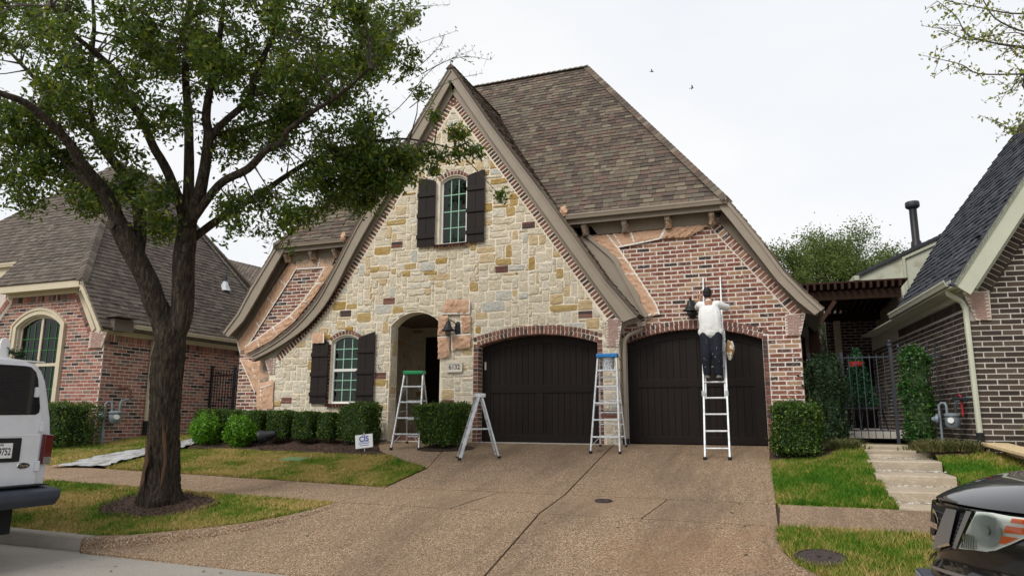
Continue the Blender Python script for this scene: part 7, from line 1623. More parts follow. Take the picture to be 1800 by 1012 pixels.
def round_shrub(name, label, c, r_, mat, group, n=4500, leaf=.05, cat='shrub', lump=.12, squash=1.):
    t = thing(name, label, cat, c, 0, group); c = np.array(c, float)
    d = nrng.normal(size=(n, 3)); d /= np.linalg.norm(d, axis=1)[:, None]; s_ = rnd.uniform(0, 9)
    rr_ = r_*(1+lump*blob_noise(d*3, 2.2, s_)*.6+nrng.normal(size=n)*.11)*nrng.uniform(.70, 1.03, n)
    P = d*rr_[:, None]*np.array([1, 1, squash])+c+np.array([0, 0, r_*squash*.92]); k = P[:, 2] > c[2]-.02
    V, F = leaves(P[k], leaf, d[k], .45, .8); npmesh('foliage', V, F, mat, t)['kind'] = 'stuff'
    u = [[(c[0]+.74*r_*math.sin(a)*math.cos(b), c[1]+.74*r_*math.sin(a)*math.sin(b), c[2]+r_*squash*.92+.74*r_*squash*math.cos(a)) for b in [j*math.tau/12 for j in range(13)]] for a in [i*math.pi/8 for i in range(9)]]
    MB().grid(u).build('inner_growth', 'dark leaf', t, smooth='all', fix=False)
    for k in range(3): MB().tube([(c[0]+rnd.uniform(-.05, .05), c[1], c[2]-.05), (c[0]+rnd.uniform(-.12, .12), c[1], c[2]+r_)], [.018, .01], 6).build('stem', 'twig', t)
    return t
round_shrub('bright_shrub', 'left one of the two bright green shrubs', (-6.55, -1.28, -.12), .33, 'bright leaf', 'bright green shrubs before the hedge', 4200, .062, squash=1.08, lump=.32)
round_shrub('bright_shrub', 'right one of the two bright green shrubs', (-5.42, -1.38, -.14), .31, 'bright leaf', 'bright green shrubs before the hedge', 4200, .062, squash=1.2, lump=.36)
box_hedge('dark_shrub', 'tall dark shrub behind the square hedge by the courtyard', 6.98, 7.50, .12, .68, .05, 1.72, 'dark leaf', None, 8000, .055, .06, 'shrub', 0, .2)
round_shrub('lime_bush', 'lime green bush at the right edge by the brick wall', (10.36, -1.05, .05), .30, 'lime leaf', None, 2600, .045)
def strap_plant(label, c, w_, n, h):
    t = thing('strap_plant', label, 'plant', c, 0, 'grassy clumps by the stone steps')
    V, F = [], []
    for i in range(n):
        bx, by = c[0]+rnd.gauss(0, .17)*w_, c[1]+rnd.gauss(0, .17)*w_*.7; dd = math.hypot(bx-c[0], by-c[1])/w_; a = math.atan2(by-c[1], bx-c[0])+rnd.gauss(0, .8); l = h*rnd.uniform(.5, 1.35)*max(.45, 1.2-1.6*dd); pts = []
        for k in range(4):
            t_ = k/3; o_ = l*.8*t_**1.4; pts.append((bx+math.cos(a)*o_, by+math.sin(a)*o_, c[2]+l*(t_*1.5-t_*t_*1.05)))
        wx, wy = -math.sin(a)*.011, math.cos(a)*.011; b = len(V)
        for k, p in enumerate(pts): s_ = 1-k/3.3; V += [(p[0]+wx*s_, p[1]+wy*s_, p[2]), (p[0]-wx*s_, p[1]-wy*s_, p[2])]
        for k in range(3): F.append((b+2*k, b+2*k+1, b+2*k+3, b+2*k+2))
    npmesh('leaf_tuft', V, F, 'strap leaf', t)['kind'] = 'stuff'
    MB().lathe([(.16*w_, -.02), (.12*w_, .03), (0, .05)], c, 10).build('crown_base', 'mulch', t)
strap_plant('tufted strap leaved plant left of the steps near the hedge', (7.40, -.75, .02), 1.0, 340, .26)
strap_plant('wide strap leaved clump under the right gas meter, left half', (8.80, -1.0, .02), 1.15, 380, .28)
strap_plant('strap leaved clump nearest the right downspout', (9.16, -.98, .03), 1.0, 320, .26)
# ------------------------------------------------------------------ trees behind the pergola
def far_tree(label, c, h, w_, mat, n, seed, leaf=.12):
    r_ = random.Random(seed); t = thing('leafy_tree', label, 'tree', c, 0, 'trees behind the pergola'); c = Vector(c)
    bark_tube([(c.x, c.y, c.z-.1, .16), (c.x+.1, c.y, c.z+h*.3, .13), (c.x-.1, c.y, c.z+h*.55, .09), (c.x, c.y, c.z+h*.85, .03)], 8, .05, 3, seed).build('trunk', 'bark', t, smooth='all')
    V, F, k = [], [], 0; mb = MB()
    for i in range(50):
        a = r_.uniform(0, 6.28); u = r_.uniform(.32, 1); rr_ = w_*math.sqrt(max(.06, 1-((u-.6)/.45)**2))*r_.uniform(.25, .95); p = np.array([c.x+rr_*math.cos(a), c.y+rr_*math.sin(a), c.z+h*u])
        mb.tube([(c.x, c.y, c.z+h*u*.6), tuple(p)], [.035, .012], 5, False)
        m_ = n//50; Q = p+nrng.normal(size=(m_, 3))*w_*.15; v, f = leaves(Q, leaf, None, .5); V.append(v); F.append(f+k); k += len(v)
    mb.build('limb', 'bark', t, fix=False)['kind'] = 'stuff'
    npmesh('crown', np.concatenate(V), np.concatenate(F), mat, t)['kind'] = 'stuff'
far_tree('tall leafy tree right behind the middle of the pergola', (9.3, 22, 0), 9.3, 2.6, 'far leaf', 46000, 31)
far_tree('lower leafy tree left of its neighbour, beside the roof board', (6.6, 19, 0), 7.9, 2.0, 'far leaf', 32000, 33)
far_tree('sparser leafy tree nearest the dark flue', (11.6, 24, 0), 9.0, 2.0, 'far leaf', 26000, 35)
far_tree('small dark tree seen under the pergola by the pale siding', (7.9, 11.2, .1), 4.6, 1.0, 'dark leaf', 5000, 37, .09)
# ------------------------------------------------------------------ stone steps on the right
ss = thing('stone_steps', 'pale cast stone steps climbing from the walk to the iron gate', 'steps', (8.2, -2, -.3))
def slab_step(x0, x1, y0, y1, z0, z1, sk=0.):
    mb = MB(); nx = 9
    front = [(x0+(x1-x0)*i/nx+rnd.uniform(-.006, .006), y0+sk*i/nx+rnd.uniform(-.008, .008)) for i in range(nx+1)]
    back = [(x0+.02+(x1-x0-.04)*i/nx, y1+sk*i/nx) for i in range(nx+1)]
    mb.grid([[(p[0], p[1], z0) for p in front], [(p[0], p[1]-.006, (z0+z1)/2+rnd.uniform(-.01, .01)) for p in front], [(p[0], p[1], z1-.018) for p in front], [(p[0], p[1]+.018, z1) for p in front], [(p[0], p[1], z1) for p in back], [(p[0], p[1], z0) for p in back]])
    k = len(mb.v); ring0 = [0, 10, 20, 30, 40, 50]; mb.f += [tuple(ring0), tuple(i+9 for i in reversed(ring0))]
    return mb.build('step', 'step stone', ss, smooth=True)
for x0, x1, y0, y1, z0, z1, sk in ((7.74, 8.80, -4.25, -3.80, -.68, -.565, 0), (7.70, 8.72, -3.74, -2.86, -.62, -.42, .03), (7.66, 8.68, -2.78, -1.90, -.46, -.27, -.05), (7.66, 8.70, -1.80, -.95, -.31, -.12, .05), (7.68, 8.64, -.86, -.30, -.17, -.055, .0), (7.70, 8.58, -.22, .16, -.1, -.0, 0), (7.72, 8.52, .24, .62, -.05, .07, 0)):
    slab_step(x0, x1, y0, y1, z0, z1, sk)
gp = []
for (y0, y1, z) in ((-2.86, -2.76, -.43), (-1.91, -1.79, -.28), (-3.82, -3.72, -.575), (-.96, -.85, -.13)):
    for i in range(70): gp.append((rnd.uniform(7.66, 8.74), rnd.uniform(y0-.02, y1+.01), z+rnd.uniform(0, .02), rnd.uniform(.008, .028)))
mbp = MB()
for x, y, z, r_ in gp: mbp.lathe([(0, -r_*.6), (r_*.8, -r_*.3), (r_, .1*r_), (r_*.6, r_*.5), (0, r_*.6)], (x, y, z), 6)
o = mbp.build('gravel', 'concrete pale', fix=False); tag(o, 'grey and white pebbles in the gaps between the stone steps', 'gravel', kind='stuff')
sf = sheet('step_bed', [(7.7, -4.26), (8.78, -4.26), (8.72, -1.3), (8.6, .9), (7.62, .9), (7.68, -1.3)], lambda x, y: float(np.interp(y, [-4.26, -3.7, -2.8, -1.85, -.9, .9], [-.63, -.60, -.44, -.29, -.14, .06])), 'mulch', .3); sf['kind'] = 'structure'
# ------------------------------------------------------------------ ladders
def stepladder(label, loc, rz, h, wb, wt, df, db, steps, capmat, railmat, zf=0., zb=0., shelf=True, back_rungs=0, cap=(.0, 0), bucket=False):
    t = thing('stepladder', label, 'ladder', loc, rz, 'aluminium stepladders in front of the house'); BASE[t] = Vector((0, 0, 0))
    def fr_(s_, u): return Vector((s_*(wb+(wt-wb)*u)/2, -df*(1-u)-.02*u, zf+(h-.05-zf)*u))
    def bk_(s_, u): return Vector((s_*(wb*.92+(wt*.9-wb*.92)*u)/2, db*(1-u)+.05*u, zb+(h-.08-zb)*u))
    for s_ in (-1, 1):
        MB().bar(fr_(s_, .012), fr_(s_, 1), .028, .062, (0, 1, .2)).build('front_rail', railmat, t, bevel=.003)
        MB().bar(bk_(s_, .012), bk_(s_, 1), .022, .036, (0, 1, .2)).build('rear_rail', railmat, t, bevel=.003)
        p = fr_(s_, 0); MB().box(p.x-.024, p.x+.024, p.y-.035, p.y+.035, p.z, p.z+.05).build('foot', 'rubber', t); p = bk_(s_, 0); MB().box(p.x-.02, p.x+.02, p.y-.03, p.y+.03, p.z, p.z+.04).build('foot', 'rubber', t)
    for i in range(steps):
        u = (i+1)/(steps+1.0) if not shelf else (i+1)/(steps+.85); a, b = fr_(-1, u), fr_(1, u)
        MB().box(a.x-.005, b.x+.005, a.y-.04, a.y+.045, a.z-.028, a.z+.004).build('step', railmat, t, bevel=.004)
    a, b = fr_(-1, .16), fr_(1, .16); u1 = 1/(steps+.85); c, d = fr_(-1, u1), fr_(1, u1)
    MB().bar(fr_(-1, .07), (c.x*.45, c.y, c.z-.02), .006, .026, (0, 1, 0)).build('brace', railmat, t); MB().bar(fr_(1, .07), (d.x*.45, d.y, d.z-.02), .006, .026, (0, 1, 0)).build('brace', railmat, t)
    tp = fr_(-1, steps/(steps+.85)); 
    for s_ in (-1, 1): MB().bar((s_*abs(tp.x)*.98, tp.y, tp.z-.13), (s_*abs(tp.x)*.6, tp.y, tp.z-.02), .006, .024, (0, 1, 0)).build('brace', railmat, t)
    for u in (.10, .35, .62) if back_rungs == 0 else [(.12+.8*k/back_rungs) for k in range(back_rungs)]:
        a, b = bk_(-1, u), bk_(1, u); MB().bar(a, b, .022, .026).build('rear_brace', railmat, t)
    for s_ in (-1, 1): MB().bar(fr_(s_, .48), bk_(s_, .48), .004, .026).build('spreader', railmat, t)
    MB().box(-wt/2-.02, wt/2+.02, -.10, .11, h-.075, h).build('top_cap', capmat, t, bevel=.012)
    if bucket:
        z0 = fr_(1, steps/(steps+.85)).z
        MB().lathe([(.0, 0), (.115, 0), (.135, .24), (.125, .24), (.11, .02), (0, .02)], (0, .06, z0+.01), 16).build('wrapped_tray', 'paint bucket wrap', t, smooth=True)
    return t
stepladder('green topped stepladder standing in front of the entry arch', (-1.17, -.82, -.05), rad(8), 1.60, .63, .43, .42, .42, 4, 'plastic green', 'alu', -.095, .02)
stepladder('tall blue topped stepladder between the garage doors', (3.19, -.76, -.06), rad(2), 1.87, .57, .38, .40, .40, 5, 'plastic blue', 'alu painted', -.075, .03, True, 6, bucket=True)
stepladder('low bare metal stepladder seen from the side on the driveway', (.86, -1.86, -.245), rad(-60), 1.24, .48, .36, .38, .38, 3, 'alu painted', 'alu', -.02, .02)
xl = thing('extension_ladder', 'white aluminium extension ladder leaning on the right garage wall', 'ladder', (5.3, -1.45, -.18))
A0, A1, B0, B1 = Vector((5.09, -1.47, -.175)), Vector((5.51, -1.44, -.17)), Vector((4.985, .325, 3.46)), Vector((5.40, .33, 3.455))
dirL = (B0-A0).normalized(); nL = Vector((0, -dirL.z, dirL.y)).normalized()
for p, q in ((A0, A0.lerp(B0, .66)), (A1, A1.lerp(B1, .66))): MB().bar(p+dirL*.03, q, .032, .07, nL).build('rail', 'alu painted', xl, bevel=.004)
for p, q, s_ in ((A0.lerp(B0, .30), B0, 1), (A1.lerp(B1, .30), B1, -1)): MB().bar(p-nL*.045+Vector((s_*.034, 0, 0)), q-nL*.045+Vector((s_*.034, 0, 0)), .028, .06, nL).build('fly_rail', 'alu painted', xl, bevel=.004)
tt = .05
while tt < .64: MB().tube([A0.lerp(B0, tt), A1.lerp(B1, tt)], .017, 8).build('rung', 'alu painted', xl); tt += .083
tt = .68
while tt < .99: MB().tube([A0.lerp(B0, tt)-nL*.045, A1.lerp(B1, tt)-nL*.045], .017, 8).build('rung', 'alu painted', xl); tt += .083
for p in (A0, A1): MB().box(p.x-.03, p.x+.03, p.y-.07, p.y+.07, p.z-.012, p.z+.035).build('foot', 'rubber', xl)
for p in (A0.lerp(B0, .33), A1.lerp(B1, .33)): MB().box(p.x-.03, p.x+.03, p.y-.08, p.y-.02, p.z-.08, p.z+.02).build('rung_lock', 'alu', xl)
# ------------------------------------------------------------------ worker
def remeshed(mb, name, mat, parent, vox=.014, sm_=6):
    o = mb.build(name, mat, parent, smooth='all')
    m1 = o.modifiers.new('join', 'REMESH'); m1.mode = 'VOXEL'; m1.voxel_size = vox; m1.use_smooth_shade = True
    m2 = o.modifiers.new('soften', 'SMOOTH'); m2.factor = .5; m2.iterations = sm_
    return o
def ball(mb, c, r, n=12):
    rx, ry, rz = (r, r, r) if not hasattr(r, '__len__') else r
    g_ = [[(c[0]+rx*math.sin(a)*math.cos(b), c[1]+ry*math.sin(a)*math.sin(b), c[2]+rz*math.cos(a)) for b in [j*math.tau/n for j in range(n+1)]] for a in [.001+i*(math.pi-.002)/8 for i in range(9)]]
    return mb.grid(g_)
def limb(mb, pts):
    """tapered chain of (x,y,z,r)"""
    Q = smooth_line(pts, 4); mb.tube([q[:3] for q in Q], [q[3] for q in Q], 12)
    for p in (pts[0], pts[-1]): ball(mb, p[:3], p[3]*.98)
    return mb
wk_ = thing('person', 'painter in white t-shirt and spattered dark trousers on the ladder', 'person', (5.23, -.78, 1.29))
HIP = (5.235, -.83, 2.13); SHL = (5.055, -.76, 2.70, .062); SHR = (5.375, -.76, 2.70, .062)
EL_L, HD_L = (4.995, -.56, 2.70, .048), (4.995, -.30, 2.88, .030); EL_R, HD_R = (5.535, -.60, 2.66, .048), (5.40, -.34, 2.74, .030)
b_ = MB()
limb(b_, [(5.235, -.83, 2.12, .145), (5.235, -.83, 2.30, .14), (5.22, -.80, 2.52, .15), (5.215, -.77, 2.68, .12)])
limb(b_, [(5.21, -.755, 2.70, .07), (5.20, -.73, 2.80, .055), (5.195, -.71, 2.88, .06)])
ball(b_, (5.19, -.695, 2.925), (.078, .098, .118)); ball(b_, (5.19, -.595, 2.905), (.018, .022, .025))       # head, nose
for s_ in (-1, 1): ball(b_, (5.19+s_*.080, -.70, 2.915), (.012, .022, .032))                                # ears
limb(b_, [SHL, EL_L, HD_L]); limb(b_, [SHR, EL_R, HD_R])
def hand(mb, c, d, side):
    c = Vector(c); d = Vector(d).normalized(); u = Vector((1, 0, 0)); u = (u-d*u.dot(d)).normalized(); n_ = d.cross(u)
    limb(mb, [tuple(c)+(.030,), tuple(c+d*.05)+(.034,), tuple(c+d*.085)+(.030,)])
    for k, (off, ln) in enumerate(((-.026, .062), (-.009, .074), (.009, .070), (.026, .055))):
        a = c+d*.085+u*off; limb(mb, [tuple(a)+(.0095,), tuple(a+d*ln*.55)+(.009,), tuple(a+d*ln*.9-n_*.018)+(.0075,)])
    a = c+d*.03+u*side*.03; limb(mb, [tuple(a)+(.012,), tuple(a+u*side*.03+d*.03)+(.010,), tuple(a+u*side*.035+d*.06)+(.008,)])
hand(b_, HD_L[:3], (.05, .5, .6), 1); hand(b_, HD_R[:3], (-.3, .8, .25), -1)
for s_, x in ((-1, 5.145), (1, 5.325)): limb(b_, [(x, -.83, 2.08, .095), (x+s_*.012, -.89, 1.70, .066), (x+s_*.01, -.83, 1.37, .042), (x+s_*.015, -.79, 1.33, .04), (x+s_*.02, -.67, 1.315, .03)])
remeshed(b_, 'body', 'skin', wk_, .011, 3)
s1 = MB()
limb(s1, [(5.235, -.84, 2.20, .165), (5.235, -.84, 2.32, .165), (5.225, -.81, 2.48, .17), (5.215, -.775, 2.62, .15), (5.21, -.765, 2.73, .085)])
for dx in (-.075, .075): limb(s1, [(5.235+dx, -.84, 2.19, .145), (5.235+dx, -.84, 2.32, .142), (5.225+dx, -.81, 2.48, .145), (5.215+dx, -.775, 2.63, .11)])
limb(s1, [(5.12, -.775, 2.665, .095), SHL[:3]+(.078,), (5.01, -.65, 2.69, .074), (4.99, -.56, 2.69, .072)]); limb(s1, [(5.31, -.775, 2.665, .095), SHR[:3]+(.078,), (5.46, -.69, 2.67, .074), (5.53, -.61, 2.655, .072)])
limb(s1, [(5.09, -.85, 2.16, .10), (5.235, -.86, 2.15, .145), (5.38, -.85, 2.16, .10)])
remeshed(s1, 'tshirt', 'tshirt', wk_, .013, 5)
s2 = MB()
limb(s2, [(5.15, -.84, 2.16, .118), (5.235, -.845, 2.16, .14), (5.32, -.84, 2.16, .118)])
for s_, x in ((-1, 5.145), (1, 5.325)): limb(s2, [(x, -.845, 2.12, .128), (x+s_*.006, -.875, 1.90, .110), (x+s_*.012, -.895, 1.70, .094), (x+s_*.012, -.86, 1.52, .084), (x+s_*.012, -.835, 1.39, .080)])
remeshed(s2, 'trousers', 'work trousers', wk_, .013, 4)
for s_, x in ((-1, 5.145), (1, 5.325)):
    s3 = MB(); ball(s3, (x+s_*.015, -.82, 1.335), (.047, .075, .045)); ball(s3, (x+s_*.02, -.69, 1.322), (.047, .085, .036)); s3.box(x+s_*.018-.045, x+s_*.018+.045, -.885, -.62, 1.288, 1.312)
    remeshed(s3, 'shoe', 'shoe', wk_, .010, 2)
s4 = MB(); ball(s4, (5.19, -.712, 2.955), (.087, .098, .102)); ball(s4, (5.19, -.745, 2.90), (.078, .06, .075)); remeshed(s4, 'hair', 'hair black', wk_, .010, 2)
rg_ = MB().box(4.955, 4.965, -.32, -.22, 2.86, 3.06).build('cardboard_shield', 'kraft paper'); tag(rg_, 'small brown card held in the painter\'s raised left hand', 'card')
tb_ = thing('tool_pouch', 'tan paint stained pouch hanging from the ladder beside the painter', 'pouch', (5.545, -.62, 1.72))
g_ = MB(); limb(g_, [(5.545, -.62, 1.66, .035), (5.545, -.62, 1.76, .075), (5.555, -.62, 1.87, .085), (5.56, -.62, 1.93, .07)]); remeshed(g_, 'bag', 'painted rag', tb_, .012, 2)
MB().tube([(5.56, -.62, 1.93), (5.52, -.60, 2.0), (5.46, -.58, 2.0)], .01, 6).build('strap', 'rubber', tb_)
MB().lathe([(.03, 0), (.035, .07), (0, .075)], (5.58, -.63, 1.92), 8).build('roller_tube', 'white paint', tb_); MB().lathe([(.02, 0), (.022, .09), (0, .095)], (5.53, -.63, 1.92), 8).build('brush_handle', 'plywood', tb_)
# ------------------------------------------------------------------ yard sign, flood lights, lids, board, cloth, birds
ys = thing('yard_sign', 'small white yard sign with blue lettering at the bed corner', 'sign', (-1.86, -1.62, -.2), rad(10)); BASE[ys] = Vector((0, 0, 0))
MB().tube([(0, .012, -.08), (.0, .012, .42)], .008, 6).build('stake', 'alu', ys)
sb = MB().box(-.19, .19, -.006, .006, .10, .38).build('board', 'white paint', ys)
Rt = Matrix.Rotation(rad(90), 3, 'X')
text('CIS', .15, (0, -.0085, .285), Rt, 'ink blue', sb, None, .004, .001)
for zz, w_ in ((.195, .24), (.155, .20), (.36, .08)): MB().box(-w_/2, w_/2, -.0085, -.0065, zz-.006, zz+.006).build('small_print', 'ink blue', sb)
MB().box(-.12, .12, -.0085, -.0065, .222, .228).build('underline', 'ink blue', sb)
ys.rotation_euler = (rad(-6), rad(-7), rad(14))
def flood(label, loc, rz, tilt, s_=1.):
    t = thing('flood_light', label, 'flood light', loc, rz, 'black garden flood lights'); BASE[t] = Vector((0, 0, 0))
    a = MB().lathe([(.0, -.16), (.045, -.16), (.06, -.12), (.075, -.02), (.11, .06), (.12, .10), (.12, .12), (.10, .12), (.09, .08), (0, .07)], (0, 0, 0), 16, 'x'); ct, st__ = math.cos(tilt), math.sin(tilt)
    a.v = [((p[0]*ct-p[2]*st__)*s_, p[1]*s_, (p[0]*st__+p[2]*ct)*s_+.14*s_) for p in a.v]; a.build('housing', 'black metal', t, smooth=True)
    MB().tube([(0, 0, -.05), (0, 0, .10*s_)], .014, 6).build('stem', 'black metal', t)
    MB().box(-.02, .02, -.07*s_, .07*s_, .07*s_, .10*s_).build('bracket', 'black metal', t)
    MB().lathe([(.05, 0), (.05, .02), (0, .02)], (0, 0, .0), 10).build('base', 'black metal', t)
flood('large black flood light lying before the hedge row', (-4.75, -1.25, -.08), rad(200), rad(-14), 1.35); flood('black flood light behind the yard sign at the stone pier', (-2.36, -.62, -.02), rad(60), rad(40), .9)
def lid(label, c, r_, mat, zf, n=24, box=None):
    t = thing('utility_lid', label, 'lid', c); z = c[2]
    if box:
        MB().box(c[0]-box[0], c[0]+box[0], c[1]-box[1], c[1]+box[1], z-.03, z+.02).build('cover', mat, t, bevel=.006); return t
    m_ = MB().lathe([(r_*1.08, -.04), (r_*1.08, .012), (r_*.98, .016), (r_*.97, .006), (r_*.8, .008), (r_*.78, .014), (r_*.62, .014), (r_*.60, .008), (r_*.42, .008), (r_*.40, .014), (r_*.22, .014), (r_*.2, .008), (0, .01)], c, n).build('cover', mat, t)
    for k in range(2): MB().box(c[0]-.03+k*.1, c[0]+.0+k*.1, c[1]-.01, c[1]+.01, z+.011, z+.018).build('pick_hole', 'rubber', t)
    return t
def tilt_to(t, fn, x, y):
    e = .1; t.rotation_euler = (math.atan2(fn(x, y+e)-fn(x, y-e), 2*e), -math.atan2(fn(x+e, y)-fn(x-e, y), 2*e), 0)
l1 = lid('small dark iron lid set in the sidewalk crossing', (4.01, -4.62, gd(4.01, -4.62)+.002), .115, 'iron lid', gd); tilt_to(l1, gd, 4.01, -4.8)
l2 = lid('round ribbed iron lid in the grass in front of the car', (6.72, -6.66, gz(6.72, -6.66)+.02), .225, 'iron lid', gz); tilt_to(l2, gz, 6.72, -6.66)
l3 = lid('faded green plastic lid sunk in the left lawn', (-2.85, -2.66, gz(-2.85, -2.66)+.012), .2, 'green lid', gz, box=(.27, .17)); tilt_to(l3, gz, -2.85, -2.66)
bd = thing('plank_board', 'sloping cream board running off the right brick wall', 'board', (9.9, -1.6, 0))
MB().bar((9.62, -.92, .14), (10.35, -3.6, -.18), .42, .05, (0, .1, 1)).build('board', 'plywood', bd, bevel=.006)
MB().bar((9.70, -1.1, .05), (10.40, -3.6, -.26), .06, .10, (0, .1, 1)).build('batten', 'plywood', bd)
# drop cloth path
A_, B_ = [], []
Lc = [(-7.15, -4.50), (-7.35, -3.4), (-7.50, -2.05), (-7.62, -.72), (-7.68, .3)]; Rc = [(-6.12, -4.24), (-6.45, -3.0), (-6.62, -2.0), (-6.92, -1.15), (-7.1, -.3)]
Lc = resample(Lc, 40); Rc = resample(Rc, 40); P_ = []
for j in range(11):
    v = j/10; r_ = []
    for i in range(40):
        x = Lc[i][0]+(Rc[i][0]-Lc[i][0])*v; y = Lc[i][1]+(Rc[i][1]-Lc[i][1])*v; ed = .05 if j in (0, 10) else .01
        x += rnd.uniform(-ed, ed); y += rnd.uniform(-.01, .01)
        r_.append((x, y, gz(x, y)+.035+.018*abs(math.sin(i*.9+j*1.3)*math.cos(j*.8+i*.21))+rnd.uniform(0, .012)))
    P_.append(r_)
o = MB().grid(P_).build('drop_cloth', 'drop cloth', smooth='all', fix=False); tag(o, 'long white drop cloth laid over the path beside the left lawn', 'drop cloth')
o = MB().grid([[( -7.25+.25*i/5+rnd.uniform(-.02, .02), -4.55+.10*j/3+rnd.uniform(-.02, .02), gz(-7.2, -4.5)+.03+rnd.uniform(0, .03)) for i in range(6)] for j in range(4)]).build('cloth_fold', 'kraft paper', fix=False); tag(o, 'brown paper scrap at the near left end of the drop cloth', 'paper scrap')
def bird(label, c, rz, roll, s_):
    t = thing('bird', label, 'bird', c, rz, 'birds in the sky'); BASE[t] = Vector((0, 0, 0))
    MB().tube([(-.20*s_, 0, 0), (-.1*s_, 0, .01), (.02*s_, 0, .015), (.13*s_, 0, .02), (.19*s_, 0, .01)], [.012*s_, .045*s_, .055*s_, .035*s_, .006*s_], 8).build('body', 'bird black', t, smooth='all')
    for w_ in (-1, 1): MB().add([(.08*s_, 0, .02), (-.06*s_, 0, .02), (-.10*s_, w_*.26*s_, .02+.16*s_), (.05*s_, w_*.22*s_, .02+.14*s_), (-.07*s_, w_*.44*s_, .02+.10*s_)], [(0, 1, 2, 3), (3, 2, 4)]).build('wing', 'bird black', t)
    MB().add([(-.17*s_, -.015, 0), (-.17*s_, .015, 0), (-.32*s_, .06*s_, 0), (-.32*s_, -.06*s_, 0)], [(0, 1, 2, 3)]).build('tail', 'bird black', t)
    t.rotation_euler = (roll, 0, rz)
bird('black bird with raised wings, higher of the two in the sky', (-.23, 27.4, 22.4), rad(35), rad(50), .62)
bird('black bird gliding, lower of the two in the sky', (1.63, 33.3, 23.7), rad(10), rad(-15), .62)
# ------------------------------------------------------------------ black SUV at the right
SUV = thing('black_suv', 'black four wheel drive with clear headlamp parked at the right kerb', 'car', (9.9, -9.1, -1.17))
def sv(X, Y, Z): return (7.36+X, -9.1+Y, -1.17+Z)
def nose(Y):
    a = abs(Y); return .10*(a/.4)**1.7
def sx(Y, Z): return nose(Y)+.10*max(0, Z-.8)
PLAN = [(nose(y), y) for y in [-.92+1.84*i/36 for i in range(37)]]
side = [(.47, .955), (.62, .985), (.95, 1.0), (1.6, 1.005), (2.6, 1.005), (3.6, 1.0), (4.6, .985), (4.95, .93), (5.05, .80), (5.08, .4)]
PLAN = [(x, -y) for x, y in side[::-1]]+PLAN+side
LV = [(.38, .10), (.44, .0), (.56, -.035), (.70, -.035), (.765, -.01), (.785, .012), (.84, .006), (.95, .0), (1.08, .0), (1.13, .008), (1.165, .03)]
def inset_plan(d, Z):
    n = len(PLAN); o_ = []
    for i in range(n):
        a, b = PLAN[max(i-1, 0)], PLAN[min(i+1, n-1)]; dx, dy = b[0]-a[0], b[1]-a[1]; l = math.hypot(dx, dy)
        f = 1 if PLAN[i][0] < 1.2 else .2
        o_.append(sv(PLAN[i][0]+dy/l*d*f+(.10*max(0, Z-.8) if PLAN[i][0] < 1. else .10*max(0, Z-.8)*max(0, 1-(PLAN[i][0]-1)/.8)), PLAN[i][1]-dx/l*d*f, Z))
    return o_
MB().grid([inset_plan(d, Z) for Z, d in LV]).build('body', 'car black', SUV, smooth='all')
# bonnet
rows = []
def hood_z(X, Y):
    d = max(0, min(X-nose(Y)-.036, (.985-abs(Y))*1.0+.0)); r_ = .155*(1-math.exp(-d/.13))*(.55+.45*min(1, d/.5))
    bul = .022*math.exp(-((abs(Y)-.45)/.16)**2)*min(1, max(0, X-.3)/.6)
    return 1.165+r_+.035*max(0, X-.2)+bul
for X in [.0, .01, .03, .06, .1, .15, .2, .27, .35, .45, .55, .7, .85, 1.0, 1.2, 1.4, 1.55]:
    yh = min(.985, .4*(max(X, 1e-4)/.10)**(1/1.7)) if X < .43 else min(.985, .955+.03*min(1, (X-.43)/.2)); r_ = []
    for j in range(33):
        Y = -yh+2*yh*j/32; r_.append(sv(X+.036+(.0 if X < .05 else 0), Y*.985, hood_z(X+.036, Y)))
    rows.append(r_)
MB().grid(rows).build('bonnet', 'car black', SUV, smooth='all')
MB().add([sv(*p) for p in [(1.58, -.86, 1.36), (1.58, .86, 1.36), (2.35, .70, 1.92), (2.35, -.70, 1.92)]], [(0, 1, 2, 3)]).build('windscreen', 'tinted glass', SUV)
cab = MB(); S_ = [(1.5, 1.3, .96), (2.35, 1.93, .72), (2.6, 1.98, .72), (4.4, 1.96, .72), (4.95, 1.75, .74), (5.08, 1.25, .9)]
cab.grid([[sv(X, -hw-(.0), 1.17) if k == 0 else sv(X, (-hw, -hw*.92, -hw*.5, 0, hw*.5, hw*.92, hw)[k-1], Z-(.03 if k in (1, 7) else 0)) if k < 8 else sv(X, hw, 1.17) for k in range(9)] for X, Z, hw in S_]); cab.build('cabin', 'car black', SUV, smooth=True)
for s_ in (-1, 1):
    for X0_, X1_ in ((2.2, 2.95), (3.02, 3.8), (3.87, 4.6)): MB().add([sv(X0_, s_*.905, 1.32), sv(X1_, s_*.905, 1.32), sv(X1_-.05, s_*.765, 1.82), sv(X0_+.15, s_*.765, 1.82)], [(0, 1, 2, 3)]).build('side_window', 'tinted glass', SUV)
    MB().box(7.36+1.85, 7.36+2.05, -9.1+s_*1.02-.09, -9.1+s_*1.02+.09, .18, .34).build('mirror', 'car black', SUV, bevel=.03)
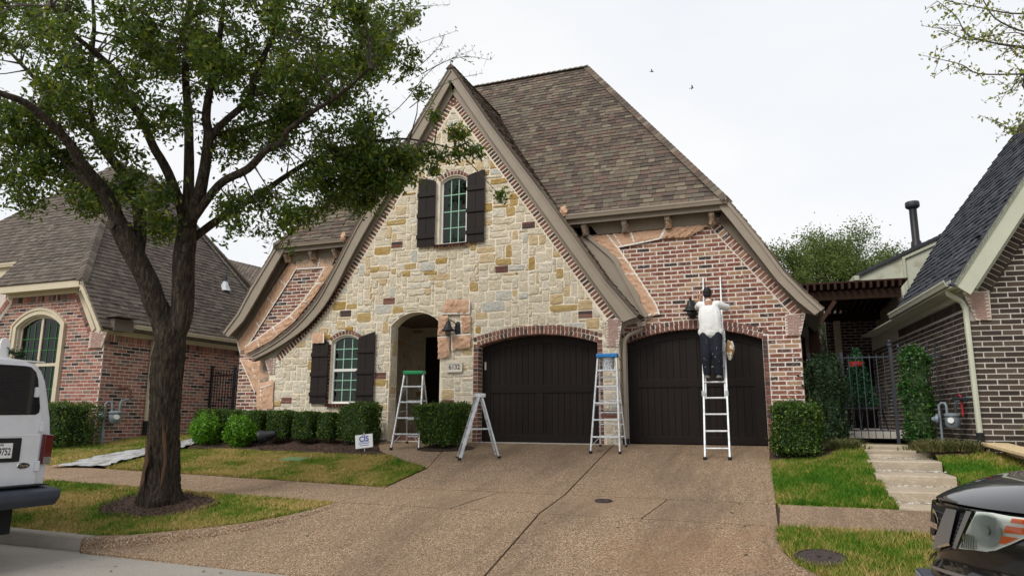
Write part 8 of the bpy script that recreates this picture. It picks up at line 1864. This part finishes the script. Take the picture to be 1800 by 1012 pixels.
def wheel(c, r_, w_, parent, sgn):
    t = MB().lathe([(r_*.62, -w_/2), (r_*.9, -w_/2), (r_, -w_*.36), (r_, w_*.36), (r_*.9, w_/2), (r_*.62, w_/2)], c, 28, 'y').build('wheel', 'rubber', parent, smooth=True)
    y = c[1]+sgn*w_*.42; MB().lathe([(r_*.62, -.02), (r_*.58, .02), (r_*.2, .03), (0, .03)], (c[0], y, c[2]), 20, 'y').build('rim', 'alu', t, smooth=True)
    for k in range(6): a = k*math.pi/3; MB().bar((c[0]+r_*.12*math.cos(a), y+sgn*.03, c[2]+r_*.12*math.sin(a)), (c[0]+r_*.58*math.cos(a), y+sgn*.035, c[2]+r_*.58*math.sin(a)), .05, .02, (0, 1, 0)).build('spoke', 'alu', t)
for X in (.98, 4.05):
    for s_ in (-1, 1): wheel((7.36+X, -9.1+s_*.88, -1.17+.40), .40, .26, SUV, s_)
def patch(poly, off, res=.035, surf=sx):
    """curved patch on the car's nose, polygon in (Y,Z)"""
    mb = MB(); y0 = min(p[0] for p in poly); y1 = max(p[0] for p in poly); z0 = min(p[1] for p in poly); z1 = max(p[1] for p in poly)
    ny = max(1, math.ceil((y1-y0)/res)); nz = max(1, math.ceil((z1-z0)/res)); P0 = poly if area(poly) > 0 else poly[::-1]; idx = {}
    def vid(p):
        k = (round(p[0], 4), round(p[1], 4))
        if k not in idx:
            e = .02; g1 = (surf(p[0]+e, p[1])-surf(p[0]-e, p[1]))/(2*e); l = math.hypot(1, g1); X = surf(p[0], p[1]); o_ = off(p) if callable(off) else off
            idx[k] = len(mb.v); mb.v.append(sv(X-o_/l, p[0]+o_*g1/l, p[1]))
        return idx[k]
    for i in range(ny):
        for j in range(nz):
            q = clean(clip_rect(P0, y0+(y1-y0)*i/ny, y0+(y1-y0)*(i+1)/ny, z0+(z1-z0)*j/nz, z0+(z1-z0)*(j+1)/nz), 1e-4)
            if len(q) >= 3 and abs(area(q)) > 1e-7: mb.f.append(tuple(vid(p) for p in q))
    return mb
mir = lambda P: [(-p[0], p[1]) for p in P]
HL = [(-.47, 1.142), (-.58, 1.15), (-.68, 1.146), (-.80, 1.15), (-.865, 1.142), (-.87, 1.10), (-.81, 1.062), (-.75, 1.035), (-.68, .99), (-.60, .945), (-.54, .925), (-.46, .918), (-.32, .90)]
for f_, s_ in ((lambda P: P, 1), (mir, -1)):
    h = patch(f_(HL), .006).build('headlamp', 'lens_back' if 'lens_back' in MATS else 'alu painted', SUV, smooth='all')
    lo = [(-.345, .912), (-.39, 1.005), (-.475, 1.01), (-.475, .925)]
    patch(f_(lo), .012).build('fog_reflector', 'headlamp inner', h)
    c0 = (-.545, 1.045); patch(f_([(c0[0]+.10*math.cos(t), c0[1]+.088*math.sin(t)) for t in [i*math.tau/18 for i in range(18)]]), (lambda p, c0=c0, s_=s_: .012+.35*((p[0]*s_-c0[0])**2+(p[1]-c0[1])**2)), .02).build('main_reflector', 'reflector', h, smooth='all')
    MB_r = patch(f_([(c0[0]+.112*math.cos(t), c0[1]+.10*math.sin(t)) for t in [i*math.tau/20 for i in range(20)]]), .009, .03).build('reflector_ring', 'headlamp inner', h)
    for k_ in range(6): patch(f_([(-.36-k_*.019, .915), (-.367-k_*.019, .915), (-.385-k_*.016, 1.0), (-.378-k_*.016, 1.0)]), .017).build('lens_rib', 'chrome', h)
    patch(f_([(c0[0]+.03*math.cos(t), c0[1]+.03*math.sin(t)) for t in [i*math.tau/12 for i in range(12)]]), .024, .03).build('bulb_cover', 'reflector', h)
    for am in ([(-.70, 1.138), (-.84, 1.143), (-.84, 1.118), (-.69, 1.112)], [(-.665, 1.092), (-.83, 1.098), (-.79, 1.062), (-.65, 1.052)], [(-.635, 1.032), (-.735, 1.036), (-.66, .99), (-.62, .988)]): patch(f_(am), .014).build('indicator', 'amber lens', h)
    patch(f_(HL), .026).build('lens', 'lens glass', h, smooth='all')
    # grille: wide bright strut, dark slot beside it, dark mesh round the badge
    g_ = patch(f_([(-.0, 1.142), (-.27, 1.142), (-.455, 1.142), (-.315, .892), (-.02, .83), (0, .83)]), .004).build('grille', 'car black', SUV, smooth='all')
    patch(f_([(-.0, 1.125), (-.225, 1.128), (-.03, .862), (0, .86)]), .010).build('mesh_panel', 'rubber', g_)
    patch(f_([(-.345, 1.115), (-.405, 1.12), (-.315, .935), (-.272, .928)]), .010).build('mesh_panel', 'rubber', g_)
    for k in range(7):
        z = 1.095-k*.026; y = -.372+k*.0125; patch(f_([(y-.024, z), (y+.024, z-.010), (y+.024, z-.018), (y-.024, z-.008)]), .016).build('mesh_bar', 'iron grey', g_)
    for k in range(6):
        z = 1.10-k*.04; w_ = .19-k*.026; patch(f_([(0, z), (-w_, z-.006), (-w_, z-.014), (0, z-.008)]), .018).build('mesh_bar', 'iron grey', g_)
    patch(f_([(-.232, 1.13), (-.338, 1.132), (-.262, .918), (-.03, .838), (-.03, .858)]), .030).build('grille_strut', 'chrome dark', g_, smooth='all')
    patch(f_([(-.41, 1.138), (-.452, 1.138), (-.318, .897), (-.285, .90)]), .022).build('lamp_surround', 'chrome dark', g_, smooth='all')
    patch(f_([(-.285, .93), (-.30, .916), (-.16, .872), (-.16, .888)]), .045).build('chrome_tip', 'chrome', g_)
    patch(f_([(-.86, .795), (-.45, .768), (0, .748), (0, .728), (-.45, .745), (-.86, .773)]), .040).build('bumper_trim', 'chrome dark', SUV, smooth='all')
patch([(.115*math.cos(t), 1.0+.10*math.sin(t)) for t in [i*math.tau/24 for i in range(24)]], lambda p: .022).build('badge_ring', 'chrome', SUV, smooth='all')
patch([(.085*math.cos(t), 1.0+.072*math.sin(t)) for t in [i*math.tau/24 for i in range(24)]], lambda p: .028).build('badge_centre', 'black metal', SUV)
patch([(-.125, 1.018), (-.125, .982), (.125, .982), (.125, 1.018)], lambda p: .034).build('badge_bar', 'chrome', SUV)
MB().box(*(lambda a, b: (a[0], b[0], a[1], b[1], a[2], b[2]))(sv(-.10, -.20, .52), sv(-.0, .20, .685))).build('plate_bracket', 'bumper grey', SUV, bevel=.015)
MB().box(*(lambda a, b: (a[0], b[0], a[1], b[1], a[2], b[2]))(sv(-.11, -.17, .53), sv(-.101, .17, .67))).build('number_plate', 'meter grey', SUV)
patch([(-.75, .66), (-.3, .62), (.3, .62), (.75, .66), (.7, .48), (-.7, .48)], .045).build('lower_intake', 'rubber', SUV)
# ------------------------------------------------------------------ white van at the left
VAN = thing('white_van', 'white work van seen from behind at the left kerb', 'van', (-4.8, -9.5, -1.17))
SEC = [(1.00, -.52), (1.06, -.42), (1.085, -.28), (1.10, .0), (1.10, .30), (1.07, .50), (1.012, .725), (.95, .95), (.885, 1.07), (.80, 1.15), (.64, 1.182), (.35, 1.20), (0, 1.205)]
SEC = [(y, z) for y, z in SEC]+[(-y, z) for y, z in SEC[::-1][1:]]
def vsec(x, ky=1., top=1.205, base=-.52): return [(x, -9.5+y*ky, base+(z+.52)*(top-base)/1.725) for y, z in SEC]
secs = [vsec(-2.03, .93, 1.16), vsec(-2.05, .975, 1.19), vsec(-2.10, .995, 1.205), vsec(-2.4), vsec(-4.0), vsec(-6.0), vsec(-6.6, .98, .95), vsec(-7.3, .95, .42), vsec(-8.0, .93, .32), vsec(-8.15, .88, .2)]
mbv = MB().grid(secs); n = len(SEC); mbv.f += [tuple(range(n)), tuple(range(len(mbv.v)-1, len(mbv.v)-n-1, -1))]
mbv.build('body', 'van white', VAN, smooth=True)
yv = lambda d: -9.5+d
# rear doors: two skins with a gap between, window, hinges
for s_ in (1, -1):
    P_ = [(.012, -.285), (.925, -.285), (.93, .30), (.915, .50), (.82, .86), (.755, 1.07), (.70, 1.115), (.012, 1.12)]
    P_ = [(s_*a, b) for a, b in P_]
    dv = MB().prism(P_, -2.025, -2.004, lambda a, y, b: (y, yv(a), b)).build('rear_door', 'van white', VAN, bevel=.006)
    W_ = [(.08, .53), (.82, .545), (.855, .57), (.86, .63), (.79, .95), (.755, 1.03), (.69, 1.085), (.62, 1.095), (.10, 1.09), (.07, 1.06), (.06, .56)]
    MB().prism([(s_*a, b) for a, b in W_], -2.003, -1.996, lambda a, y, b: (y, yv(a), b)).build('window', 'tinted glass', dv)
    MB().prism([(s_*a*1.0+(s_*.0), b) for a, b in [(p[0]+(.012 if p[0] > .4 else -.012), p[1]+(.012 if p[1] > .8 else -.012)) for p in W_]], -2.0035, -1.9995, lambda a, y, b: (y, yv(a), b)).build('window_seal', 'rubber', dv)
    for zz in (.39, -.075, .80): 
        ya = .915 if zz < .6 else .80
        MB().box(-2.01, -1.972, yv(s_*ya)-.025, yv(s_*ya)+.025, zz-.06, zz+.06).build('hinge', 'van white', dv, bevel=.008)
    MB().box(-2.003, -1.9995, yv(s_*.02) if s_ > 0 else yv(-.92), yv(.92) if s_ > 0 else yv(-.02), .285, .30).build('crease', 'trim sage' if False else 'white paint', dv)
    tl = MB().prism([(s_*.965, .30), (s_*1.075, .29), (s_*1.065, .03), (s_*1.05, -.055), (s_*.958, -.055)], -2.05, -1.965, lambda a, y, b: (y, yv(a), b)).build('tail_lamp', 'tail lamp', VAN, bevel=.01)
    MB().prism([(s_*.965, .03), (s_*1.06, .03), (s_*1.05, -.05), (s_*.962, -.05)], -1.9645, -1.960, lambda a, y, b: (y, yv(a), b)).build('reversing_lens', 'chrome dark', tl)
pp = MB().box(-2.003, -1.985, yv(.10), yv(.695), -.012, .262).build('plate_recess', 'rubber', VAN, bevel=.01)
pl_ = MB().box(-1.984, -1.978, yv(.25), yv(.588), .035, .205).build('number_plate', 'white paint', pp)
RV_ = Matrix(((0, 0, 1), (1, 0, 0), (0, 1, 0)))
text('9752', .115, (-1.9775, yv(.572), .105), RV_, 'ink', pl_, VAN, .002, .001, 'plate_number', .62, 'RIGHT'); text('TEXAS', .032, (-1.9775, yv(.43), .185), RV_, 'ink', pl_, VAN, .001, .001, 'plate_state', 1.1)
ov = MB().lathe([(.078, 0), (.078, .008), (.07, .012), (0, .012)], (-2.003, yv(.753), -.061), 24, 'x'); ov.v = [(p[0], p[1], -.061+(p[2]+.061)*.45) for p in ov.v]
ov = ov.build('maker_badge', 'chrome', VAN); o2 = MB().lathe([(.07, 0), (.07, .003), (0, .003)], (-1.9905, yv(.753), -.061), 24, 'x'); o2.v = [(p[0], p[1], -.061+(p[2]+.061)*.44) for p in o2.v]
o2.build('badge_field', 'ink', ov); text('Ford', .048, (-1.9865, yv(.753), -.061), RV_, 'chrome', ov, VAN, .0, .0005, 'badge_script', 1.1)
MB().prism([(-2.12, -.30), (-1.80, -.33), (-1.74, -.36), (-1.74, -.44), (-1.82, -.53), (-2.12, -.54)], -10.60, -8.42, lambda a, y, b: (a, y, b)).build('bumper', 'bumper grey', VAN, bevel=.02)
MB().box(-2.11, -1.86, -10.5, -8.5, -.295, -.283).build('bumper_step', 'rubber', VAN)
MB().box(-7.9, -2.15, -10.3, -8.7, -.85, -.525).build('underbody', 'rubber', VAN)
for x in (-3.35, -7.0):
    for s_ in (-1, 1): wheel((x, yv(s_*.93), -.79), .38, .24, VAN, s_)
# gutter rail along the roof, wide rack on top
MB().box(-6.0, -2.08, -10.42, -8.58, 1.165, 1.182).build('roof_gutter', 'white paint', VAN)
rk = thing('roof_rack', 'white ladder rack on the roof of the van', 'roof rack', (-3.5, -9.5, 1.19))
for x in (-2.35, -3.9, -5.4):
    MB().tube([(x, -10.35, 1.30), (x, -8.92, 1.30)], .022, 8).build('crossbar', 'white paint', rk)
    for y in (-10.3, -8.96):
        u_ = MB().prism([(y-.055, 1.17), (y+.055, 1.17), (y+.06, 1.38), (y+.045, 1.43), (y, 1.45), (y-.045, 1.43), (y-.06, 1.38)], x+.05, x+.075, lambda a, yy, b: (yy, a, b)).build('upright', 'white paint', rk, bevel=.006)
sp = thing('leaf_sprig', 'dark leafy sprig caught on the van roof rack', 'sprig', (-2.25, -8.86, 1.2))
V, F = leaves(np.array([(-2.25+rnd.gauss(0, .03), -8.86+rnd.gauss(0, .055)+i*.0009, 1.30-i*.0007+rnd.gauss(0, .03)) for i in range(120)]), .05); npmesh('foliage', V, F, 'dark leaf', sp)
MB().tube([(-2.25, -8.95, 1.33), (-2.25, -8.80, 1.20)], .008, 5).build('stem', 'twig', sp)
bpy.context.view_layer.update()
